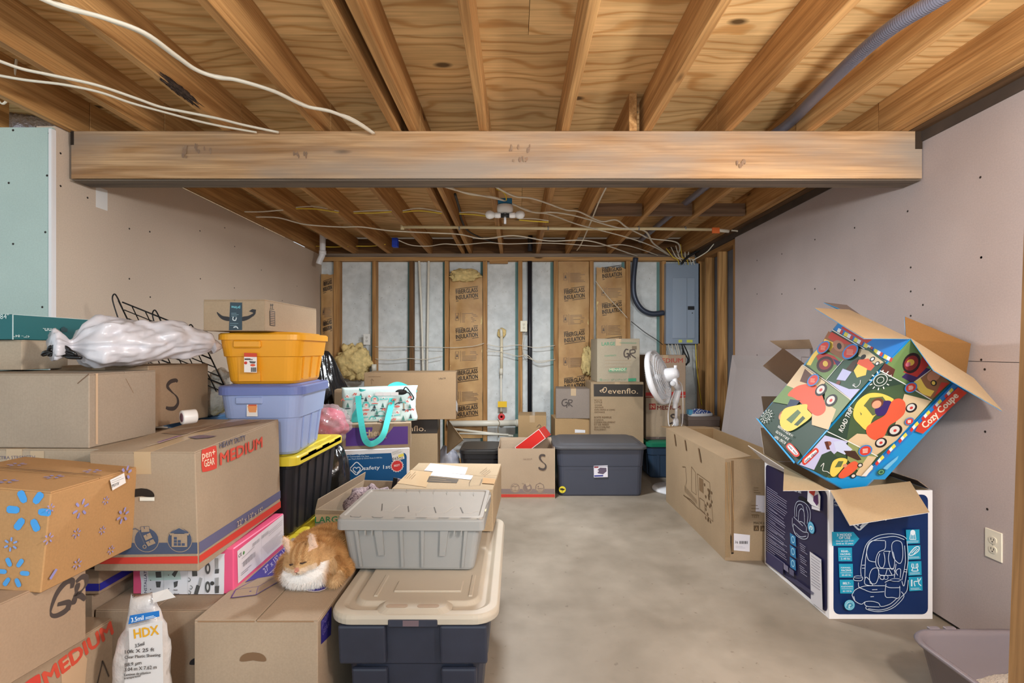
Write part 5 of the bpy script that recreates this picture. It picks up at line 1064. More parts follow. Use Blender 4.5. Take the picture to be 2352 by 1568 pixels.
# ================================================================== CAR SEAT BOX (right, open)
w, d, h = .488, .62, .607
DN = (18, 44, 92); DN2 = (30, 30, 66)
r = open_carton('car_seat_box', 'open navy blue car seat box on the floor under the toy car box', 1.479, 1.967, 2.395, 3.015, 0, h, 0, WH, card((196, 160, 118)), (('B', .2, 20),))
q = MB(); Mi = TM[r.name].inverted()
def wq(pts, mat, th=.004, name='flap', part=None, inner=None):
    q = MB(); v = [Mi @ Vector(p) for p in pts]; n = (v[1]-v[0]).cross(v[2]-v[0]).normalized(); q.quad(v, mat, th/2, n)
    if inner: q.quad([x-n*th*.55 for x in v], inner, th/2, n)
    return q.build(name, r)
CF = card((200, 164, 120))
wq([(1.483, 2.393, .607), (1.415, 2.15, .528), (1.765, 2.165, .578), (1.86, 2.393, .650)], CF, inner=WH)
wq([(1.479, 2.40, .607), (1.479, 3.01, .607), (1.375, 3.0, .706), (1.385, 2.62, .66)], CF, inner=WH)
wq([(1.479, 2.40, .607), (1.385, 2.62, .66), (1.275, 2.42, .60)], CF, inner=WH)
wq([(1.967, 2.42, .607), (1.90, 2.40, .65), (1.87, 2.62, .66), (1.967, 2.8, .607)], plain((40, 34, 52), .4), inner=CF)
hand_hole(r, (-w/2, -.1, .5), (0, -1, 0), (0, 0, 1), .10, .03, (-1, 0, 0), plain((8, 8, 14), .9))
K3 = (1700, 1040, 3.824)
g = face(r, w, d, h, 'F'); g.rrect(.02, .022, w-.022, h-.02, .028, DN, .35); g.crop(*K3)
LT = (222, 230, 238); AQ = (30, 150, 184)
g.text('Grow and Go', (826, 405), (1060, 385), (826, 388), LT, .02); g.text('All-in-One Convertible', (824, 434), (1060, 415), None, LT, .01); g.text('The Car Seat', (824, 466), (960, 458), None, LT, .01)
c = g.t((1046, 580)); g.c = None; heart_logo(g, c, .05, LT, .008); g.crop(*K3); g.text('safety 1st', (1118, 590), (1425, 558), (1116, 540), LT, .02)
g.poly([(803, 690), (990, 690), (1042, 750), (990, 812), (806, 812)], AQ); g.text('3 MODES', (846, 728), (974, 726), None, LT, .03); g.text('OF USE', (862, 752), (962, 752), None, LT, .03); g.text('One car seat from', (834, 776), (990, 772), None, LT, .01); g.text('birth to 10 years', (838, 798), (985, 796), None, LT, .01)
for y0, a, b_, c_ in ((826, 'REAR-', 'FACING', '5–40 lbs'), (966, 'FORWARD-', 'FACING', '30–65 lbs'), (1104, 'BELT-', 'POSITIONING', '40–100 lbs')):
    dx = (y0-826)*.037; g.poly([(852+dx, y0), (974+dx, y0), (976+dx, y0+120), (856+dx, y0+120)], AQ); g.text(a, (880+dx-10*(len(a) > 6), y0+40), (945+dx+12*(len(a) > 6), y0+40), None, LT, .03); g.text(b_, (874+dx-10*(len(b_) > 6), y0+66), (958+dx+8*(len(b_) > 6), y0+64), None, LT, .03); g.line([(865+dx, y0+78), (966+dx, y0+78)], .0015, LT); g.text(c_, (876+dx, y0+105), (956+dx, y0+103), None, LT, .01)
for i, y0 in enumerate((662, 800, 938, 1072)):
    dx = i*7; g.poly([(1438+dx, y0+4), (1556+dx, y0), (1560+dx, y0+122), (1444+dx, y0+128)], AQ); g.bars((1455+dx, y0+104), (1550+dx, y0+100), (1455+dx, y0+114), 2, LT, .0016, .2)
    x, y = 1498+dx, y0+50
    if i == 0: g.oval((x, y-22), (x+22, y-22), (x, y+2), LT); g.line([(x-26, y+38), (x-20, y-10), (x+20, y-10), (x+26, y+38), (x-26, y+38)], .004, LT); g.line([(x-8, y-10), (x-8, y+36)], .003, LT); g.line([(x+8, y-10), (x+8, y+36)], .003, LT)
    elif i == 1: g.line([(x-40, y+30), (x+10, y-30), (x+45, y-35), (x+40, y), (x-10, y+35)], .004, LT, True, True); g.line([(x-20, y+20), (x+25, y-25)], .003, LT); g.line([(x, y+25), (x+38, y-20)], .003, LT)
    elif i == 2: g.line([(x-22, y-30), (x-26, y), (x-14, y+10), (x-24, y+34), (x+28, y+34), (x+18, y+8), (x+28, y), (x+24, y-30)], .004, LT, True); g.line([(x-10, y-28), (x-6, y+8), (x+10, y+8), (x+14, y-28)], .003, LT, True)
    else: g.line([(x-34, y+35), (x-34, y-20)], .006, LT); g.poly([(x-42, y-12), (x-34, y-28), (x-26, y-12)], LT); g.line([(x-5, y+35), (x-12, y-5), (x+20, y-10), (x+18, y-38)], .004, LT, True); g.line([(x+45, y-35), (x+25, y+5), (x+48, y+30)], .004, LT, True)
LW = .0026; A = lambda *p, cl=False: g.line(p, LW, (206, 216, 228), True, cl)
A((1045, 1080), (1040, 1000), (1060, 880), (1090, 790), (1150, 735), (1230, 705), (1330, 700), (1410, 720), (1440, 745)); A((1075, 1090), (1078, 980), (1090, 860), (1120, 780), (1180, 745), (1250, 730), (1340, 722), (1420, 750))
A((1090, 870), (1100, 800), (1140, 760), (1250, 758)); A((1090, 870), (1110, 930), (1170, 945)); A((1255, 760), (1250, 830), (1195, 860), (1170, 930), (1180, 985), (1215, 1000), (1330, 1000))
A((1310, 800), (1330, 765), (1370, 760), (1400, 790), (1405, 900), (1385, 955), (1350, 940), (1320, 890), cl=True); A((1205, 870), (1190, 930), (1205, 985), (1235, 990), (1250, 930), (1240, 860)); A((1290, 850), (1280, 920), (1300, 1000), (1325, 1000), (1335, 930), (1320, 855)); A((1240, 850), (1300, 850))
A((1120, 1130), (1115, 1060), (1140, 1005), (1185, 1000), (1195, 1060), (1170, 1130), (1120, 1130)); A((1070, 1110), (1085, 1075), (1120, 1110), (1140, 1150), (1080, 1140), (1070, 1110)); A((1195, 1010), (1200, 1050), (1240, 1060), (1330, 1055), (1330, 1010)); A((1270, 1000), (1255, 1055)); A((1280, 1000), (1310, 1055)); g.circ((1258, 1078), (1278, 1078), (206, 216, 228), inner=.84); A((1205, 1065), (1240, 1065), (1235, 1095), (1210, 1090), cl=True)
A((1360, 1060), (1345, 1030), (1360, 1005), (1385, 1010), (1380, 1080)); A((1345, 960), (1330, 1080)); A((1440, 760), (1450, 900), (1440, 1010), (1415, 1150), (1395, 1110)); A((1420, 800), (1425, 950), (1395, 1100)); A((1450, 1100), (1440, 1190), (1400, 1240))
A((960, 1230), (990, 1185), (1060, 1155), (1130, 1150), (1250, 1150)); A((960, 1230), (985, 1280), (1040, 1310), (1075, 1290), (1130, 1285), (1190, 1300), (1215, 1330), (1290, 1310), (1350, 1260)); A((1075, 1290), (1070, 1310), (1100, 1330), (1200, 1335)); A((1085, 1325), (1090, 1355), (1200, 1375), (1320, 1340), (1410, 1250), (1390, 1200)); A((1100, 1350), (1210, 1360), (1310, 1325), (1400, 1235)); A((1135, 1185), (1180, 1182)); A((1120, 1245), (1150, 1243)); A((1015, 1120), (1020, 1160), (1060, 1180), (1130, 1205), (1240, 1200)); A((985, 1280), (975, 1240))
A((1255, 1130), (1250, 1240), (1310, 1250), (1370, 1250), (1375, 1150)); A((1250, 1150), (1290, 1165), (1380, 1165)); A((1245, 1120), (1290, 1100), (1360, 1110), (1385, 1095)); g.oval((1338, 1098), (1385, 1098), (1338, 1112), (206, 216, 228)); g.oval((1338, 1098), (1381, 1098), (1338, 1109), DN); g.oval((1012, 1072), (1050, 1072), (1012, 1084), (206, 216, 228)); g.oval((1012, 1072), (1046, 1072), (1012, 1081), DN); A((972, 1078), (978, 1100), (1030, 1105), (1050, 1090), (1050, 1075)); A((1045, 970), (1072, 968)); A((1045, 995), (1072, 994)); A((1412, 1005), (1440, 1008)); A((1410, 1025), (1438, 1028))
g.circ((936, 1316), (982, 1316), (60, 160, 190)); g.circ((936, 1316), (976, 1316), (190, 220, 228), inner=.93); g.circ((936, 1316), (966, 1316), (170, 206, 218)); g.line([(918, 1340), (922, 1310), (945, 1300), (958, 1318), (940, 1335)], .008, (60, 140, 170), True)
g.done()
g = face(r, w, d, h, 'L'); g.rrect(.014, .02, d-.012, h-.012, .028, DN2, .35); g.crop(*K3)
for i in range(32):
    y = 295+i*18; g.line([(236, y), (236+(185 if i % 5 else 95)*(1-.2*random.random()), y+ (130 if i % 5 else 66)*(.86+.1*random.random()) - (0))], .0034, (150, 146, 170))
A2 = lambda *p, cl=False: g.line(p, .003, (196, 204, 220), True, cl)
A2((490, 560), (486, 500), (500, 440), (530, 422), (580, 440), (618, 490), (625, 560), (610, 640)); A2((505, 560), (505, 480), (530, 450), (560, 470), (575, 560)); A2((520, 600), (525, 520), (545, 490), (570, 520), (575, 620)); A2((590, 470), (605, 540), (598, 620)); A2((480, 620), (475, 660), (500, 720), (560, 755), (600, 745), (605, 700), (560, 690), (500, 640), (480, 620)); A2((468, 570), (470, 640), (500, 720)); A2((500, 700), (540, 735), (590, 730)); A2((530, 600), (560, 610), (590, 650), (590, 690)); A2((480, 560), (500, 580), (560, 640))
g.circ((634, 655), (662, 690), (70, 160, 200)); g.circ((634, 655), (656, 682), (180, 216, 228), inner=.9); g.line([(622, 670), (626, 645), (645, 655), (636, 675)], .008, (210, 230, 236), True)
for y in (700, 805, 910): g.poly([(448, y), (498, y+34), (502, y+125), (452, y+92)], (40, 120, 172)); g.oval((475, y+60), (490, y+68), (475, y+92), (150, 200, 220)); g.oval((475, y+60), (485, y+66), (475, y+82), (40, 120, 172))
for y in (790, 890, 985): g.bars((535, y), (600, y+45), (545, y+60), 4, (150, 150, 176), .003)
g.poly([(612, 275), (700, 330), (722, 380), (718, 490), (640, 455), (605, 420)], (226, 222, 226)); g.poly([(640, 290), (680, 325), (665, 380), (620, 345)], (208, 60, 48)); g.poly([(660, 380), (700, 360), (705, 440), (690, 465), (658, 420)], (92, 50, 104)); g.poly([(645, 462), (716, 490), (718, 510), (645, 490)], (214, 210, 216))
g.poly([(628, 865), (730, 935), (742, 1385), (638, 1305)], plain((206, 204, 210))); g.bars((640, 900), (725, 960), (644, 1150), 11, (120, 116, 130), .0025, .2); g.poly([(398, 968), (438, 995), (442, 1050), (400, 1020)], (120, 116, 140)); g.poly([(448, 1005), (490, 1035), (490, 1085), (450, 1060)], (90, 88, 116)); g.poly([(250, 860), (395, 965), (395, 1075), (240, 960)], (54, 52, 88)); g.bars((400, 1070), (630, 1240), (505, 1110), 5, (74, 72, 104), .003)
for i in range(3): g.text(('Sprint', 'All-in-One', 'Car Seat')[i], (470+i*14, 305+i*16), (540+i*10, 330+i*13), None, (200, 204, 216), .02)
g.done()
# ================================================================== TOY CAR BOX (tilted)
a, b_, c, e = P(1831, 1066, 2.4), P(2091, 777, 2.15), P(1740, 964, 2.8), P(2237, 868, 2.2)
e2, e3, e1 = c-a, e-b_, b_-a; O = a+e2*.5+e3*.5; O.z = (a+e3).z
r = thing('toy_car_box', 'tilted open toy car box in bright photo print sitting in the car seat box', 'box', Matrix.Translation(O)); L = lambda p: p-O
BLU = plain((34, 150, 214), .3, 0, .5); KI = card((190, 150, 104)); nl, nr = e1.cross(e2).normalized(), e3.cross(e1).normalized()
if nl.y > 0: nl = -nl
if nr.y > 0: nr = -nr
def panel(pts, n, mat, name):
    q = MB(); v = [L(p) for p in pts]; q.quad(v, mat, .003, n); q.quad([x-n*.0031 for x in v], KI, .002, n); q.build(name, r)
d_ = b_+e2
panel([a, b_, d_, c][::-1], nl, BLU, 'left_panel'); panel([a, a+e3, b_+e3, b_], nr, BLU, 'right_panel')
panel([c, d_, d_+e3, c+e3], -nr, BLU, 'back_panel'); panel([a+e3, c+e3, d_+e3, b_+e3], -nl, BLU, 'side_panel')
panel([a, c, c+e3, a+e3], -e1.normalized(), BLU, 'bottom_panel')
FM = card((206, 172, 130))
def flap4(pts, inner=FM, outer=BLU):
    v = [L(p) for p in pts]; n = (v[1]-v[0]).cross(v[2]-v[0]).normalized()
    if n.dot(EYE-O) < 0: n = -n
    q = MB(); q.quad(v, inner, .0025, n); q.quad([x-n*.0026 for x in v], outer, .002, n); q.build('flap', r)
flap4([d_, b_, P(1985, 776, 1.98), P(1872, 707, 2.38)])
flap4([b_+Vector((.004, 0, 0)), e, P(2303, 943, 2.035), P(2146, 850, 1.98)])
flap4([b_+e3*.02+Vector((0, .03, .0)), e+Vector((0, .04, 0)), P(2230, 789, 2.20), P(2079, 727, 2.22)], card((150, 102, 54)))
flap4([d_+e3*.1+Vector((0, .02, 0)), d_+e3*.5, P(1945, 700, 2.62), P(1893, 694, 2.62)], plain((110, 96, 90), .6))
K2 = (1680, 660, 3.409); DG = (48, 70, 58); GRN = (112, 140, 84); SAND = (214, 188, 150); RC = (222, 92, 62); YC = (240, 204, 92); LAV = (190, 190, 226); BLK = (34, 30, 32)
g = G(r, L(a), e2, e1, .0016).crop(*K2)
if g.n.dot(nl) < 0: g = G(r, L(a), e1, e2, .0016).crop(*K2)
g.poly([(212, 1030), (516, 1372), (1222, 575), (800, 330), (620, 560)], DG); g.poly([(835, 290), (805, 330), (1225, 578), (1400, 400)], (36, 128, 206)); g.poly([(880, 300), (1120, 400), (1060, 440), (860, 320)], (204, 62, 48))
for i in range(6):
    x, y = 815+i*78, 318+i*44; g.poly([(x, y-14), (x+26, y), (x+12, y+28), (x-14, y+14)], (232, 216, 80)) if i else None; g.poly([(x+26, y), (x+48, y+12), (x+34, y+40), (x+12, y+28)], (236, 234, 230)); g.poly([(x+48, y+12), (x+66, y+22), (x+52, y+50), (x+34, y+40)], (204, 60, 52))
g.line([(795, 335), (1215, 585)], .004, (236, 236, 236))
g.poly([(765, 345), (1080, 525), (880, 575), (700, 460)], (150, 96, 62)); g.poly([(790, 350), (960, 450), (830, 440), (760, 395)], (196, 60, 46)); g.poly([(735, 405), (820, 440), (780, 500), (715, 450)], YC); g.oval((845, 460), (890, 480), (835, 500), (176, 120, 92)); g.oval((850, 462), (868, 470), (846, 486), BLK)
g.poly([(700, 470), (880, 570), (750, 730), (585, 600)], GRN); g.line([(705, 480), (650, 540), (610, 610)], .03, YC, True); g.poly([(720, 510), (810, 540), (870, 600), (780, 610), (690, 590), (670, 540)], (184, 52, 44)); g.oval((740, 605), (795, 560), (780, 650), (64, 26, 28)); g.oval((740, 605), (780, 575), (768, 635), (150, 44, 44)); g.oval((742, 600), (762, 606), (738, 622), (228, 190, 80)); g.poly([(800, 560), (870, 590), (835, 620)], (52, 42, 100))
g.poly([(885, 575), (1080, 470), (1215, 585), (945, 885), (750, 735)], (56, 84, 66)); g.poly([(1010, 480), (1080, 500), (1200, 590), (1150, 610), (1000, 540)], SAND); g.poly([(1005, 570), (1080, 560), (1130, 620), (1100, 655), (1030, 640), (990, 600)], RC); g.poly([(965, 655), (1000, 605), (1070, 640), (1060, 690), (990, 710)], YC); g.circ((1040, 548), (1060, 548), BLK, 14); g.circ((1112, 565), (1132, 565), BLK, 14); g.circ((1112, 565), (1124, 565), (230, 226, 222), 12); g.circ((1150, 600), (1168, 600), BLK, 14); g.circ((1150, 600), (1161, 600), (230, 226, 222), 12)
g.poly([(880, 640), (950, 665), (900, 735), (830, 725)], LAV); g.poly([(905, 645), (960, 665), (1005, 560), (960, 580)], (70, 48, 36)); g.circ((845, 752), (862, 752), (120, 66, 52), 14); g.poly([(755, 730), (830, 760), (930, 800), (1015, 800), (945, 880)], LAV); g.line([(960, 765), (985, 785), (1015, 760), (1020, 730)], .003, (226, 226, 226), True); g.circ((968, 768), (978, 768), (226, 226, 226), 10, .7)
g.line([(565, 610), (750, 738), (945, 885)], .004, (228, 216, 196)); g.line([(885, 572), (750, 730)], .003, (236, 234, 230))
g.poly([(560, 612), (745, 745), (660, 920), (440, 770)], SAND); g.poly([(440, 770), (330, 900), (500, 930), (560, 820)], GRN); g.poly([(745, 745), (942, 888), (800, 1060), (700, 1000), (740, 880)], (124, 142, 104)); g.poly([(640, 980), (740, 900), (830, 960), (770, 1120), (640, 1080)], SAND); g.poly([(585, 640), (640, 690), (610, 760), (545, 740)], (96, 60, 44))
g.spl([(450, 845), (520, 780), (620, 760), (690, 790), (745, 920), (740, 980), (690, 1010), (640, 990), (580, 930), (500, 870)], RC); g.poly([(470, 880), (550, 890), (500, 950), (430, 960)], (44, 58, 84)); g.circ((415, 1005), (450, 1005), (156, 92, 66), 16); g.circ((405, 1015), (428, 1015), (206, 150, 120), 14)
g.spl([(390, 1050), (420, 960), (510, 930), (600, 920), (605, 960), (640, 1010), (560, 1080), (470, 1130), (410, 1110)], YC); g.poly([(440, 1040), (530, 960), (555, 985), (480, 1070)], (96, 120, 84)); g.poly([(500, 1080), (570, 1010), (590, 1030), (530, 1090)], (70, 92, 72))
for x, y, k in ((712, 808, 44), (792, 890, 46)): g.circ((x, y), (x+k, y), BLK, 20); g.circ((x-2, y-2), (x+k*.62, y), (214, 208, 202), 20); g.circ((x, y), (x+12, y), (200, 60, 56), 12)
c_ = g.t((287, 1015)); g.c = None; WHT = (228, 230, 226); g.circ(c_, c_+Vector((.026, 0)), WHT, inner=.9); g.circ(c_, c_+Vector((.014, 0)), WHT, inner=.84)
for k in range(12): q_ = Vector((math.cos(k*.5236), math.sin(k*.5236))); g.line([tuple(c_+q_*.031), tuple(c_+q_*.042)], .004, WHT)
g.crop(*K2); g.text('ROAD TRIP!', (445, 1218), (362, 1165), (430, 1235), WHT, .02); g.text('SUR LA ROUTE!', (470, 1190), (370, 1125), (458, 1206), WHT, .02); g.text('LA BOÎTE DE PASSER', (500, 1165), (385, 1085), (490, 1180), WHT, .02)
g.spl([(445, 1245), (470, 1225), (500, 1245), (545, 1300), (548, 1325), (520, 1335), (490, 1310), (450, 1268)], (208, 66, 50)); g.spl([(458, 1245), (475, 1238), (500, 1258), (535, 1302), (535, 1315), (520, 1320), (495, 1300), (460, 1262)], (236, 234, 232)); g.text('little tikes', (532, 1310), (468, 1240), (520, 1320), (46, 52, 110), .02)
for x, y, k in ((737, 478, 42), (948, 512, 54), (658, 735, 40)): g.circ((x, y), (x+k*1.1, y), (50, 130, 200)); g.circ((x, y), (x+k*.88, y), (208, 60, 48)); g.bars((x-k*.5, y-k*.3), (x+k*.5, y-k*.2), (x-k*.5, y+k*.4), 5, (226, 150, 130), .003, .2)
g.poly([(208, 1030), (228, 1040), (520, 1378), (512, 1390)], (44, 160, 220)); g.done()
g = G(r, L(a), e3, e1, .0016).crop(*K2)
g.poly([(520, 1380), (1400, 405), (1720, 740), (1020, 1470), (765, 1490)], (70, 92, 62)); g.poly([(1830, 810), (1760, 760), (1015, 1470), (770, 1500), (1200, 1500)], BLU)
g.poly([(1165, 650), (1400, 410), (1700, 740), (1560, 880)], GRN); g.poly([(1200, 590), (1280, 640), (1260, 700), (1165, 645)], (96, 52, 44)); g.poly([(1330, 700), (1440, 600), (1560, 640), (1510, 780), (1400, 740)], (60, 40, 96)); g.poly([(1340, 660), (1470, 590), (1500, 520), (1560, 590), (1450, 700)], (190, 50, 42)); g.oval((1408, 590), (1478, 560), (1420, 665), (46, 24, 26)); g.oval((1405, 590), (1460, 568), (1412, 645), (140, 40, 40)); g.oval((1400, 585), (1430, 580), (1402, 610), (222, 180, 74)); g.circ((1380, 600), (1400, 600), (206, 110, 130), 12)
g.poly([(1440, 720), (1560, 640), (1640, 680), (1710, 745), (1555, 870), (1430, 800)], (150, 100, 66)); g.circ((1580, 690), (1630, 690), (206, 140, 108), 18); g.line([(1450, 720), (1500, 800), (1570, 830)], .03, YC, True); g.poly([(1590, 840), (1640, 740), (1700, 745), (1560, 880)], (204, 60, 48)); g.oval((1580, 745), (1604, 748), (1578, 768), BLK); g.oval((1578, 745), (1592, 747), (1577, 760), YC)
g.line([(1160, 648), (1340, 745), (1565, 880)], .004, (236, 236, 232)); g.line([(1558, 640), (1440, 730)], .003, (236, 236, 232))
g.poly([(720, 1160), (1165, 655), (1340, 750), (1090, 800), (950, 900), (900, 1180)], DG); g.poly([(1350, 830), (1560, 885), (1290, 1190), (1130, 1310), (900, 1200), (980, 1140), (1250, 1160)], SAND)
g.spl([(950, 1000), (975, 900), (1060, 830), (1160, 825), (1250, 860), (1260, 885), (1180, 960), (1110, 1010), (1060, 1110), (1000, 1070)], YC); g.poly([(1000, 960), (1080, 860), (1180, 850), (1210, 890), (1130, 990), (1100, 1000), (1045, 930), (1010, 1000)], (96, 108, 70)); g.poly([(985, 950), (1030, 920), (1110, 1010), (1075, 1050)], YC)
g.spl([(1120, 950), (1180, 890), (1240, 885), (1250, 930), (1200, 990), (1140, 1000)], (58, 40, 104)); g.circ((1138, 902), (1185, 902), (112, 68, 48), 18); g.circ((1132, 912), (1168, 912), (220, 160, 128), 18)
g.spl([(1250, 890), (1310, 865), (1355, 900), (1350, 980), (1290, 1040), (1230, 1080), (1190, 1160), (1120, 1190), (1060, 1150), (1055, 1090), (1120, 1040), (1200, 990)], RC)
for x, y, k in ((1403, 938, 44), (1275, 1115, 56), (1165, 1210, 46)): g.circ((x, y), (x+k, y), BLK); g.circ((x-3, y-3), (x+k*.62, y), (214, 208, 202)); g.circ((x, y), (x+13, y), (200, 60, 56), 12)
c_ = g.t((1160, 720)); g.c = None; g.circ(c_, c_+Vector((.03, 0)), WHT, inner=.9); g.circ(c_, c_+Vector((.016, 0)), WHT, inner=.84)
for k in range(12): q_ = Vector((math.cos(k*.5236), math.sin(k*.5236))); g.line([tuple(c_+q_*.036), tuple(c_+q_*.048)], .0045, WHT)
g.crop(*K2); g.text('ROAD TRIP!', (862, 1128), (948, 945), (832, 1108), WHT, .02)
g.poly([(525, 1378), (725, 1150), (905, 1200), (760, 1330), (640, 1420)], LAV); g.poly([(640, 1420), (700, 1300), (770, 1270), (830, 1330), (780, 1420), (740, 1480)], DG); g.poly([(905, 1200), (1130, 1312), (1020, 1465), (900, 1340)], (140, 150, 96)); g.poly([(1060, 1310), (1128, 1318), (1015, 1468), (960, 1460)], SAND); g.poly([(790, 1200), (860, 1190), (940, 1260), (880, 1300), (810, 1270)], (196, 204, 232)); g.poly([(870, 1270), (960, 1270), (1010, 1340), (980, 1345), (900, 1310)], (66, 44, 34)); g.circ((752, 1215), (775, 1215), (140, 84, 66), 16); g.poly([(720, 1200), (745, 1195), (765, 1260), (740, 1260)], (92, 48, 40))
g.spl([(765, 1420), (790, 1350), (850, 1325), (900, 1345), (850, 1420), (800, 1470), (770, 1460)], YC); g.poly([(800, 1400), (830, 1350), (870, 1350), (850, 1395)], (90, 106, 70)); g.spl([(830, 1460), (900, 1380), (960, 1350), (985, 1390), (930, 1450), (860, 1485)], RC); g.circ((880, 1385), (898, 1385), (200, 140, 110), 12)
for x, y, k in ((998, 1382, 22), (945, 1465, 24)): g.circ((x, y), (x+k, y), BLK, 14); g.circ((x, y), (x+k*.6, y), (214, 208, 202), 14)
g.spl([(545, 1350), (560, 1320), (640, 1252), (665, 1252), (675, 1275), (655, 1300), (580, 1372), (555, 1375)], (208, 66, 50)); g.spl([(560, 1350), (570, 1330), (645, 1266), (658, 1268), (660, 1280), (640, 1300), (580, 1358), (566, 1362)], (236, 234, 232)); g.text('little tikes', (576, 1362), (664, 1284), (562, 1346), (46, 52, 110), .02); g.line([(690, 1390), (715, 1365), (705, 1420), (740, 1430), (760, 1445)], .003, WHT, True)
g.line([(742, 1118), (905, 1195), (1135, 1312)], .004, (236, 236, 232))
for x, y, k in ((1392, 775, 48), (1380, 1038, 36), (1036, 1266, 54)): g.circ((x, y), (x+k, y), (50, 130, 200)); g.circ((x, y), (x+k*.8, y), (208, 60, 48)); g.bars((x-k*.4, y-k*.2), (x+k*.4, y-k*.3), (x-k*.4, y+k*.3), 4, (236, 200, 190), .004, .2)
g.poly([(1720, 742), (1770, 770), (1060, 1460), (1015, 1470)], (44, 120, 196)); 
for i in range(8):
    x, y = 1700-i*90, 800+i*87; g.poly([(x-16, y-2), (x+8, y-26), (x+22, y-6), (x-2, y+18)], (232, 216, 80)); g.poly([(x-34, y+18), (x-16, y-2), (x-2, y+18), (x-20, y+38)], (236, 234, 232)); g.poly([(x-52, y+40), (x-34, y+18), (x-20, y+38), (x-38, y+58)], (204, 56, 50))
g.poly([(1752, 768), (1822, 812), (1480, 1130), (1420, 1110), (1445, 1060)], (210, 66, 46)); g.text('Cozy Coupe', (1500, 1090), (1758, 838), (1462, 1058), (240, 224, 200), .04)
g.poly([(1170, 1400), (1200, 1370), (1290, 1300), (1280, 1330), (1200, 1410)], (120, 190, 226)); g.circ((1155, 1428), (1185, 1428), (40, 90, 70), 16); g.circ((1155, 1428), (1175, 1428), (120, 180, 130), 14, .7); g.poly([(1000, 1460), (1080, 1370), (1095, 1385), (1040, 1460)], (226, 222, 216)); g.done()
# --- dark open box behind it
r = open_carton('open_box', 'dark printed open carton with tan flaps behind the tilted toy car box', 1.675, 1.975, 3.12, 3.42, .0, .80, 0, plain((30, 30, 38), .4), card((150, 122, 94)), (('F', .16, 8), ('B', .16, 20)))
q = MB(); Mi = TM[r.name].inverted()
wq([P(1808, 882, 3.1), P(1752, 840, 3.1), P(1797, 800, 3.3), P(1850, 838, 3.3)], card((176, 144, 112)), inner=card((168, 136, 104)))
wq([P(1797, 802, 3.42), P(1768, 783, 3.46), P(1892, 779, 3.46), P(1890, 800, 3.42)], card((180, 150, 116)), inner=card((170, 140, 108)))
# ================================================================== LITTER PAN
r = thing('litter_pan', 'grey litter pan with pale litter in the bottom right corner', 'litter pan', T(1.69, 1.575, 0)); LP = plain((114, 106, 111), .38, 0, .45); w, d = .48, .66
q = MB(); q.loft([rr(w*.78, d*.80, .07, 0, n=8), rr(w*.8, d*.82, .075, .006, n=8), rr(w*.95, d*.95, .09, .205, n=8), rr(w, d, .10, .206, n=8), rr(w+.012, d+.012, .105, .214, n=8), rr(w, d, .10, .222, n=8), rr(w*.95, d*.95, .09, .221, n=8), rr(w*.93, d*.935, .088, .205, n=8), rr(w*.86, d*.88, .085, .11, n=8), rr(w*.78, d*.80, .07, .012, n=8)], LP, True, True, True); q.build('pan', r)
for x, y in ((-.12, d/2+.006), (-.06, d/2+.006)): MB().box(x-.02, y-.012, .218, x+.02, y+.004, .228, LP, .002).build('clip_tab', r)
lm = plain((196, 188, 178), .95, var=.2, nsc=160, bmp=1, bsc=260); q = MB(); V = []; nx, ny = 40, 50
for j in range(ny+1):
    for i in range(nx+1):
        x, y = (i/nx-.5)*w*.83, (j/ny-.5)*d*.85; edge = max(abs(x)/(w*.415), abs(y)/(d*.425))
        V.append((x, y, .115+.05*x/.2-.05*(max(0, y)/.28)+.012*mn.noise(Vector((x*14, y*14, 0)))+.003*mn.noise(Vector((x*90, y*90, 3)))))
q.add(V, [(j*(nx+1)+i, j*(nx+1)+i+1, (j+1)*(nx+1)+i+1, (j+1)*(nx+1)+i) for j in range(ny) for i in range(nx)], lm, True)
lit = q.build('litter_granules', r); lit['kind'] = 'stuff'
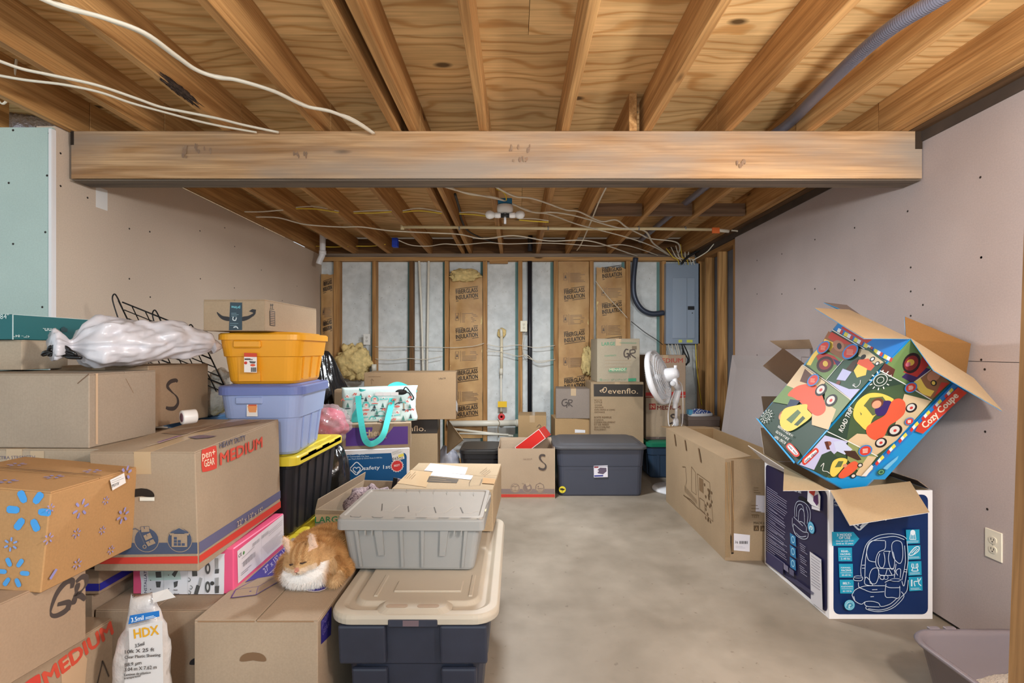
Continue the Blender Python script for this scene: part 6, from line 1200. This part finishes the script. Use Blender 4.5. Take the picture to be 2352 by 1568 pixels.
# ================================================================== INSULATION BATTS
m, nt, b_ = mbase('kraft_facing', .55, 0, .4); n = nn(nt, 'ShaderNodeTexNoise', Scale=5, Detail=5.0); nt.links.new(coords(nt, rnd=True), n.inputs['Vector'])
nt.links.new(ramp(nt, n.outputs['Fac'], [(.3, lin((176, 134, 84))), (.7, lin((208, 168, 114)))]), b_.inputs['Base Color']); KRAFT = m
FG = plain((224, 200, 140), .95, 0, .1, var=.2, nsc=26, bmp=1.0, bsc=50)
def batt(name, label, x0, x1, z0, z1, prints, seed, ragged=0, part=True):
    r = thing(name, label, 'insulation', T((x0+x1)/2, YB+.03, z0)); w, h = x1-x0, z1-z0
    sf = lambda a, b: .010*mn.noise(Vector((a*7, b*4, seed)))+.006*mn.noise(Vector((a*19, b*13, seed+5)))+.012*math.sin(math.pi*min(1, max(0, a/w)))
    nx, ny = 14, max(8, int(h*26)); V = []
    for j in range(ny+1):
        for i in range(nx+1):
            a, b = w*i/nx, h*j/ny; zt = b-(ragged*abs(mn.noise(Vector((a*14, seed, 0)))) if j == ny else 0); V.append((a-w/2+.006*mn.noise(Vector((b*6, seed, i//nx))), -sf(a, b), zt))
    q = MB(); q.add(V, [(j*(nx+1)+i, j*(nx+1)+i+1, (j+1)*(nx+1)+i+1, (j+1)*(nx+1)+i) for j in range(ny) for i in range(nx)], KRAFT, True); q.build('kraft_facing', r)
    MB().box(-w/2+.004, .004, .01, w/2-.004, .056, h-.02-ragged, FG).build('fiberglass', r)
    g = G(r, (-w/2, 0, 0), (1, 0, 0), (0, 0, 1), .003, sf); IK = (66, 54, 44)
    for kind, z in prints:
        z -= z0
        if kind == 'B':
            for i, t_ in enumerate(('FIBERGLASS', 'INSULATION')): g.text(t_, (w*.2, z+.032-i*.062), (w*.86, z+.062-i*.062), (w*.19, z+.078-i*.062), IK, .03)
            g.line([(w*.18, z+.088), (w*.86, z+.122)], .006, IK); g.line([(w*.2, z-.045), (w*.88, z-.012)], .006, IK)
        else:
            g.line([(w*.18, z), (w*.28, z), (w*.28, z+.08), (w*.18, z+.08)], .004, (112, 92, 84), closed=True); g.poly([(w*.2, z+.02), (w*.26, z+.02), (w*.23, z+.065)], (90, 76, 70)); g.line([(w*.34, z-.03), (w*.34, z+.09)], .003, (120, 100, 88)); g.bars((w*.38, z+.075), (w*.88, z+.08), (w*.38, z-.02), 7, (128, 106, 90), .0045, .35)
    g.done(); return r
batt('insulation_batt', 'kraft insulation batt with torn yellow top left of the white pipe', -.745, -.375, .28, 2.09, [('B', 1.86), ('s', 1.60), ('B', 1.42), ('s', 1.17), ('B', .95), ('s', .72), ('B', .55)], 1, .03)
batt('insulation_batt', 'full height kraft insulation batt right of the black drain pipe', .475, .82, .4, 2.262, [('s', 2.05), ('B', 1.86), ('s', 1.58), ('B', 1.38), ('s', 1.10), ('B', .86)], 2)
batt('insulation_batt', 'kraft insulation batt with a ripped upper left corner behind the LARGE box', .905, 1.235, .9, 2.20, [('B', 2.10), ('s', 1.88), ('B', 1.70), ('s', 1.46), ('B', 1.30)], 3, .06)
batt('insulation_batt', 'narrow kraft insulation batt in the far left corner of the back wall', -2.19, -2.045, .4, 2.12, [('B', 1.95), ('s', 1.66), ('B', 1.5)], 4, .02)
def fluff(name, label, c, rad, seed):
    q = MB(); q.ell(c, rad, FG, 44, 30, lambda d_: 1+.32*mn.noise(d_*2.5+Vector((seed, 0, 0)))+.18*mn.noise(d_*7)+.08*mn.noise(d_*18)); single(name, q, label, 'insulation')
fluff('fiberglass_clump', 'yellow fiberglass bulging out beside the black garbage bag', (-1.80, 5.63, 1.13), (.18, .10, .19), 1)
fluff('fiberglass_clump', 'small yellow fiberglass tuft on the torn batt top', (-.575, 5.665, 2.10), (.17, .05, .07), 4)
fluff('fiberglass_clump', 'loose fiberglass and teal wrap between the two right batts', (.80, 5.66, 1.14), (.07, .05, .16), 7)
# ================================================================== PIPES AND WIRES ON BACK WALL
PV = plain((226, 222, 208), .35, 0, .5); BKPIPE = plain((34, 36, 44), .35, 0, .5); YB0 = YB-.02
def pipe(name, label, pts, rad, mat, k=8, n=10, cat='pipe', sm=True):
    q = MB(); q.tube(cat_spline(pts, k) if sm else pts, rad, mat, n); return single(name, q, label, cat)
BX = lambda px, py, D=5.70: P(px, py, D)
r = thing('drain_pipe', 'black vertical drain pipe with a white bottom end on the back wall', 'pipe', T(BX(1217, 1000).x, 5.71, .12))
q = MB(); q.tube([(0, 0, .22), (0.0, 0, 2.2)], .026, BKPIPE, 16); q.build('pipe', r); q = MB(); q.tube([(0, 0, 0), (0, 0, .24)], .03, plain((222, 220, 216), .4), 16); q.build('white_fitting', r)
r = thing('drain_pipe', 'black drain riser above the back wall plate between joists', 'pipe', T(BX(1217, 560).x, 5.6, 2.36)); q = MB(); q.tube([(0, 0, 0), (0, 0, .165)], .028, BKPIPE, 14); q.build('pipe', r)
r = thing('water_pipe', 'white water pipe with red valve and yellow tag on the back wall', 'pipe', T(BX(1151, 980, 5.68).x, 5.68, 0)); o = TM[r.name].translation
lp = lambda px, py: P(px, py, 5.68)-o
q = MB(); q.tube([lp(1152, 768), lp(1152, 850)], .016, plain((228, 218, 190), .4), 12); q.tube([lp(1151, 850), lp(1151, 970)], .011, PV, 10); q.tube(cat_spline([lp(1150, 762)+Vector((0, .07, 0)), lp(1151, 758), lp(1152, 772)]), .016, PV, 10); q.build('pipe', r)
q = MB(); q.tube([lp(1151, 846), lp(1151, 860)], .02, PV, 12); q.tube([lp(1151, 945), lp(1151, 965)], .018, plain((150, 120, 90), .3, .8), 12); q.build('fittings', r)
q = MB(); q.lathe([(.035, 0), (.04, .006), (.035, .012), (.012, .012), (.012, 0)], plain((206, 60, 62), .4), lp(1152, 956)+Vector((0, -.035, 0)), (0, -1, 0), 14); q.build('valve_wheel', r)
q = MB(); a = lp(1154, 928)+Vector((0, -.03, 0)); q.box(a.x-.05, a.y, a.z-.03, a.x+.05, a.y+.002, a.z+.035, plain((240, 196, 40), .5)); q.build('yellow_tag', r)
q = MB(); q.ell(lp(1152, 764)+Vector((0, .055, 0)), (.05, .02, .055), FG, 20, 14, lambda d_: 1+.3*mn.noise(d_*4)); q.build('foam_collar', r)
r = thing('waste_pipe', 'thick white horizontal pipe low on the back wall', 'pipe', T(-.4, 5.62, .44)); q = MB(); q.tube([(-.36, 0, .01), (.46, 0, .02)], .034, PV, 16); q.tube([(.40, 0, .018), (.46, 0, .02)], .042, PV, 16); q.build('pipe', r)
q = MB(); q.tube(cat_spline([(.2, -.01, .06), (.22, -.04, .02), (.2, -.02, -.04), (.21, 0, -.14)]), .004, plain((150, 130, 100), .8), 6); q.build('tie_string', r)
pipe('plastic_pipe', 'loose thin cream pipe lying below the horizontal pipe', [P(1040, 985, 5.55), P(1185, 1002, 5.5)], .014, PV, sm=False)
pipe('plastic_pipe', 'second loose thin cream pipe lying lowest on the floor', [P(1055, 995, 5.5), P(1168, 998, 5.45)], .010, PV, sm=False)
pipe('supply_pipe', 'left of two thin white pipes running up the back wall', [P(962, 590, 5.7), P(968, 720, 5.7), P(972, 870, 5.7), P(973, 960, 5.7)], .012, PV)
pipe('supply_pipe', 'right of two thin white pipes running up the back wall', [P(985, 590, 5.7), P(983, 720, 5.7), P(981, 870, 5.7), P(981, 960, 5.7)], .012, PV)
r = thing('pvc_cap', 'short white capped pipe end above the large plain brown box', 'pipe', T(P(859, 850, 5.6).x, 5.6, .95)); q = MB(); q.tube([(0, 0, 0), (0, 0, .1)], .022, PV, 14); q.tube([(0, 0, .09), (0, 0, .16)], .027, PV, 14); q.build('pipe', r)
r = thing('conduit', 'dark blue grey conduit curving from the top plate to the breaker panel', 'conduit', T(0, 0, 0)); q = MB(); CN = plain((66, 74, 90), .35, .3)
q.tube(cat_spline([P(1460, 592, 5.66), P(1455, 640, 5.66), P(1457, 680, 5.66), P(1472, 708, 5.66), P(1495, 720, 5.66), P(1524, 718, 5.66)], 8), .030, CN, 14); q.build('pipe', r)
r = thing('vent_pipe', 'white pipe elbow hanging in the upper left corner of the back wall', 'pipe', T(P(741, 560, 5.3).x, 5.3, 2.1)); o = TM[r.name].translation
q = MB(); q.tube(cat_spline([P(741, 528, 5.3)-o, P(741, 570, 5.3)-o, P(740, 585, 5.3)-o, P(735, 597, 5.3)-o, P(732, 606, 5.3)-o]), .03, plain((232, 232, 234), .35), 16); q.lathe([(.036, -.02), (.036, .02)], plain((232, 232, 234), .35), P(741, 580, 5.3)-o, None, 18); q.build('pipe', r)
outlet('wall_outlet', 'white outlet box beside a stud above the yellow fiberglass', (P(843, 779, 5.66).x, 5.655, P(843, 779, 5.66).z), (1, 0, 0), (0, -1, 0), (230, 230, 226))
outlet('wall_outlet', 'cream outlet on the stud beside the black drain pipe', (P(1203, 749, 5.66).x, 5.655, P(1203, 749, 5.66).z), (1, 0, 0), (0, -1, 0), (232, 226, 204))
# breaker panel
r = thing('breaker_panel', 'grey blue metal breaker panel in the right corner of the back wall', 'electrical panel', T(1.845, 5.64, 1.335)); PM = plain((148, 164, 184), .32, .2, .5, var=.05, nsc=3)
MB().box(-.188, -.04, 0, .188, .05, .89, PM, .003).build('cabinet', r); MB().box(-.12, -.046, .06, .13, -.040, .73, plain((164, 180, 200), .28, .2, .5), .003).build('door', r); DR = r.children[-1]
q = MB(); q.box(.040, -.0475, .065, .043, -.046, .725, plain((80, 92, 108), .4)); q.build('door_seam', DR)
MB().box(.05, -.052, .375, .122, -.046, .415, plain((30, 32, 36), .4), .002).build('latch', DR)
q = MB(); q.lathe([(.006, 0), (.006, .004), (0, .004)], plain((50, 52, 56), .4), (.1, -.046, .34), (0, -1, 0), 10); q.build('lock', DR)
for x in (-.03, .06): MB().box(x-.02, -.0412, .015, x+(.045 if x > 0 else .02), -.0402, .045, plain((206, 214, 90), .5)).build('sticker', r)
# wall cables
WC = plain((226, 218, 200), .5); YC_ = plain((230, 200, 60), .5); BC = plain((30, 30, 32), .5)
def cable(label, pix, col=None, rad=.006, D=None, h=None, name='cable', flat=.6):
    pts = [P(x, y, D) if D else PH(x, y, h if h else 1.063) for x, y in pix]; q = MB(); q.tube(cat_spline(pts, 6), rad, col or WC, 7, True, flat); return single(name, q, label, 'cable', 'cables running across the joists and back wall')
cable('upper white cable across the left bays of the back wall', [(862, 796), (900, 797), (935, 796), (990, 797), (1040, 798), (1085, 795), (1112, 788)], D=5.655)
cable('lower white cable across the left bays of the back wall', [(862, 824), (900, 826), (938, 823), (975, 825), (1016, 818)], D=5.655)
cable('pair of white cables sagging right of the white water pipe', [(1118, 790), (1150, 796), (1190, 792), (1230, 798), (1275, 793)], D=5.65)
cable('lower white cable sagging past the black drain pipe', [(1118, 806), (1150, 808), (1190, 818), (1210, 815), (1235, 832), (1275, 825)], D=5.65)
cable('thin cable dropping from the cream outlet', [(1204, 765), (1200, 790), (1205, 815), (1232, 828), (1270, 826)], D=5.64, rad=.005)
cable('white cable slanting down across the ripped batt', [(1368, 645), (1395, 680), (1425, 712), (1441, 730)], D=5.60)
cable('dark cable slanting down beside the curved conduit', [(1450, 738), (1480, 762), (1505, 778), (1522, 791)], BC, .006, D=5.64)
cable('yellow cable hanging down right of the breaker panel', [(1598, 790), (1600, 840), (1606, 890), (1612, 930)], YC_, .008, D=5.55)
cable('black cable loop hanging below the breaker panel', [(1566, 790), (1572, 810), (1580, 825), (1576, 838), (1570, 830), (1568, 800)], BC, .012, D=5.6)
cable('second black cable loop hanging below the breaker panel', [(1570, 790), (1580, 812), (1583, 830), (1574, 836)], BC, .010, D=5.58)
for i, x in enumerate((1535, 1543, 1551, 1556)): cable(('first', 'second', 'third', 'fourth')[i]+' short white cable below the breaker panel from the left', [(x, 790), (x+4, 805), (x+8, 822)], None, .007, D=5.6)
# ================================================================== CEILING SERVICES
# near side
cable('thick white cable looping across the joists at the upper left', [(60, -20), (140, 15), (235, 40), (330, 75), (400, 125), (450, 160), (500, 178), (545, 184), (630, 210), (700, 243), (760, 256), (815, 280), (858, 306)], None, .011, h=1.05)
cable('second cable strand twisted with the upper left loop', [(120, 5), (180, 22), (262, 52), (335, 82), (420, 142), (480, 170), (560, 186), (640, 214), (720, 248), (800, 268), (858, 304)], None, .007, h=1.055)
cable('long white cable running from the left edge to the beam', [(-10, 137), (50, 158), (115, 172), (220, 195), (310, 225), (370, 246), (430, 258), (500, 272), (560, 287), (640, 304)], None, .009, h=1.055)
cable('lower white cable running from the left edge to the beam', [(-10, 172), (60, 184), (150, 195), (230, 212), (300, 236), (380, 258), (450, 277), (510, 290), (590, 304)], None, .008, h=1.055)
cable('short white cable hanging down at the far left', [(38, 135), (32, 180), (25, 215), (8, 238), (-4, 230)], None, .006, D=2.2)
# far side
cable('white cable from the beam past the lamp to the panel', [(1020, 425), (1075, 445), (1135, 453), (1180, 470), (1230, 488), (1265, 487), (1310, 493), (1360, 506), (1420, 523), (1480, 530), (1500, 558), (1530, 580), (1555, 602)], None, .009, h=1.05)
cable('white cable from the beam left of the lamp', [(1005, 424), (1060, 440), (1110, 450), (1165, 463), (1215, 485), (1262, 492), (1320, 513), (1360, 524), (1440, 545), (1500, 566), (1540, 588)], None, .008, h=1.045)
cable('white cable waving right from the beam to the panel', [(1130, 424), (1180, 450), (1220, 455), (1255, 466), (1300, 482), (1330, 486), (1380, 508), (1415, 505), (1440, 522), (1475, 540), (1495, 548), (1550, 555), (1562, 570), (1556, 590), (1570, 603)], None, .009, h=1.055)
cable('white cable along the far joists from the left wall', [(588, 498), (640, 500), (700, 515), (780, 521), (830, 521), (900, 530), (1000, 535), (1055, 538), (1110, 548), (1180, 541), (1260, 553), (1345, 552), (1400, 566), (1440, 580), (1500, 600)], None, .009, h=1.048)
cable('white cable along the far plate from the blue box', [(916, 552), (945, 563), (985, 565), (1020, 560), (1060, 562), (1120, 557), (1165, 560), (1240, 558), (1300, 560), (1370, 565), (1430, 562), (1480, 575), (1520, 590)], None, .007, h=1.055)
cable('flat white and yellow cable between the far left joists', [(562, 486), (600, 486), (650, 482)], None, .007, D=3.75)
for i, (a, b, c) in enumerate((((680, 479), (725, 480), (778, 488)), ((812, 489), (860, 489), (900, 486)), ((925, 487), (965, 484), (1015, 490)), ((1055, 491), (1090, 493), (1130, 498)), ((1192, 505), (1225, 508), (1260, 510)))):
    o = cable(('first', 'second', 'third', 'fourth', 'fifth')[i]+' yellow cable run between far joists counted from the left', [a, b, c], YC_, .007, D=3.9); 
    cable(('first', 'second', 'third', 'fourth', 'fifth')[i]+' white cable run above the yellow one counted from the left', [(a[0], a[1]-3), (b[0], b[1]-6), (c[0], c[1]-3)], None, .006, D=3.92)
cable('yellow cable run beside the white elbow pipe', [(726, 565), (760, 567), (800, 566)], YC_, .007, D=5.4)
cable('second yellow cable run beside the white elbow pipe', [(818, 565), (855, 565), (886, 561)], YC_, .007, D=5.4)
cable('yellow cable dropping to the ceiling lamp box', [(1140, 434), (1155, 440), (1162, 450), (1163, 460)], YC_, .007, D=3.5)
cable('thin white cable along the side of a far joist', [(1395, 425), (1375, 465), (1357, 510), (1335, 560), (1325, 575)], None, .006, h=1.06)
cable('white cable from the right wall corner down to the panel', [(1680, 529), (1660, 545), (1640, 560), (1625, 577), (1605, 590), (1590, 598)], None, .009, D=5.1)
cable('white cable loop at the right drywall corner', [(1680, 529), (1695, 531), (1708, 540), (1712, 550)], None, .012, D=4.55)
cable('thick black cable rising from the breaker panel to the corner', [(1565, 606), (1580, 590), (1600, 578), (1622, 566), (1640, 552)], BC, .022, D=5.5)
for i in range(6):
    x = 1560+i*7; cable(('first', 'second', 'third', 'fourth', 'fifth', 'sixth')[i]+' cable entering the breaker panel top from the left', [(x-30+i*4, 570-i*3), (x-14, 590), (x-4, 596), (x, 608)], WC if i % 3 else YC_, .007, D=5.58)
cable('black cable along the doubled joist above the far bays', [(1045, 445), (1055, 480), (1060, 505), (1075, 530), (1110, 548), (1150, 560)], BC, .010, h=1.12)
# cpvc line with hangers
r = thing('water_line', 'cream water line hung across the far joists', 'pipe', T(0, 0, 0)); WL = plain((226, 210, 168), .4); q = MB()
pl = [P(924, 521, 4.42), P(1100, 522, 4.42), P(1300, 525, 4.42), P(1500, 525, 4.42), P(1635, 527, 4.42)]; q.tube(pl, .0135, WL, 12); q.tube([pl[-1], P(1674, 531, 4.42)], .015, plain((222, 214, 196), .4), 12); q.tube([P(924, 516, 4.42), P(924, 527, 4.42)], .016, WL, 10); q.build('pipe', r)
for x in (1055, 1259, 1467, 1574): p = P(x, 524, 4.42); q = MB(); q.lathe([(.017, -.006), (.019, 0), (.017, .006)], plain((160, 160, 160), .4, .5), p, (1, 0, 0), 12); q.box(p.x-.004, p.y-.004, p.z, p.x+.004, p.y+.004, ZJ, plain((160, 160, 160), .4, .5)); q.build('hanger', r)
q = MB(); q.box(*(P(1636, 532, 4.40)-Vector((0, 0, .012))), *(P(1652, 523, 4.41)), plain((226, 110, 50), .5)); q.build('orange_tag', r)
# blue electrical box
r = thing('junction_box', 'small blue electrical box on a far left joist', 'electrical box', T(P(908, 558, 5.25).x, 5.25, P(908, 558, 5.25).z)); MB().box(-.03, -.03, -.045, .03, .03, .05, plain((34, 66, 190), .45), .004).build('box', r)
# ceiling lamp
r = thing('ceiling_lamp', 'white two-bulb socket lamp hanging under the far joists', 'lamp', T(P(1160, 470, 3.6).x, 3.6, 0)); o = TM[r.name].translation; z = lambda y: P(1160, y, 3.6).z
MB().box(-.05, -.04, z(470), .05, .04, z(458), plain((40, 110, 150), .5), .004).build('ceiling_box', r)
q = MB(); q.lathe([(.03, z(489)), (.055, z(487)), (.058, z(480)), (.056, z(472)), (.0, z(471))], plain((230, 228, 226), .4), n=28); q.build('base', r)
q = MB(); q.lathe([(.014, z(499)), (.014, z(487))], plain((120, 120, 120), .4), n=12); q.tube([(-.03, 0, z(495)), (.03, 0, z(495))], .016, plain((34, 34, 34), .5), 12); q.tube([(0, 0, z(495)), (0, 0, z(514))], .009, plain((214, 214, 216), .4), 10); q.build('socket_splitter', r)
bm_ = plain((226, 224, 222), .2, 0, .5)
for s_ in (-1, 1):
    q = MB(); q.lathe([(.014, .0), (.019, .012), (.02, .04), (.016, .045)], plain((236, 234, 232), .35), (s_*.028, 0, z(495)), (s_, -.1, .05), 16); q.lathe([(.016, .045), (.026, .062), (.031, .08), (.027, .098), (.014, .11), (0, .113)], bm_, (s_*.028, 0, z(495)), (s_, -.1, .05), 20); q.build('bulb', r)
# grey corrugated hose along the right joists
q = MB(); pts = cat_spline([PH(2240, -60, 1.10), PH(2150, 0, 1.10), PH(2060, 55, 1.11), PH(1990, 110, 1.12), PH(1930, 165, 1.13), PH(1870, 225, 1.15), PH(1810, 285, 1.17), Vector((1.405, 2.95, 1.27+1.18)), Vector((1.36, 4.2, 1.27+1.18)), Vector((1.32, 5.4, 1.27+1.16))], 34)
HS = plain((124, 124, 140), .4, .1, .5); q.tube(pts, [.0265 if i % 2 else .0235 for i in range(len(pts))], HS, 14); single('corrugated_hose', q, 'grey corrugated hose running between the right hand joists', 'hose')
# foil duct at upper left, above the return wall
q = MB(); dp = cat_spline([Vector((-4.0, 2.75, 2.43)), Vector((-3.1, 2.72, 2.43)), Vector((-2.75, 2.74, 2.44)), Vector((-2.5, 2.85, 2.46))], 30); m, nt, b_ = mbase('foil', .3, .55); b_.inputs['Base Color'].default_value = (.62, .58, .66, 1)
n = nn(nt, 'ShaderNodeTexNoise', Scale=40, Detail=4.0); nt.links.new(coords(nt), n.inputs['Vector']); bump(nt, b_, n.outputs['Fac'], 1, .02)
q.tube(dp, [.10+.008*(i % 2) for i in range(len(dp))], m, 24); single('foil_duct', q, 'crinkled silver foil duct above the green drywall', 'duct')
# ================================================================== CAT
def make_cat():
    bm = bmesh.new()
    def E(c, rad, rot=None):
        Mx = Matrix.Translation(c) @ (rot.to_matrix().to_4x4() if rot else Matrix.Identity(4)) @ Matrix.Diagonal((*rad, 1)); bmesh.ops.create_uvsphere(bm, u_segments=24, v_segments=16, radius=1, matrix=Mx)
    E((.0, .19, .066), (.112, .12, .066)); E((-.005, .10, .068), (.112, .11, .068)); E((-.005, .02, .062), (.104, .075, .062)); E((-.005, -.035, .042), (.085, .04, .042)); E((-.005, .0, .085), (.07, .06, .055))
    H = Vector((-.008, -.035, .106)); hr = Euler((math.radians(14), math.radians(-10), math.radians(-6)))
    hm = hr.to_matrix()
    E(H, (.058, .052, .048), hr); E(H+hm @ Vector((0, -.02, -.012)), (.05, .036, .034), hr); E(H+hm @ Vector((0, -.046, -.016)), (.027, .018, .017), hr); E(H+hm @ Vector((0, -.042, .004)), (.012, .018, .014), hr)
    for s_ in (-1, 1): E(H+hm @ Vector((s_*.034, -.022, -.014)), (.025, .025, .025), hr); E(H+hm @ Vector((s_*.011, -.052, -.020)), (.014, .012, .011), hr)
    for s_ in (-1, 1):
        for k in range(9):
            t = k/8; E(H+hm @ Vector((s_*(.034+.018*t), .004-.004*t, .026+.058*t)), (.022*(1-t)**.8+.003, .011*(1-t)+.003, .014))
    E((.098, -.02, .018), (.026, .04, .018)); E((.10, .05, .03), (.032, .06, .03)); E((-.10, .05, .04), (.035, .07, .042)); E((.09, .2, .05), (.045, .09, .055)); E((-.095, .2, .05), (.045, .09, .055))
    for k in range(14):
        a = k/13; E((.11-.02*a, .31-.28*a, .02), (.017, .03, .017))
    me = bpy.data.meshes.new('cat_raw'); bm.to_mesh(me); bm.free(); ob = bpy.data.objects.new('cat_raw', me); COL.objects.link(ob)
    md = ob.modifiers.new('r', 'REMESH'); md.mode = 'VOXEL'; md.voxel_size = .0042; md.use_smooth_shade = True
    sm = ob.modifiers.new('s', 'SMOOTH'); sm.factor = .6; sm.iterations = 3
    dg = bpy.context.evaluated_depsgraph_get(); me2 = bpy.data.meshes.new_from_object(ob.evaluated_get(dg)); bpy.data.objects.remove(ob); me2.name = 'cat'
    OR, ORD, CR, WT, PKE = lin((198, 152, 98)), lin((158, 108, 62)), lin((218, 188, 146)), lin((246, 242, 238)), lin((236, 206, 190))
    def mix(a, b, t): t = max(0, min(1, t)); return tuple(x+(y-x)*t for x, y in zip(a, b))
    def colr(p, nrm):
        st = .5+.5*math.sin(p.y*95+4*mn.noise(p*14)); c = mix(OR, ORD, .62*st*(.4+.6*min(1, p.z/.1))*(1 if p.y > .0 else .5)); c = mix(c, ORD, .35*max(0, mn.noise(p*9)))
        q = hm.inverted() @ (p-H)
        if p.y < .03 and q.length < .1:
            fs = .5+.5*math.sin(abs(q.x)*330+1.0); c = mix(OR, CR, .35)
            if q.z > .008: c = mix(c, ORD, .65*fs*(1 if abs(q.x) < .03 else .3))
            if q.y < -.03 and q.z < -.006: c = mix(c, lin((242, 226, 208)), 1-max(0, q.z+.03)/.04)
            if abs(q.x) < .008 and q.y < -.05 and -.014 < q.z < .0: c = lin((206, 146, 124))
            if abs(q.x) > .035 and q.z > .03: c = mix(PKE, CR, .3) if nrm.y < .1 else OR
        bib = (p.y < .045 and p.z < .088 and abs(p.x+.004) < .08-.35*max(0, p.y) and (q.z < -.026 or q.length > .085) and nrm.y < .35)
        if bib: c = mix(WT, c, max(0, (abs(p.x+.004)-.064)/.018))
        if p.x > .078 and p.y < .0: c = mix(CR, OR, .3)
        return c
    r = thing('cat', 'orange and white cat curled up like a loaf on a moving box', 'cat', T(-.735, 1.815, .438))
    ca = me2.color_attributes.new('Col', 'FLOAT_COLOR', 'POINT')
    me2.update(); cols = []
    for v in me2.vertices:
        if v.co.z < .0012: v.co.z = .0012
        cols += [*colr(v.co, v.normal), 1]
    ca.data.foreach_set('color', cols); me2.materials.clear(); me2.materials.append(attrmat())
    for p in me2.polygons: p.use_smooth = True
    b = bpy.data.objects.new('cat_body', me2); COL.objects.link(b); b.parent = r
    # fur
    tris = []; ar = []; me2.calc_loop_triangles(); tot = 0
    for t in me2.loop_triangles: tot += t.area; ar.append(tot); tris.append(t)
    import bisect
    V, Fs, C = [], [], []
    rng = random.Random(3)
    for k in range(52000):
        t = tris[bisect.bisect(ar, rng.random()*tot) if 1 else 0] if k else tris[0]
        a, bb, c = (me2.vertices[i] for i in t.vertices); u, w_ = rng.random(), rng.random()
        if u+w_ > 1: u, w_ = 1-u, 1-w_
        p = a.co+(bb.co-a.co)*u+(c.co-a.co)*w_; nr_ = a.normal
        if p.z < .004: continue
        q = hm.inverted() @ (p-H); face_ = q.length < .085 and p.y < .02; ln = rng.uniform(.004, .007) if face_ else rng.uniform(.009, .017)
        if p.y < 0 and p.z < .08 and not face_: ln *= 1.25
        flow = Vector((0, .5, -.55)) if not (p.y < .03 and p.z < .09) else Vector((0, -.1, -1)); d = (nr_*.75+flow*.7+Vector((rng.uniform(-.3, .3), rng.uniform(-.3, .3), rng.uniform(-.3, .3)))).normalized()
        if face_: d = (nr_*.55+Vector((q.x*9, .4, .25 if q.z > 0 else -.4))).normalized()
        s_ = d.cross(nr_)
        if s_.length < 1e-3: s_ = d.orthogonal()
        s_.normalize(); s_ *= .00055; tip = p+d*ln
        if tip.z < .001: tip.z = .001
        o_ = len(V); V += [tuple(p+s_), tuple(p-s_), tuple(tip)]; Fs.append((o_, o_+1, o_+2)); cc = colr(p, nr_); f_ = rng.uniform(.86, 1.12); C += [*(min(1, x*f_) for x in cc), 1]*3
    fm = bpy.data.meshes.new('fur'); fm.from_pydata(V, [], Fs); at = fm.color_attributes.new('Col', 'FLOAT_COLOR', 'POINT'); at.data.foreach_set('color', C); fm.materials.append(attrmat())
    fo = bpy.data.objects.new('fur', fm); COL.objects.link(fo); fo.parent = r; fo['kind'] = 'stuff'
    dk = plain((70, 52, 44), .4)
    for s_ in (-1, 1):
        q = MB(); pts = [H+hm @ Vector((s_*(.021+.012*x), -.0535+.010*abs(x)+.004*x, .006+.0035*(1-x*x)-.002*x)) for x in (-1, -.5, 0, .5, 1)]
        q.tube(pts, [.0012, .0024, .003, .0024, .0012], dk, 6); q.build('eye', r)
    q = MB(); q.ell(H+hm @ Vector((0, -.0665, -.009)), (.0055, .004, .0042), plain((206, 140, 120), .4), 12, 8); q.build('nose', r)
    q = MB(); m0 = H+hm @ Vector((0, -.066, -.0135)); q.tube([m0, H+hm @ Vector((0, -.0655, -.019)), ], .0008, dk, 5)
    for s_ in (-1, 1): q.tube(cat_spline([H+hm @ Vector((0, -.0655, -.019)), H+hm @ Vector((s_*.008, -.063, -.0225)), H+hm @ Vector((s_*.016, -.057, -.020))]), .0008, dk, 5)
    q.build('mouth', r)
    q = MB()
    for s_ in (-1, 1):
        for k in range(5):
            p = H+hm @ Vector((s_*.016, -.062, -.014-.002*k)); q.tube([p, p+hm @ Vector((s_*.03, -.012, .004-.004*k)), p+hm @ Vector((s_*.058, -.006, .003-.009*k))], [.0004, .0003, .00015], plain((240, 236, 230), .4), 4)
    q.build('whiskers', r)
make_cat()
